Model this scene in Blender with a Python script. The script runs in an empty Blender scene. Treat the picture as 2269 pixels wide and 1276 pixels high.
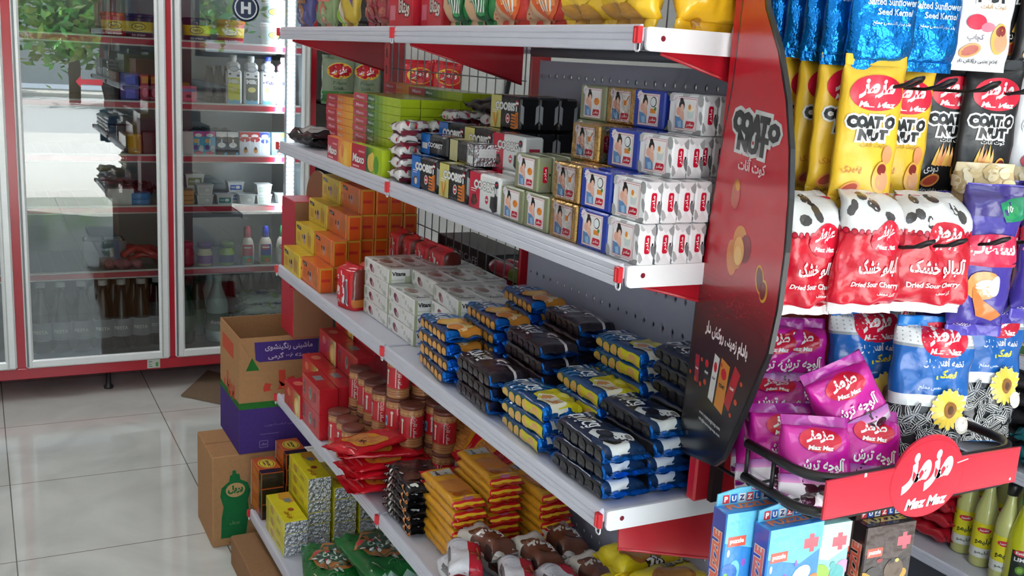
import bpy, bmesh, math, random
from math import sin, cos, pi, radians as RAD
from mathutils import Vector, Matrix, noise
from mathutils.geometry import tessellate_polygon

scene = bpy.context.scene
COL = scene.collection

# ---------------------------------------------------------------- camera
CAM = Vector((2.948, -0.780, 1.550))
R_ = Vector((0.45473, 0.88881, 0.05702))
U_ = Vector((-0.21700, 0.04842, 0.97497))
F_ = Vector((-0.86334, 0.45573, -0.21489))
FPX = 2279.4
cam_data = bpy.data.cameras.new('camera')
cam_data.sensor_fit = 'HORIZONTAL'
cam_data.sensor_width = 36.0
cam_data.lens = 36.0 * FPX / 2269.0
cam_data.clip_start = 0.02
cam_data.clip_end = 200
cam = bpy.data.objects.new('camera', cam_data)
COL.objects.link(cam)
_m = Matrix.Identity(4)
_u = U_.normalized()
_f = F_.normalized()
_r = _f.cross(_u).normalized()
_u = _r.cross(_f)
for i in range(3):
    _m[i][0] = _r[i]; _m[i][1] = _u[i]; _m[i][2] = -_f[i]; _m[i][3] = CAM[i]
cam.matrix_world = _m
scene.camera = cam

# ---------------------------------------------------------------- world, sun, exposure
scene.view_settings.view_transform = 'Standard'
scene.view_settings.look = 'None'
scene.view_settings.gamma = 1.0
scene.view_settings.use_curve_mapping = False
scene.view_settings.exposure = -0.30
world = bpy.data.worlds.new('sky')
scene.world = world
world.use_nodes = True
_nt = world.node_tree
_bg = _nt.nodes['Background']
_bg.inputs['Color'].default_value = (0.72, 0.86, 1.0, 1)
_bg.inputs['Strength'].default_value = 6.3

def lamp(name, kind, loc, energy, color=(1, 1, 1), rot=(0, 0, 0), **kw):
    d = bpy.data.lights.new(name, kind)
    d.energy = energy; d.color = color
    for k, v in kw.items(): setattr(d, k, v)
    o = bpy.data.objects.new(name, d); COL.objects.link(o)
    o.location = loc; o.rotation_euler = rot
    return o
sun = lamp('sun', 'SUN', (9, 2, 8), 31.0, (1.0, 0.99, 0.98), (RAD(38), RAD(14), RAD(20)), angle=RAD(0.6))
# daylight coming in through the shop front (light portal over the opening, no emission of its own)
portal = lamp('daylight_opening', 'AREA', (4.56, -0.425, 1.325), 1.0, (1, 1, 1), (0, RAD(90), 0), shape='RECTANGLE', size=2.64, size_y=2.44)
portal.data.cycles.is_portal = True
portal = lamp('daylight_window', 'AREA', (4.56, 1.66, 2.03), 1.0, (1, 1, 1), (0, RAD(90), 0), shape='RECTANGLE', size=1.22, size_y=.86)
portal.data.cycles.is_portal = True

# ---------------------------------------------------------------- colour and materials
def S(r, g, b):
    def f(c):
        c /= 255.0
        return c / 12.92 if c <= 0.04045 else ((c + 0.055) / 1.055) ** 2.4
    return (f(r), f(g), f(b), 1.0)

MATS = {}
def surface(name, rough=0.4, metal=0.0, bump=0.0, bscale=60.0, coat=0.0, var=0.06, spec=0.5, stretch=None):
    """packaging / paint surface: the colour of the print comes from the face colours, wear and wrinkles are procedural"""
    m = bpy.data.materials.new(name); m.use_nodes = True
    nt = m.node_tree; b = nt.nodes['Principled BSDF']
    a = nt.nodes.new('ShaderNodeAttribute'); a.attribute_name = 'print'
    tc = nt.nodes.new('ShaderNodeTexCoord')
    n = nt.nodes.new('ShaderNodeTexNoise'); n.inputs['Scale'].default_value = bscale; n.inputs['Detail'].default_value = 3.0
    if stretch:
        mp = nt.nodes.new('ShaderNodeMapping'); mp.inputs['Scale'].default_value = stretch
        nt.links.new(tc.outputs['Object'], mp.inputs['Vector']); nt.links.new(mp.outputs['Vector'], n.inputs['Vector'])
    else:
        nt.links.new(tc.outputs['Object'], n.inputs['Vector'])
    mx = nt.nodes.new('ShaderNodeMix'); mx.data_type = 'RGBA'; mx.blend_type = 'MULTIPLY'
    mx.inputs['Factor'].default_value = 1.0
    rp = nt.nodes.new('ShaderNodeMapRange'); rp.inputs['To Min'].default_value = 1 - var; rp.inputs['To Max'].default_value = 1 + var
    nt.links.new(n.outputs['Fac'], rp.inputs['Value'])
    nt.links.new(a.outputs['Color'], mx.inputs['A']); nt.links.new(rp.outputs['Result'], mx.inputs['B'])
    nt.links.new(mx.outputs['Result'], b.inputs['Base Color'])
    b.inputs['Roughness'].default_value = rough
    b.inputs['Metallic'].default_value = metal
    b.inputs['Coat Weight'].default_value = coat
    b.inputs['Coat Roughness'].default_value = 0.12
    b.inputs['Specular IOR Level'].default_value = spec
    if bump:
        bp = nt.nodes.new('ShaderNodeBump'); bp.inputs['Strength'].default_value = bump; bp.inputs['Distance'].default_value = 0.01
        nt.links.new(n.outputs['Fac'], bp.inputs['Height']); nt.links.new(bp.outputs['Normal'], b.inputs['Normal'])
    MATS[name] = m
    return m
surface('carton', 0.42, bump=0.02, bscale=40)
surface('film', 0.24, bump=0.28, bscale=34, coat=0.25)
surface('soft_film', 0.34, bump=0.30, bscale=26)
surface('foil', 0.22, metal=0.75, bump=0.55, bscale=70)
surface('crinkled_foil', 0.2, metal=0.85, bump=1.0, bscale=120, var=0.15)
surface('kraft', 0.85, bump=0.12, bscale=90, var=0.12, spec=0.2)
surface('paint', 0.35, bump=0.01, bscale=20, var=0.03)
surface('gloss_paint', 0.24, bump=0.01, bscale=12, var=0.03, coat=0.12)
surface('plastic', 0.3, bump=0.02, bscale=30, var=0.04)
surface('brushed_metal', 0.30, metal=0.10, bump=0.05, bscale=30, var=0.06, stretch=(1, 1, 12))
surface('wire', 0.4, metal=0.3, var=0.04)
surface('matte', 0.8, var=0.08, spec=0.3, bump=0.05)
surface('leafage', 0.6, var=0.35, bscale=6)

def emitter(name, color, strength):
    m = bpy.data.materials.new(name); m.use_nodes = True
    nt = m.node_tree; nt.nodes.remove(nt.nodes['Principled BSDF'])
    e = nt.nodes.new('ShaderNodeEmission'); e.inputs['Color'].default_value = color; e.inputs['Strength'].default_value = strength
    nt.links.new(e.outputs['Emission'], nt.nodes['Material Output'].inputs['Surface'])
    MATS[name] = m
def pane_glass(name, tint, ior=1.5, rough=0.0):
    m = bpy.data.materials.new(name); m.use_nodes = True
    nt = m.node_tree; nt.nodes.remove(nt.nodes['Principled BSDF'])
    t = nt.nodes.new('ShaderNodeBsdfTransparent'); t.inputs['Color'].default_value = tint
    g = nt.nodes.new('ShaderNodeBsdfGlossy'); g.inputs['Roughness'].default_value = rough
    fr = nt.nodes.new('ShaderNodeFresnel'); fr.inputs['IOR'].default_value = ior
    mx = nt.nodes.new('ShaderNodeMixShader')
    nt.links.new(fr.outputs['Fac'], mx.inputs['Fac']); nt.links.new(t.outputs['BSDF'], mx.inputs[1]); nt.links.new(g.outputs['BSDF'], mx.inputs[2])
    nt.links.new(mx.outputs['Shader'], nt.nodes['Material Output'].inputs['Surface'])
    MATS[name] = m
emitter('led_light', (0.72, 0.86, 1.0, 1), 9.0)
emitter('added_lamp_bright', (0.96, 0.98, 1.0, 1), 44.0)  # for the added lamp that lifts the fridge frames and floor
emitter('added_lamp_light', (0.96, 0.98, 1.0, 1), 1.2)
pane_glass('door_glass', (0.95, 0.97, 0.96, 1), 1.85)
pane_glass('clear_wrap', (0.97, 0.97, 0.97, 1), 1.45, 0.08)

def liquid(name, color, rough=0.15):
    m = bpy.data.materials.new(name); m.use_nodes = True
    b = m.node_tree.nodes['Principled BSDF']
    b.inputs['Base Color'].default_value = color; b.inputs['Roughness'].default_value = rough
    b.inputs['Subsurface Weight'].default_value = 0.0; b.inputs['Coat Weight'].default_value = 0.6
    MATS[name] = m

# polished floor tile: 60 cm slabs with thin joints, faint marbling, worn gloss
def floor_material():
    m = bpy.data.materials.new('polished_tile'); m.use_nodes = True
    nt = m.node_tree; b = nt.nodes['Principled BSDF']; N = nt.nodes.new; L = nt.links.new
    g = N('ShaderNodeNewGeometry'); sp = N('ShaderNodeSeparateXYZ'); L(g.outputs['Position'], sp.inputs[0])
    def joint(sock, off):
        a = N('ShaderNodeMath'); a.operation = 'ADD'; a.inputs[1].default_value = off; L(sock, a.inputs[0])
        mo = N('ShaderNodeMath'); mo.operation = 'FLOORED_MODULO'; mo.inputs[1].default_value = 0.6; L(a.outputs[0], mo.inputs[0])
        c = N('ShaderNodeMath'); c.operation = 'LESS_THAN'; c.inputs[1].default_value = 0.0035; L(mo.outputs[0], c.inputs[0])
        return c.outputs[0]
    jx = joint(sp.outputs['X'], 0.82 + 6.0); jy = joint(sp.outputs['Y'], 0.135 + 6.0)
    mxj = N('ShaderNodeMath'); mxj.operation = 'MAXIMUM'; L(jx, mxj.inputs[0]); L(jy, mxj.inputs[1])
    n = N('ShaderNodeTexNoise'); n.inputs['Scale'].default_value = 2.2; n.inputs['Detail'].default_value = 7; n.inputs['Distortion'].default_value = 1.6
    L(g.outputs['Position'], n.inputs['Vector'])
    cr = N('ShaderNodeValToRGB'); cr.color_ramp.elements[0].position = 0.3; cr.color_ramp.elements[0].color = S(206, 207, 203)
    cr.color_ramp.elements[1].position = 0.7; cr.color_ramp.elements[1].color = S(232, 233, 229); L(n.outputs['Fac'], cr.inputs['Fac'])
    mx = N('ShaderNodeMix'); mx.data_type = 'RGBA'; L(mxj.outputs[0], mx.inputs['Factor']); L(cr.outputs['Color'], mx.inputs['A']); mx.inputs['B'].default_value = S(110, 106, 98)
    L(mx.outputs['Result'], b.inputs['Base Color'])
    n2 = N('ShaderNodeTexNoise'); n2.inputs['Scale'].default_value = 5; L(g.outputs['Position'], n2.inputs['Vector'])
    mr = N('ShaderNodeMapRange'); mr.inputs['To Min'].default_value = 0.03; mr.inputs['To Max'].default_value = 0.09; L(n2.outputs['Fac'], mr.inputs['Value'])
    L(mr.outputs['Result'], b.inputs['Roughness'])
    b.inputs['Specular IOR Level'].default_value = 0.75
    MATS['polished_tile'] = m
floor_material()

# ---------------------------------------------------------------- mesh builder
class MB:
    def __init__(s): s.v = []; s.f = []; s.c = []; s.m = []; s.s = []
    def add(s, vs, fs, col, mat, smooth=False):
        o = len(s.v); s.v += [tuple(p) for p in vs]
        for i, f in enumerate(fs):
            s.f.append(tuple(o + k for k in f))
            s.c.append(col[i] if isinstance(col, list) else col); s.m.append(mat); s.s.append(smooth)
    def box(s, a, b, col, mat, bev=0.0, cols=None):
        """box from corner a to corner b, chamfered edges; cols = {'-y':c,...} for single sides"""
        x0, y0, z0 = a; x1, y1, z1 = b
        cols = cols or {}
        bv = min(bev, (x1 - x0) * .45, (y1 - y0) * .45, (z1 - z0) * .45)
        cc = lambda k: cols.get(k, col)
        if bv <= 0:
            V = [(x0,y0,z0),(x1,y0,z0),(x1,y1,z0),(x0,y1,z0),(x0,y0,z1),(x1,y0,z1),(x1,y1,z1),(x0,y1,z1)]
            s.add(V, [(3,2,1,0),(4,5,6,7),(0,1,5,4),(1,2,6,5),(2,3,7,6),(3,0,4,7)], [cc('-z'),cc('+z'),cc('-y'),cc('+x'),cc('+y'),cc('-x')], mat)
            return
        X = (x0, x1); Y = (y0, y1); Z = (z0, z1); V = []; idx = {}
        for i in (0, 1):
            for j in (0, 1):
                for k in (0, 1):
                    px, py, pz = X[i], Y[j], Z[k]; ix = bv * (1 - 2*i); iy = bv * (1 - 2*j); iz = bv * (1 - 2*k)
                    idx[i,j,k,'x'] = len(V); V.append((px, py+iy, pz+iz))
                    idx[i,j,k,'y'] = len(V); V.append((px+ix, py, pz+iz))
                    idx[i,j,k,'z'] = len(V); V.append((px+ix, py+iy, pz))
        F = []; C = []
        def q(l, c, flip):
            F.append(tuple(reversed(l)) if flip else tuple(l)); C.append(c)
        for i in (0, 1): q([idx[i,0,0,'x'], idx[i,1,0,'x'], idx[i,1,1,'x'], idx[i,0,1,'x']], cc('+x' if i else '-x'), not i)
        for j in (0, 1): q([idx[0,j,0,'y'], idx[1,j,0,'y'], idx[1,j,1,'y'], idx[0,j,1,'y']], cc('+y' if j else '-y'), bool(j))
        for k in (0, 1): q([idx[0,0,k,'z'], idx[1,0,k,'z'], idx[1,1,k,'z'], idx[0,1,k,'z']], cc('+z' if k else '-z'), not k)
        for i in (0, 1):
            for j in (0, 1): q([idx[i,j,0,'x'], idx[i,j,0,'y'], idx[i,j,1,'y'], idx[i,j,1,'x']], cc('-y' if not j else '+y'), i == j)
            for k in (0, 1): q([idx[i,0,k,'x'], idx[i,0,k,'z'], idx[i,1,k,'z'], idx[i,1,k,'x']], cc('+z' if k else '-z'), i != k)
        for j in (0, 1):
            for k in (0, 1): q([idx[0,j,k,'y'], idx[0,j,k,'z'], idx[1,j,k,'z'], idx[1,j,k,'y']], cc('-y' if not j else '+y'), j == k)
        for i in (0, 1):
            for j in (0, 1):
                for k in (0, 1): q([idx[i,j,k,'x'], idx[i,j,k,'y'], idx[i,j,k,'z']], cc('+z' if k else '-z'), (i + j + k) % 2 == 0)
        s.add(V, F, C, mat)
    def tube(s, pts, r, col, mat, n=8, closed=False):
        pts = [Vector(p) for p in pts]; N = len(pts); V = []; F = []
        up = Vector((0, 0, 1)); prev = None
        for i, p in enumerate(pts):
            if closed: t = (pts[(i+1) % N] - pts[i-1]).normalized()
            else: t = (pts[min(i+1, N-1)] - pts[max(i-1, 0)]).normalized()
            if prev is None:
                a = t.cross(up)
                if a.length < 1e-4: a = t.cross(Vector((1, 0, 0)))
                a.normalize()
            else:
                a = (prev - t * prev.dot(t)).normalized()
            prev = a; b = t.cross(a)
            for k in range(n):
                w = 2*pi*k/n; V.append(p + a*cos(w)*r + b*sin(w)*r)
        for i in range(N if closed else N-1):
            j = (i+1) % N
            for k in range(n): F.append((i*n+k, i*n+(k+1) % n, j*n+(k+1) % n, j*n+k))
        if not closed:
            F.append(tuple(reversed(range(n)))); F.append(tuple((N-1)*n + k for k in range(n)))
        s.add(V, F, col, mat, True)
    def lathe(s, prof, col, mat, n=24, cx=0, cy=0, cap=True, smooth=True):
        """prof: list of (r, z[, colour])"""
        V = []; F = []; C = []
        for p in prof:
            for k in range(n):
                w = 2*pi*k/n; V.append((cx + p[0]*cos(w), cy + p[0]*sin(w), p[1]))
        for i in range(len(prof)-1):
            c = prof[i][2] if len(prof[i]) > 2 else col
            for k in range(n):
                F.append((i*n+k, i*n+(k+1) % n, (i+1)*n+(k+1) % n, (i+1)*n+k)); C.append(c)
        if cap:
            F.append(tuple(reversed(range(n)))); C.append(prof[0][2] if len(prof[0]) > 2 else col)
            F.append(tuple((len(prof)-1)*n + k for k in range(n))); C.append(prof[-2][2] if len(prof[-2]) > 2 else col)
        s.add(V, F, C, mat, smooth)
    def prism(s, poly, d0, d1, col, mat, axis='y', side=None):
        """extrude a 2-D outline (counter-clockwise seen from -axis for y) between d0 and d1"""
        def P(p, d):
            return {'x': (d, p[0], p[1]), 'y': (p[0], d, p[1]), 'z': (p[0], p[1], d)}[axis]
        n = len(poly); V = [P(p, d0) for p in poly] + [P(p, d1) for p in poly]
        fr = tuple(range(n)); bk = tuple(reversed(range(n, 2*n)))
        if axis != 'y': fr, bk = tuple(reversed(fr)), tuple(reversed(bk))
        F = [fr, bk]; C = [col, col]
        for i in range(n):
            j = (i+1) % n
            F.append((i, i+n, j+n, j) if axis == 'y' else (i, j, j+n, i+n)); C.append(side or col)
        s.add(V, F, C, mat)
    def xf(s, M):
        s.v = [tuple(M @ Vector(p)) for p in s.v]; return s
    def merge(s, o, M=None):
        k = len(s.v); s.v += [tuple(M @ Vector(p)) if M else p for p in o.v]
        s.f += [tuple(k + i for i in f) for f in o.f]; s.c += o.c; s.m += o.m; s.s += o.s
    def mesh(s, name):
        used = sorted({i for f in s.f for i in f})
        if len(used) < len(s.v):
            re_ = {k: i for i, k in enumerate(used)}
            s.v = [s.v[k] for k in used]; s.f = [tuple(re_[i] for i in f) for f in s.f]
        me = bpy.data.meshes.new(name)
        me.from_pydata(s.v, [], s.f)
        names = []
        for m in s.m:
            if m not in names: names.append(m)
        for m in names: me.materials.append(MATS[m])
        me.polygons.foreach_set('material_index', [names.index(m) for m in s.m])
        me.polygons.foreach_set('use_smooth', s.s)
        a = me.attributes.new('print', 'FLOAT_COLOR', 'CORNER')
        buf = []
        for f, c in zip(s.f, s.c): buf += list(c) * len(f)
        a.data.foreach_set('color', buf)
        me.update()
        return me

def link(name, data, parent=None, loc=(0, 0, 0), rot=(0, 0, 0)):
    o = bpy.data.objects.new(name, data); COL.objects.link(o)
    if parent is not None: o.parent = parent
    o.location = loc; o.rotation_euler = rot
    return o
def build(name, mb, parent=None, loc=(0, 0, 0), rot=(0, 0, 0)):
    return link(name, mb.mesh(name), parent, loc, rot)
def tag(o, label=None, cat=None, group=None, kind=None):
    if label: o['label'] = label
    if cat: o['category'] = cat
    if group: o['group'] = group
    if kind: o['kind'] = kind
    return o
def thing(name, label, cat, loc=(0, 0, 0), rot=(0, 0, 0), group=None):
    return tag(link(name, None, None, loc, rot), label, cat, group)
def struct(name, mb, parent=None):
    o = build(name, mb, parent)
    if parent is None: o['kind'] = 'structure'
    return o
def put(proto, label, loc, rot=(0, 0, 0), group=None, cat=None):
    """copy of a thing with copies of its parts and sub-parts (the first call uses the prototype itself)"""
    if not proto.get('used_once'):
        proto['used_once'] = 1; o = proto
    else:
        o = proto.copy(); COL.objects.link(o)
        for ch in proto.children:
            c = ch.copy(); COL.objects.link(c); c.parent = o
            for g in ch.children:
                d = g.copy(); COL.objects.link(d); d.parent = c
    o.location = loc
    o.rotation_euler = rot
    tag(o, label, cat, group)
    PLACED.append(o)
    return o
PLACED = []
rng = random.Random(7)
def J(a): return rng.uniform(-a, a)
def at(x, y, axis, val):
    """point of the room seen at pixel (x, y) of the 2269 px photograph on the plane axis = val"""
    d = F_ + R_ * ((x - 1134.5) / FPX) - U_ * ((y - 638.0) / FPX)
    return CAM + d * ((val - CAM[axis]) / d[axis])

# ---------------------------------------------------------------- print: flat shapes wrapped on to a pack
AF = {}
def _forms(s, base, n):
    AF[s] = [base + i for i in range(n)]
for ch, b, n in (('ا',0xFE8D,2),('آ',0xFE81,2),('أ',0xFE83,2),('ب',0xFE8F,4),('پ',0xFB56,4),('ت',0xFE95,4),('ث',0xFE99,4),('ج',0xFE9D,4),
                 ('چ',0xFB7A,4),('ح',0xFEA1,4),('خ',0xFEA5,4),('د',0xFEA9,2),('ذ',0xFEAB,2),('ر',0xFEAD,2),('ز',0xFEAF,2),('ژ',0xFB8A,2),
                 ('س',0xFEB1,4),('ش',0xFEB5,4),('ط',0xFEC1,4),('ع',0xFEC9,4),('غ',0xFECD,4),('ف',0xFED1,4),('ق',0xFED5,4),('ک',0xFB8E,4),
                 ('گ',0xFB92,4),('ل',0xFEDD,4),('م',0xFEE1,4),('ن',0xFEE5,4),('ه',0xFEE9,4),('و',0xFEED,2),('ی',0xFBFC,4),('ى',0xFEEF,2)):
    _forms(ch, b, n)
def fa(s):
    """joined letter forms in visual order"""
    out = []
    for w in s.split(' '):
        r = []
        for i, ch in enumerate(w):
            if ch not in AF: r.append(ch); continue
            prev = i > 0 and w[i-1] in AF and len(AF[w[i-1]]) == 4
            nxt = i+1 < len(w) and w[i+1] in AF and len(AF[ch]) == 4
            k = (3 if nxt else 1) if prev else (2 if nxt else 0)
            r.append(chr(AF[ch][k]))
        out.append(''.join(reversed(r)))
    return ' '.join(reversed(out))
_TX = {}
def glyphs(s, bold=0.0, shear=0.0):
    """triangles of a line of lettering, normalised to a unit box centred on 0"""
    key = (s, bold, shear)
    if key in _TX: return _TX[key]
    c = bpy.data.curves.new('lettering', 'FONT'); c.body = s; c.offset = bold; c.shear = shear; c.resolution_u = 2
    o = bpy.data.objects.new('lettering', c); COL.objects.link(o)
    me = o.to_mesh()
    P = [(v.co.x, v.co.y) for v in me.vertices]
    T = []
    for p in me.polygons:
        vs = list(p.vertices)
        for k in range(1, len(vs)-1): T.append((vs[0], vs[k], vs[k+1]))
    o.to_mesh_clear(); bpy.data.objects.remove(o); bpy.data.curves.remove(c)
    x0 = min(p[0] for p in P); x1 = max(p[0] for p in P); y0 = min(p[1] for p in P); y1 = max(p[1] for p in P)
    w = x1-x0; h = y1-y0; cx = (x0+x1)/2; cy = (y0+y1)/2
    Q = [((p[0]-cx), (p[1]-cy)) for p in P]
    _TX[key] = (Q, T, w, h)
    return _TX[key]

class Art:
    """list of (triangles in metres, colour, layer, material or None)"""
    def __init__(s): s.items = []; s.bb = []; s.l = 0
    def _put(s, tris, col, mat=None, same=False):
        xs = [p[0] for t in tris for p in t]; ys = [p[1] for t in tris for p in t]
        b = (min(xs), min(ys), max(xs), max(ys))
        l = 0
        for k, q in zip(s.items, s.bb):
            if q[0] < b[2] and q[2] > b[0] and q[1] < b[3] and q[3] > b[1] and k[2] > l: l = k[2]
        s.l = 1 if same else l + 1
        s.items.append((tris, col, s.l, mat)); s.bb.append(b); return s
    def poly(s, pts, col, mat=None):
        tr = tessellate_polygon([[Vector((p[0], p[1], 0)) for p in pts]])
        return s._put([tuple(pts[i] for i in t) for t in tr], col, mat)
    def rect(s, x0, y0, x1, y1, col, mat=None):
        return s._put([((x0,y0),(x1,y0),(x1,y1)), ((x0,y0),(x1,y1),(x0,y1))], col, mat)
    def ell(s, cx, cy, rx, ry, col, n=18, rot=0, mat=None, a0=0, a1=2*pi):
        P = []
        for k in range(n):
            w = a0 + (a1-a0)*k/(n if abs(a1-a0-2*pi) < 1e-6 else n-1)
            x = rx*cos(w); y = ry*sin(w); P.append((cx + x*cos(rot) - y*sin(rot), cy + x*sin(rot) + y*cos(rot)))
        if abs(a1-a0-2*pi) > 1e-6: return s.poly(P, col, mat)
        return s._put([((cx, cy), P[k], P[(k+1) % n]) for k in range(n)], col, mat)
    def text(s, t, cx, cy, col, w=None, h=None, bold=0.015, shear=0.0, rot=0, outline=None, ow=0.08):
        Q, T, gw, gh = glyphs(t, bold, shear)
        sx = (w/gw) if w else (h/gh); sy = (h/gh) if h else sx
        ca, sa = cos(rot), sin(rot)
        def tr(Q):
            return [(cx + x*sx*ca - y*sy*sa, cy + x*sx*sa + y*sy*ca) for x, y in Q]
        if outline:
            Q2, T2, _, _ = glyphs(t, bold + ow, shear)
            P2 = tr(Q2); s._put([(P2[a], P2[b], P2[c]) for a, b, c in T2], outline)
        P = tr(Q)
        return s._put([(P[a], P[b], P[c]) for a, b, c in T], col)
    def stroke(s, pts, wd, col, mat=None):
        T = []
        for a, b in zip(pts, pts[1:]):
            dx, dy = b[0]-a[0], b[1]-a[1]; l = math.hypot(dx, dy) or 1; nx, ny = -dy/l*wd/2, dx/l*wd/2
            q = [(a[0]+nx,a[1]+ny),(a[0]-nx,a[1]-ny),(b[0]-nx,b[1]-ny),(b[0]+nx,b[1]+ny)]
            T += [(q[0],q[1],q[2]),(q[0],q[2],q[3])]
        return s._put(T, col, mat)
    def shift(s, dx, dy):
        s.items = [([tuple((p[0]+dx, p[1]+dy) for p in t) for t in T], c, l, m) for T, c, l, m in s.items]; s.bb = [(b[0]+dx, b[1]+dy, b[2]+dx, b[3]+dy) for b in s.bb]; return s

def _clip(poly, ax, lim, keep_low):
    out = []
    for i in range(len(poly)):
        a, b = poly[i], poly[(i+1) % len(poly)]
        ia = (a[ax] <= lim) if keep_low else (a[ax] >= lim); ib = (b[ax] <= lim) if keep_low else (b[ax] >= lim)
        if ia: out.append(a)
        if ia != ib:
            t = (lim - a[ax]) / (b[ax] - a[ax]); out.append((a[0]+(b[0]-a[0])*t, a[1]+(b[1]-a[1])*t))
    return out
def _split(polys, ax, cuts):
    for c in cuts:
        r = []
        for p in polys:
            lo = min(q[ax] for q in p); hi = max(q[ax] for q in p)
            if hi <= c or lo >= c: r.append(p); continue
            for k in (True, False):
                z = _clip(p, ax, c, k)
                if len(z) >= 3: r.append(z)
        polys = r
    return polys
def wrap(mb, art, fn, mat, cutx=(), cuty=(), off=0.00025, step=0.00012, bounds=None):
    """lay the shapes on a surface; fn(x, y, offset) -> point"""
    for tris, col, layer, m2 in art.items:
        polys = [list(t) for t in tris]
        if bounds:
            x0, y0, x1, y1 = bounds
            for ax, lim, low in ((0, x0, False), (0, x1, True), (1, y0, False), (1, y1, True)):
                polys = [z for z in (_clip(p, ax, lim, low) for p in polys) if len(z) >= 3]
        polys = _split(_split(polys, 0, cutx), 1, cuty)
        V = []; F = []; seen = {}
        for p in polys:
            ar = sum(p[i][0]*p[(i+1) % len(p)][1] - p[(i+1) % len(p)][0]*p[i][1] for i in range(len(p)))
            if abs(ar) < 1e-12: continue
            if ar < 0: p = p[::-1]
            ids = []
            for q in p:
                key = (round(q[0], 6), round(q[1], 6))
                if key not in seen: seen[key] = len(V); V.append(fn(q[0], q[1], off + step*layer))
                if seen[key] not in ids: ids.append(seen[key])
            if len(ids) > 2: F.append(tuple(ids))
        if F: mb.add(V, F, col, m2 or mat, bool(cutx or cuty))
def face_fn(a, b, side):
    """mapping of a box side, origin in the middle of the side, x to the right and y up as seen from outside"""
    x0, y0, z0 = a; x1, y1, z1 = b; cx, cy, cz = (x0+x1)/2, (y0+y1)/2, (z0+z1)/2
    return {'-y': lambda x, y, o: (cx+x, y0-o, cz+y), '+y': lambda x, y, o: (cx-x, y1+o, cz+y),
            '+x': lambda x, y, o: (x1+o, cy+x, cz+y), '-x': lambda x, y, o: (x0-o, cy-x, cz+y),
            '+z': lambda x, y, o: (cx+x, cy+y, z1+o), '-z': lambda x, y, o: (cx+x, cy-y, z0-o)}[side]
def carton(name, w, d, h, col, arts, mat='carton', bev=0.0012, cols=None, parent=None, amat=None):
    """box pack, base centre at the origin, front towards -y"""
    mb = MB(); a = (-w/2, -d/2, 0); b = (w/2, d/2, h)
    mb.box(a, b, col, mat, bev, cols)
    for side, art in arts.items():
        sw = {'-y': w, '+y': w, '+x': d, '-x': d, '+z': w, '-z': w}[side]; sh = {'+z': d, '-z': d}.get(side, h)
        e = 0.0006
        wrap(mb, art, face_fn(a, b, side), amat or mat, bounds=(-sw/2+e, -sh/2+e, sw/2-e, sh/2-e))
    return build(name, mb, parent)

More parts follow.
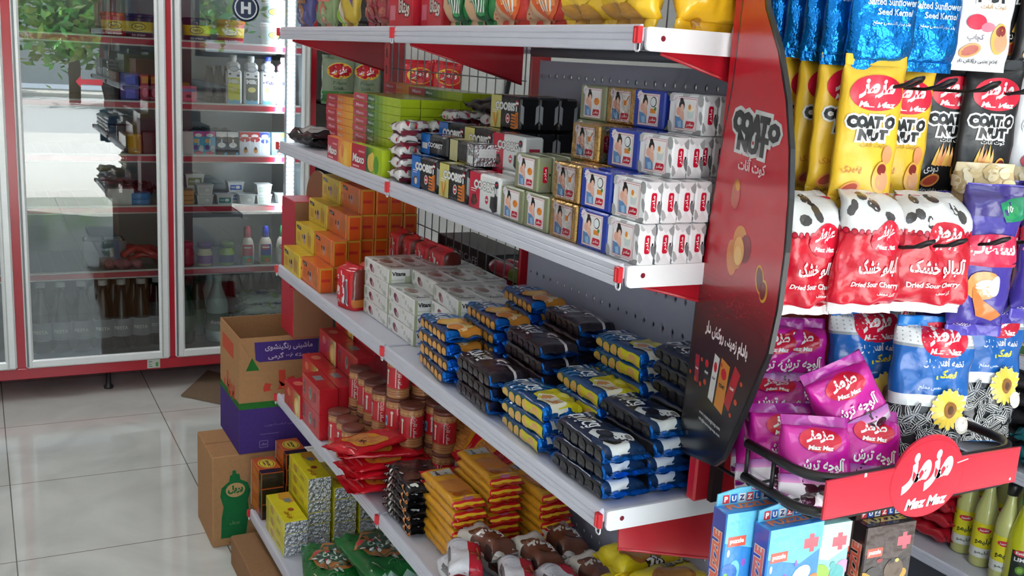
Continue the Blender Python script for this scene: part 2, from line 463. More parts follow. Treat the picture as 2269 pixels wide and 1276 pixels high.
def pack(name, W, L, T, n, colfn, front=None, back=None, mat='film', fin=0.012, taper=0.18, nl=22, nc=28, wr=0.0016, seed=0,
         pinch=0.0, lying=False, bend=0.0, seal=None, sealcol=None, flat_bottom=False, tp=2.2, slump=0.0, asym=0.0, neck=0.0, sealin=0.0):
    """sealed film pack: rounded cross-section W x T (superellipse power n), length L, thinning to crimped fins at both ends.
    Upright: length along z, front towards -y, base at z=0.  colfn(a, y) gives the colour (a runs across the front, -W/2..W/2, and on round the sides)"""
    rnd = random.Random(seed)
    ph = [rnd.uniform(0, 6.28) for _ in range(8)]
    body = L - 2*fin
    # arc-length table of the full section, starting at the middle of the front
    def sec(th, w, t):
        c, s_ = cos(th), sin(th)
        return (w/2*math.copysign(abs(c)**(2/n), c), t/2*math.copysign(abs(s_)**(2/n), s_))
    M = 160; th = [-pi/2 + 2*pi*i/M for i in range(M+1)]
    pts = [sec(t, W, T) for t in th]; arc = [0]
    for i in range(M): arc.append(arc[-1] + math.hypot(pts[i+1][0]-pts[i][0], pts[i+1][1]-pts[i][1]))
    per = arc[-1]
    def theta(a):
        a = a % per
        lo, hi = 0, M
        while hi - lo > 1:
            mid = (lo+hi)//2
            if arc[mid] <= a: lo = mid
            else: hi = mid
        return th[lo] + (th[lo+1]-th[lo])*((a-arc[lo])/max(1e-9, arc[lo+1]-arc[lo]))
    def P(a, y, off=0.0):
        a = (a + per/2) % per - per/2
        v = min(max(y, 0), L)
        if v < fin or v > L-fin: k = 0.0
        else:
            q = (v-fin)/body; e = min(q, 1-q)
            k = 1.0 if e >= taper else (1 - (1 - e/taper)**tp)**(1/tp)
        if flat_bottom and v < L/2: k = max(k, 0.86)
        t = max(T*k, 0.0012)
        w = W*(1 - pinch*(1-k))*(1 - neck*max(0.0, (v/L - .25)/.75))
        px, pz = sec(theta(a), w, t)
        front_side = pz <= 0
        g = wr*(sin(a*95 + ph[0] + 40*v)*0.5 + sin(v*120 + ph[1] - a*60) + 0.8*sin(v*63 + a*150 + ph[2]))*(1.0 + 1.6*(1-k))*(0.4 if k == 0 else 1)
        pz += g + ((0.0009*sin(px*900) + (sealin*.10*sin(px*170+ph[4]) + sealin*.16*sin(v*300+ph[5]))) if k == 0 else 0) + asym*T*k*(1 if front_side else 0)*(-1)*math.sin(pi*v/L)
        nx, nz = (px/(w/2+1e-9))*0.3, (-1 if front_side else 1)
        if abs(px) > w/2*0.985 and n > 3 and k > .3: nx, nz = math.copysign(1, px), 0
        l = math.hypot(nx, nz)
        px += off*nx/l; pz += off*nz/l
        yy = v
        if slump: px += slump*sin(pi*v/L)*T
        if bend and v > L*0.62:
            q = (v - L*0.62); ang = bend*(q/(L*0.38)); pz -= sin(ang)*q*0.9; yy = L*0.62 + q*cos(ang*0.9)
        return (px, pz, yy)
    mb = MB(); V = []; F = []; C = []
    ys = [0, fin*0.5] + [fin + body*0.5*(1-cos(pi*i/nl)) for i in range(nl+1)] + [L-fin*0.5, L]
    if sealin: ys += [fin*.25, fin*.75, L-fin*.25, L-fin*.75, fin+sealin, L-fin-sealin]
    ys = sorted(set(round(y, 6) for y in ys))
    # columns denser on the curved sides
    cols_ = []
    for i in range(nc): cols_.append(per*(th.index(th[0]) + i)/nc)
    for y in ys:
        for a in cols_: V.append(P(a, y))
    R = len(ys)
    ffaces = {'body': [], 'bot': [], 'top': []}
    for i in range(R-1):
        ym = (ys[i]+ys[i+1])/2
        for j in range(nc):
            a = cols_[j] + per/nc/2
            if a > per/2: a -= per
            f = (i*nc+j, i*nc+(j+1) % nc, (i+1)*nc+(j+1) % nc, (i+1)*nc+j)
            z = 'bot' if ym < fin + sealin else 'top' if ym > L-fin-sealin else 'body'
            ffaces[z].append((f, colfn(a, ym)))
    allf = ffaces['body'] + ([] if seal else ffaces['bot'] + ffaces['top'])
    mb.add(V, [f for f, _ in allf], [c for _, c in allf], mat, True)
    cx = [per*i/nc for i in range(-nc//2, nc//2+1)]; cy = ys[1:-1]
    if front:
        wrap(mb, front, lambda x, y, o: P(x, y + L/2, o), mat, cx, [c - L/2 for c in cy], off=0.0007 + 0.35*wr, step=0.00013, bounds=(-per/2+.001, -L/2+.001, per/2-.001, L/2-.001))
    if back:
        wrap(mb, back, lambda x, y, o: P(per/2 + x, y + L/2, o), mat, cx, [c - L/2 for c in cy], off=0.0007 + 0.35*wr, step=0.00013, bounds=(-W/2, -L/2+.001, W/2, L/2-.001))
    parts = [mb]
    if seal:
        for z in ('bot', 'top'):
            s_ = MB(); s_.add(V, [f for f, _ in ffaces[z]], [(sealcol or c) for _, c in ffaces[z]], seal, True); parts.append(s_)
    if lying:
        # length along x, front (print) up, base at z=0; reads along +x
        M_ = Matrix(((0, 0, 1, -L/2), (1, 0, 0, 0), (0, -1, 0, T/2), (0, 0, 0, 1)))
        for q in parts: q.xf(M_)
        lo_ = min(p[2] for q in parts for f in q.f for p in (q.v[i] for i in f))
        for q in parts: q.xf(Matrix.Translation((0, 0, -lo_)))
    o = build(name, parts[0])
    for q in parts[1:]: build('end_seal', q, o)
    return o
# ================================================================ the room and the street in front of it
WHITE = S(232, 232, 228); RED = S(176, 28, 44); SHELFW = S(204, 204, 216)
m = MB(); m.add([(-3.4,-2.6,0),(4.5,-2.6,0),(4.5,3.4,0),(-3.4,3.4,0)], [(0,1,2,3)], WHITE, 'polished_tile'); struct('floor', m)
m = MB(); m.box((-3.4,-2.6,3.0),(4.5,3.4,3.08), S(225,225,220), 'matte'); struct('ceiling', m)
m = MB(); m.box((-3.48,-2.6,0),(-3.4,3.4,3.0), S(205,205,200), 'matte'); struct('wall_back', m)
m = MB(); m.box((-3.4,-2.68,0),(4.5,-2.6,3.0), S(232,232,230), 'matte'); struct('wall_left', m)
m = MB(); m.box((-3.4,3.4,0),(4.5,3.48,3.0), S(170,170,168), 'matte'); struct('wall_right', m)
m = MB(); m.box((-1.62,0.98,0),(-1.5,3.4,3.0), S(222,222,220), 'matte'); struct('wall_partition', m)
# shop front: piers either side of a wide glazed opening, lintel above
WF = S(200,198,192)
m = MB(); m.box((4.5,-2.6,0),(4.62,-1.65,3.0), WF, 'matte'); m.box((4.5,-1.65,2.65),(4.62,3.4,3.0), WF, 'matte'); m.box((4.5,.80,0),(4.62,1.22,2.65), WF, 'matte')
m.box((4.5,1.22,0),(4.62,2.10,1.42), WF, 'matte'); m.box((4.5,2.10,0),(4.62,3.4,2.65), WF, 'matte'); struct('wall_front', m)
m = MB()
for y in (-1.65, .75): m.box((4.52,y,0),(4.58,y+.05,2.65), S(90,92,95), 'brushed_metal', .004)
m.box((4.52,-1.65,2.60),(4.58,.80,2.65), S(90,92,95), 'brushed_metal', .004); struct('door_1', m)
m = MB()
for y in (1.22, 2.05): m.box((4.52,y,1.42),(4.58,y+.05,2.65), S(90,92,95), 'brushed_metal', .004)
m.box((4.52,1.22,1.42),(4.58,2.10,1.47), S(90,92,95), 'brushed_metal', .004); struct('window_1', m)
# outside: pavement, road, far kerb, wall and trees
m = MB(); m.box((4.5,-16,-0.12),(12,18,-0.01), S(225,222,214), 'matte'); struct('pavement', m)
m = MB(); m.box((12,-30,-0.2),(24,34,-0.08), S(190,190,188), 'matte'); struct('street', m)
m = MB(); m.box((24,-30,-0.2),(26.5,34,0.02), S(214,210,200), 'matte'); struct('sidewalk', m)
m = MB(); m.box((30,-30,0),(30.6,34,9), S(176,176,172), 'matte')
for k in range(14):
    m.box((29.97,-26+k*4.2,3.2),(30.02,-24+k*4.2,5.2), S(70,78,84), 'plastic')
struct('wall_across_street', m)

def street_tree(name, loc, h, r, seed, label):
    rnd = random.Random(seed); t = thing(name, label, 'tree', loc)
    b = MB(); b.tube([(0,0,0),(0.05,0.02,h*.3),(0,-.06,h*.55)], 0.14, S(96,78,60), 'matte', 10); build('trunk', b, t)
    c = MB(); V = []; F = []
    for i in range(1500):
        u = rnd.gauss(0, .42), rnd.gauss(0, .42), rnd.gauss(0, .33)
        p = Vector((u[0]*r, u[1]*r, h*.66 + u[2]*r)); s_ = rnd.uniform(.10, .22)
        a = Vector((rnd.gauss(0,1), rnd.gauss(0,1), rnd.gauss(0,.6))).normalized(); q = a.cross(Vector((rnd.random(), rnd.random(), rnd.random()))).normalized()
        k = len(V); V += [p - a*s_, p + q*s_*.45, p + a*s_, p - q*s_*.45]; F.append((k, k+1, k+2, k+3))
    cl = [S(96+rnd.randint(-20,40), 140+rnd.randint(-25,35), 60+rnd.randint(-20,20)) for _ in F]
    c.add(V, F, cl, 'leafage'); build('crown', c, t)
street_tree('street_tree', (21.0, 1.4, -.05), 2.9, 1.5, 1, 'leafy green street tree across the road, reflected in the fridge glass')
street_tree('street_tree', (25.4, 5.2, 0), 4.2, 1.6, 2, 'second green street tree by the far wall')
street_tree('street_tree', (25.4, -2.6, 0), 3.6, 1.6, 3, 'third street tree further along the far pavement')

# unseen ceiling lamps, added to brighten the aisles, strongest near the fridge
for i, (x, y) in enumerate(((-0.8,-0.75),(2.9,-1.6),(0.6,1.25),(3.4,1.25))):
    t = thing('added_ceiling_lamp', 'added unseen white ceiling tube lamp over the %s aisle, %s' % (('fridge side', 'far side')[i//2], ('fridge end', 'street end')[i % 2]), 'lamp', (x, y, 2.96), group='added ceiling tube lamps')
    b = MB(); b.box((-.65,-.07,-.0),(.65,.07,.04), WHITE, 'paint', .005); build('housing', b, t)
    b = MB(); b.box((-.62,-.05,-.03),(.62,.05,-.001), WHITE, 'added_lamp_bright' if i == 0 else 'added_lamp_light', .01); build('diffuser', b, t)
# ================================================================ glass-door fridge bank
FX = -1.72
fr = thing('display_fridge', 'tall red glass-door drinks fridge with silver door frames against the end of the aisle', 'fridge', (0, 0, 0))
FRED = S(186, 30, 48); ALU = S(244, 246, 246); LINER = S(112, 120, 124)
m = MB()
Y0, Y1, ZB, ZT = -1.30, 0.615, 0.10, 2.08
m.box((-2.45,Y0,ZB),(-2.42,Y1,ZT), LINER, 'paint')
m.box((-2.42,Y0,ZB),(FX-.004,Y0+.03,ZT), FRED, 'gloss_paint'); m.box((-2.42,Y1-.028,ZB),(FX-.004,Y1,ZT), FRED, 'gloss_paint')
m.box((-2.42,Y0,ZB),(FX-.004,Y1,.15), FRED, 'gloss_paint', .004); m.box((-2.42,Y0,2.0),(FX-.004,Y1,ZT+.25), FRED, 'gloss_paint', .004)
for y in (-.6545, -.034): m.box((-1.80,y-.03,.15),(FX-.006,y+.03,2.0), FRED, 'gloss_paint', .002)
build('cabinet', m, fr)
m = MB()
m.box((-2.419,Y0+.03,.15),(-2.40,Y1-.028,2.0), LINER, 'paint'); m.box((-2.40,Y1-.03,.15),(FX-.03,Y1-.0285,2.0), LINER, 'paint')
m.box((-2.40,Y0+.03,.151),(FX-.03,Y1-.03,.16), S(90,92,92), 'paint'); m.box((-2.40,-.665,.16),(-1.82,-.645,2.0), LINER, 'paint')
build('liner', m, fr)
for y in (-1.2, -.3, .5):
    m = MB(); m.lathe([(.02,0),(.022,.01),(.012,.02),(.012,.10)], S(40,40,42), 'plastic', 12, cx=FX-.10, cy=y); build('foot', m, fr)
    m = MB(); m.lathe([(.02,0),(.022,.01),(.012,.02),(.012,.10)], S(40,40,42), 'plastic', 12, cx=-2.35, cy=y); build('foot', m, fr)
doors = [(-1.268,-.671),(-.637,-.046),(-.022,.587)]
for n, (a, b) in enumerate(doors):
    d = MB(); fl, frr, bt = .030, .045, .037
    if n == 2: fl, frr = .042, .040
    prof = [(0,0),(.018,.004),(.024,.012),(.024,.030),(.016,.040),(0,.045)]
    def rail(p0, p1, w, horiz):
        if horiz: d.box((FX-.012,p0[0],p0[1]),(FX+.010,p1[0],p0[1]+w), ALU, 'brushed_metal', .006)
        else: d.box((FX-.012,p0[0],p0[1]),(FX+.012,p0[0]+w,p1[1]), ALU, 'brushed_metal', .008)
    rail((a,.15),(a,1.99),fl,False); rail((b-frr,.15),(b,1.99),frr,False)
    rail((a+fl*.6,.15),(b-frr*.6,0),bt,True); rail((a+fl*.6,1.95),(b-frr*.6,0),.045,True)
    d.box((FX+.011,a+.004,.16),(FX+.016,a+.012,1.98), S(120,124,126), 'brushed_metal'); d.box((FX+.012,b-frr+.01,.16),(FX+.015,b-frr+.016,1.98), S(190,192,192), 'brushed_metal')
    do = build('door', d, fr)
    g = MB(); g.box((FX-.004,a+fl*.8,.15+bt*.8),(FX,b-frr*.8,1.96), WHITE, 'door_glass'); build('glass_pane', g, do)
    k = MB(); k.box((FX-.022,a+.004,.152),(FX-.012,a+.020,1.985), S(70,74,76), 'plastic'); k.box((FX-.022,b-.02,.152),(FX-.012,b-.004,1.985), S(70,74,76), 'plastic')
    build('gasket', k, do)
    if n == 1:
        p = at(198, 182, 0, FX)
        st = MB(); w = .052
        st.prism([(p.y-w*1.0, p.z),(p.y-w*.62, p.z-.024),(p.y-w*.62, p.z-.010),(p.y+w, p.z-.012),(p.y+w, p.z+.012),(p.y-w*.62, p.z+.010),(p.y-w*.62, p.z+.024)], FX+.0006, FX+.0012, S(214,30,60), 'plastic', 'x')
        tag(build('arrow_sticker', st, do), 'red arrow sticker on the glass')
    if n == 2:
        p = at(545, 18, 0, FX); st = MB()  # disc on the pane stands in for the reflection of a shop-window sticker
        st.lathe([(.058,0),(.058,.0006)], S(40,52,84), 'plastic', 32)
        st.xf(Matrix.Translation((FX+.0006,p.y,p.z)) @ Matrix.Rotation(pi/2,4,'Y'))
        ar = Art(); ar.ell(0,0,.050,.050,S(226,230,236)); ar.ell(0,0,.044,.044,S(40,52,84)); ar.text('H', 0, 0, S(235,238,242), h=.05, bold=.05)
        wrap(st, ar, lambda x, y, o: (FX+.0013+o, p.y+x, p.z+y), 'plastic')
        tag(build('reflected_sticker', st, do), 'dark round disc standing in for a reflected window sticker')
m = MB(); m.box((FX-.001,-.145,.108),(FX+.001,-.090,.148), S(196,200,190), 'carton')
ar = Art(); ar.rect(.008,-.014,.020,.006,S(80,140,70)); ar.rect(-.022,.008,-.006,.012,S(90,90,90)); ar.rect(-.022,-.004,-.010,.0,S(120,120,120)); ar.rect(-.022,-.014,-.006,-.010,S(90,120,100))
wrap(m, ar, lambda x, y, o: (FX+.001+o,-.1175+x,.128+y), 'carton'); tag(build('rating_label', m, fr), 'small pale paper label on the red plinth')
SZ = (1.553, 1.283, 1.050, .822, .530)      # shelf tops
FSH = {}
for n, (a, b) in enumerate(((-1.26,-.672),(-.640,-.062),(-.008,.580))):
    for z in SZ:
        s_ = MB(); s_.box((-2.39,a,z-.010),(-1.862,b,z), S(150,154,156), 'paint')
        for k in range(10): s_.box((-2.38,a+.03+k*.055,z),(-1.87,a+.034+k*.055,z+.0012), S(180,184,186), 'wire')
        so = build('shelf', s_, fr)
        e = MB(); e.box((-1.862,a,z-.032),(-1.850,b,z+.006), S(214,214,210), 'plastic', .003)
        e.box((-1.8495,a,z-.025),(-1.8485,b,z-.002), S(190,30,62), 'plastic'); tag(build('price_strip', e, so), 'white strip with a red centre band')
# lit strip lights inside the doors
for y, zt, zb in ((.500, 1.95, .74),):
    h = MB(); h.box((-1.800,y-.014,zb),(-1.772,y+.034,zt), S(220,224,228), 'plastic', .003); ho = build('strip_light', h, fr)
    l = MB()
    for k in range(60):
        z = zb + .02 + k*(zt-zb-.04)/60
        l.box((-1.7718,y-.006,z),(-1.7700,y+.026,z+(zt-zb)/60*.7), WHITE, 'led_light')
    lo = build('led_bar', l, ho)
    lamp('strip_glow', 'AREA', (-1.83, y-.02, (zt+zb)/2), 6.0, (.8,.9,1), (0, RAD(90), 0), shape='RECTANGLE', size=zt-zb, size_y=.03)
# ================================================================ double-sided shop gondola
gd = thing('shelving_gondola', 'red and white double-sided shop gondola stacked with biscuits and sweets', 'shelving', (0, 0, 0))
GRED = S(178, 26, 40); ZA, ZB_, ZC, ZD, ZE = 1.603, 1.285, 0.924, 0.526, 0.160
BAY = 0.9; BACK = 0.315
for x in (0.0, .9, 1.8):
    u = MB(); x0 = {0.0: -.03,   .9: .894, 1.8: 1.748}[x]; w = .010 if x == .9 else .05
    u.box((x0+.0,BACK,0),(x0+w,BACK+.05,1.95), GRED, 'gloss_paint', .003)
    for k in range(38): u.box((x0+w*.4,BACK-.0006,.1+k*.048),(x0+w*.5,BACK+.001,.125+k*.048), S(30,12,14), 'matte')
    u.box((x0,.02,0),(x0+w,.62,.10), GRED, 'gloss_paint', .003)
    build('upright', u, gd)
def peg_panel(z0, z1, x0, x1):
    p = MB(); C_ = S(176,178,198); nx = int((x1-x0)/.03); dx = (x1-x0)/nx; nz = int((z1-z0)/.06); dz = (z1-z0)/nz
    for lay, y in ((0, BACK+.010), (1, BACK+.0125)):
        V = []; F = []
        for i in range(nx):
            for j in range(nz):
                a0, a1, b0, b1 = x0+i*dx, x0+(i+1)*dx, z0+j*dz, z0+(j+1)*dz; cx, cz = (a0+a1)/2, (b0+b1)/2; k = len(V)
                V += [(a0,y,b0),(a1,y,b0),(a1,y,b1),(a0,y,b1),(cx,y,cz-.0075),(cx+.0042,y,cz),(cx,y,cz+.0075),(cx-.0042,y,cz)]
                for t in ((0,1,4),(1,2,5),(2,3,6),(3,0,7),(0,4,7),(1,5,4),(2,6,5),(3,7,6)): F.append(tuple(k+q for q in (t if lay == 0 else t[::-1])))
        p.add(V, F, C_, 'paint')
    return p
build('back_panel', peg_panel(.12, 1.555, .925, 1.745), gd)
def grid(x0, x1, z0, z1, y, dx=.05, dz=.1):
    g = MB(); n = int(round((x1-x0)/dx)); k = int(round((z1-z0)/dz))
    for i in range(n+1): g.tube([(x0+(x1-x0)*i/n,y,z0),(x0+(x1-x0)*i/n,y,z1)], .0016, S(150,150,156), 'wire', 6)
    for j in range(k+1): g.tube([(x0,y+.003,z0+(z1-z0)*j/k),(x1,y+.003,z0+(z1-z0)*j/k)], .0016, S(150,150,156), 'wire', 6)
    return g
build('wire_grid', grid(.03, .87, .98, 1.93, BACK+.004), gd)
build('wire_grid', grid(.95, 1.74, 1.60, 1.93, BACK+.004), gd)
m = MB(); m.tube([(.92,BACK-.004,1.572),(1.75,BACK-.004,1.572)], .010, S(120,122,132), 'paint', 10); m.tube([(.92,BACK+.0,1.590),(1.75,BACK+.0,1.590)], .006, S(120,122,132), 'paint', 8); build('cross_rail', m, gd)

def bracket(x, side, z, yf, yb, hf=.012, hb=.066):
    """pressed red steel bracket under a shelf end"""
    b = MB(); zt = z-.016
    b.prism([(yf,zt-.006),(yf+.004,zt-hf-.006),(yb,zt-hb),(yb,zt)], x-.0015, x+.0015, GRED, 'gloss_paint', 'x')
    b.tube([(x,yf+.004,zt-hf-.006),(x,yb,zt-hb)], .0028, GRED, 'gloss_paint', 6)
    return b
def rail_mb(x0, x1, z, y, front=-1, h=.030):
    """white price rail with three ribs"""
    r = MB(); p = [(0,.004),(-.0045,.0035),(-.0075,0),(-.0085,-.006),(-.0070,-.0075),(-.0085,-.009),(-.0088,-.015),(-.0072,-.0165),(-.0088,-.018),(-.009,-.025),(-.0075,-.029),(-.003,-h),(0,-h+.002)]
    pts = [(y + q[0]*(-front), z+q[1]) for q in p]
    if front > 0: pts = pts[::-1]
    r.prism(pts[::-1] if False else pts, x0, x1, SHELFW, 'plastic', 'x')
    return r
def clip_mb(x, z, y, sgn=1):
    c = MB(); c.box((x-.0065,y-.0155,z-.021),(x+.0065,y-.008,z+.001), S(206,44,52), 'plastic', .001)
    c.box((x-.0012,y-.0170,z-.019),(x+.0005,y-.0150,z-.002), S(225,70,74), 'plastic')
    c.tube([(x-.0055,y-.011,z-.021),(x-.0055,y-.011,z-.028),(x-.003,y-.011,z-.031),(x+.003,y-.011,z-.031),(x+.0055,y-.011,z-.028),(x+.0055,y-.011,z-.021)], .0011, S(232,232,236), 'plastic', 6)
    c.box((x-.0045,y-.0085,z-.029),(x+.0045,y-.0075,z-.021), S(30,30,34), 'plastic')
    return c
LEVELS = (('topmost', ZA, .010, .086), ('second', ZB_, .009, .083), ('third', ZC, .045, .123), ('fourth', ZD, .045, .123))
for nm, z, hf, hb in LEVELS:
    for bay in (0, 1):
        x0, x1 = bay*BAY + .006, (bay+1)*BAY - .006
        s_ = MB(); s_.box((x0,-.001,z-.018),(x1,BACK-.002,z), SHELFW, 'paint', .0015)
        so = build('shelf', s_, gd)
        tag(build('price_rail', rail_mb(x0, x1, z, 0), so), 'white ribbed price rail')
        if bay == 0: tag(build('bracket', bracket(.010, 1, z, .022, .300, hf=hf, hb=hb), so), 'red bracket'); tag(build('joint_clip', clip_mb(0, z, 0), so), 'red clip')
        tag(build('bracket', bracket(x1-.004, 1, z, .030, .300, hf=hf, hb=hb), so), 'red bracket')
        tag(build('joint_clip', clip_mb((bay+1)*BAY, z, 0), so), 'red clip')
        if bay == 1:
            e = MB(); h = .030; y1 = BACK-.004; c = .007
            out = [(.002,z-.001),(.002,z-h+c),(.004,z-h+.002),(.002+c,z-h),(y1,z-h-.001),(y1,z+.001),(.006,z+.001)]
            e.prism(out, 1.7965, 1.8010, S(238,238,240), 'paint', 'x')
            a = Art(); a.ell(.028, z-.013, .0038, .0038, S(120,28,44), 20); wrap(e, a, lambda x, y, o: (1.8010+o, x, y), 'plastic')
            build('end_plate', e, so)
    # shelves of the far face
    for bay in (0, 1):
        x0, x1 = bay*BAY + .006, (bay+1)*BAY - .006
        s_ = MB(); s_.box((x0,BACK+.052,z-.018),(x1,.665,z), SHELFW, 'paint', .0015); so = build('shelf', s_, gd)
        build('price_rail', rail_mb(x0, x1, z, .666, front=1), so)
# deep bottom shelf on its plinth
for bay in (0, 1):
    x0, x1 = bay*BAY + .003, (bay+1)*BAY - .003
    s_ = MB(); s_.box((x0,-.080,ZE-.020),(x1,BACK-.002,ZE), SHELFW, 'paint', .002); so = build('shelf', s_, gd)
    build('price_rail', rail_mb(x0, x1, ZE, -.080), so)
    if bay == 0: build('joint_clip', clip_mb(0, ZE, -.080), so)
    s_ = MB(); s_.box((x0,BACK+.052,ZE-.020),(x1,.745,ZE), SHELFW, 'paint', .002); build('shelf', s_, gd)
    k = MB(); k.box((x0,.02,.0),(x1,.03,.138), S(60,20,26), 'paint'); build('plinth', k, gd)
# ================================================================ second shelf: square wrapped biscuits, black biscuit packs, cartons, sweets
ORD = ('first', 'second', 'third', 'fourth', 'fifth', 'sixth', 'seventh', 'eighth', 'ninth', 'tenth', 'eleventh', 'twelfth')
LAY = ('bottom', 'second', 'third', 'fourth', 'fifth', 'sixth', 'seventh', 'eighth', 'ninth', 'tenth')
BLACK = S(24, 24, 28); PW = S(240, 238, 236); CRIM = S(196, 24, 52); SKIN = S(238, 190, 170); HAIR = S(34, 26, 30); ORG = S(232, 140, 50)

def mother_card(food):
    a = Art(); w, h = .0265, .0235
    a.rect(-w-.001, -h-.001, w+.001, h+.001, S(190, 150, 160)); a.rect(-w, -h, w, h, S(240, 234, 234))
    a.stroke([(-w+.002,-h+.002),(w-.002,-h+.002),(w-.002,h-.002),(-w+.002,h-.002),(-w+.002,-h+.002)], .0007, S(200, 90, 110))
    a.ell(-.010, .011, .0068, .0085, HAIR); a.ell(-.011, .019, .004, .0035, HAIR)
    a.ell(-.0165, .003, .0055, .0065, S(228, 170, 150)); a.ell(-.0085, .008, .0042, .0058, SKIN)
    a.poly([(-.013,.004),(-.004,.003),(-.002,-.008),(-.006,-.013),(-.014,-.012)], S(232, 178, 158))
    a.poly([(-.0235,-.004),(-.012,-.006),(-.004,-.011),(-.003,-.021),(-.022,-.021)], S(96, 140, 190))
    a.poly([(-.017,-.012),(-.008,-.010),(-.006,-.020),(-.014,-.021)], S(150, 184, 220))
    if food == 'nut': a.ell(.013, .003, .0085, .0062, ORG); a.ell(.010, .005, .004, .003, S(220, 120, 40))
    if food == 'honey': a.rect(.008, .002, .016, .010, ORG); a.stroke([(.012,.006),(.022,.017)], .0016, S(214,120,60)); a.ell(.012,-.001,.006,.003,S(236,236,230))
    if food == 'cocos': a.ell(.012, .012, .008, .008, S(70,60,50)); a.ell(.0115, .012, .0065, .0065, S(235,240,240)); a.rect(.005,-.005,.019,.002,ORG); a.ell(.018,.002,.003,.003,S(80,140,70))
    if food == 'milk': a.poly([(.004,.006),(.020,.006),(.018,-.006),(.006,-.006)], S(206,216,214)); a.ell(.012,.007,.008,.004,S(248,236,214)); a.ell(.009,.010,.003,.004,ORG)
    a.poly([(.001,-.020),(.003,-.010),(.021,-.010),(.023,-.012),(.022,-.018),(.020,-.020)], CRIM)
    a.text(fa('مادر'), .0118, -.0150, PW, w=.016, h=.006, bold=.02)
    st = []
    for k in range(20): r = .0085 if k % 2 == 0 else .006; st.append((-.0255 + r*cos(k*pi/10), .0205 + r*sin(k*pi/10)))
    a.poly(st, S(232, 224, 230)); a.stroke([(-.029,.018),(-.022,.023)], .0012, S(200,150,180))
    return a
def mother_pack(nm, col, food, cows=False, mat='film'):
    w, d, h = .0820, .0272, .0580
    end = Art()
    if cows:
        for (x, y, rx, ry, c) in ((.010,.020,.005,.008,150),(-.011,-.018,.004,.009,165),(.011,-.010,.004,.010,120),(-.009,.024,.004,.005,175)): end.ell(x, y, rx, ry, S(c,c,c+2), rot=.4)
    end.poly([(-.012,-.028),(0,-.012),(.012,-.028)], S(*( (222,222,224) if cows else (150,150,130))))
    end.poly([(-.012,.028),(0,.016),(.012,.028)], S(*((214,214,216) if cows else (140,140,120))))
    end.poly([(-.0045,-.010),(-.0030,-.0125),(.0030,-.0125),(.0045,-.010),(.0045,.011),(.0030,.0135),(-.0030,.0135),(-.0045,.011)], CRIM)
    end.text(fa('مادر'), 0, .0005, PW, w=.019, h=.0062, rot=pi/2, bold=.02); end.rect(.0075,-.0015,.0098,.0022,BLACK)
    card = mother_card(food); card.shift(.001, 0)
    top = Art()
    if cows:
        pre = Art()
        for (x, y, rx, ry, c) in ((-.035,.022,.008,.006,190),(-.036,-.020,.006,.009,170),(.034,.020,.007,.009,165),(.030,-.026,.012,.004,150),(0,.027,.010,.004,180),(-.012,-.027,.014,.003,176),(.037,-.004,.004,.010,160)): pre.ell(x, y, rx, ry, S(c,c,c), rot=.3)
        n = 1; pre.items += [(t, c, l+n, m) for t, c, l, m in card.items]; card = pre
        for (x, y) in ((-.02,0),(.012,.004),(.034,-.005)): top.ell(x, y, .008, .005, S(172,172,174))
    o = carton(nm, w, d, h, col, {'-y': card, '+x': end, '+z': top}, mat, .0025)
    return o
MOM = {'olive green': mother_pack('wrapped_biscuit', S(138, 142, 108), 'nut', mat='film'), 'gold': mother_pack('wrapped_biscuit', S(196, 156, 92), 'honey', mat='foil'),
       'royal blue': mother_pack('wrapped_biscuit', S(30, 60, 168), 'cocos'), 'silver white': mother_pack('wrapped_biscuit', S(238, 238, 240), 'milk', True)}
MX = (('olive green', 1.4175), ('olive green', 1.5035), ('gold', 1.5900), ('royal blue', 1.6765), ('silver white', 1.7600))
def mom(c, ci, x, y, lay, row):
    nm = ('olive green', 'second olive green', 'gold', 'royal blue', 'silver white')[ci]
    put(MOM[c], '%s foil square biscuit pack, %s layer, %s row from the shelf edge' % (nm, LAY[lay], ORD[row]), (x + J(.0008), y + .0136 + J(.0006), ZB_ + .0004 + lay*.0584), (0, 0, J(.012)), 'square biscuit packs with mother pictures', 'biscuit pack')
for ci, (c, x) in enumerate(MX):
    for row in range(4):
        mom(c, ci, x, .018 + row*.0282, 0, row)
        if ci == 0: mom(c, ci, 1.455, .022 + row*.0282, 1, row)
        elif ci == 1:
            if 0 < row: mom(c, ci, x + .036, .022 + row*.0282, 1, row) if row == -1 else None
        elif ci: mom(c, ci, x - (.005 if ci < 4 else 0), .022 + row*.0282, 1, row)
for row in range(2):
    for ci, x in ((2, 1.541), (3, 1.650), (4, 1.735)): mom(MX[ci][0], ci, x, .078 + row*.0282, 2, row)
for ci, x in ((1, 1.455), (2, 1.5415), (3, 1.628), (4, 1.7145)):
    for row in (4, 5):
        for lay in range(3): mom(MX[ci][0], ci, x, .136 + (row-4)*.0282, lay, row)
    for row in (4, 5): mom(MX[ci][0], ci, x + (-.008 if ci == 3 else 0), .140 + (row-4)*.0282, 3, row)

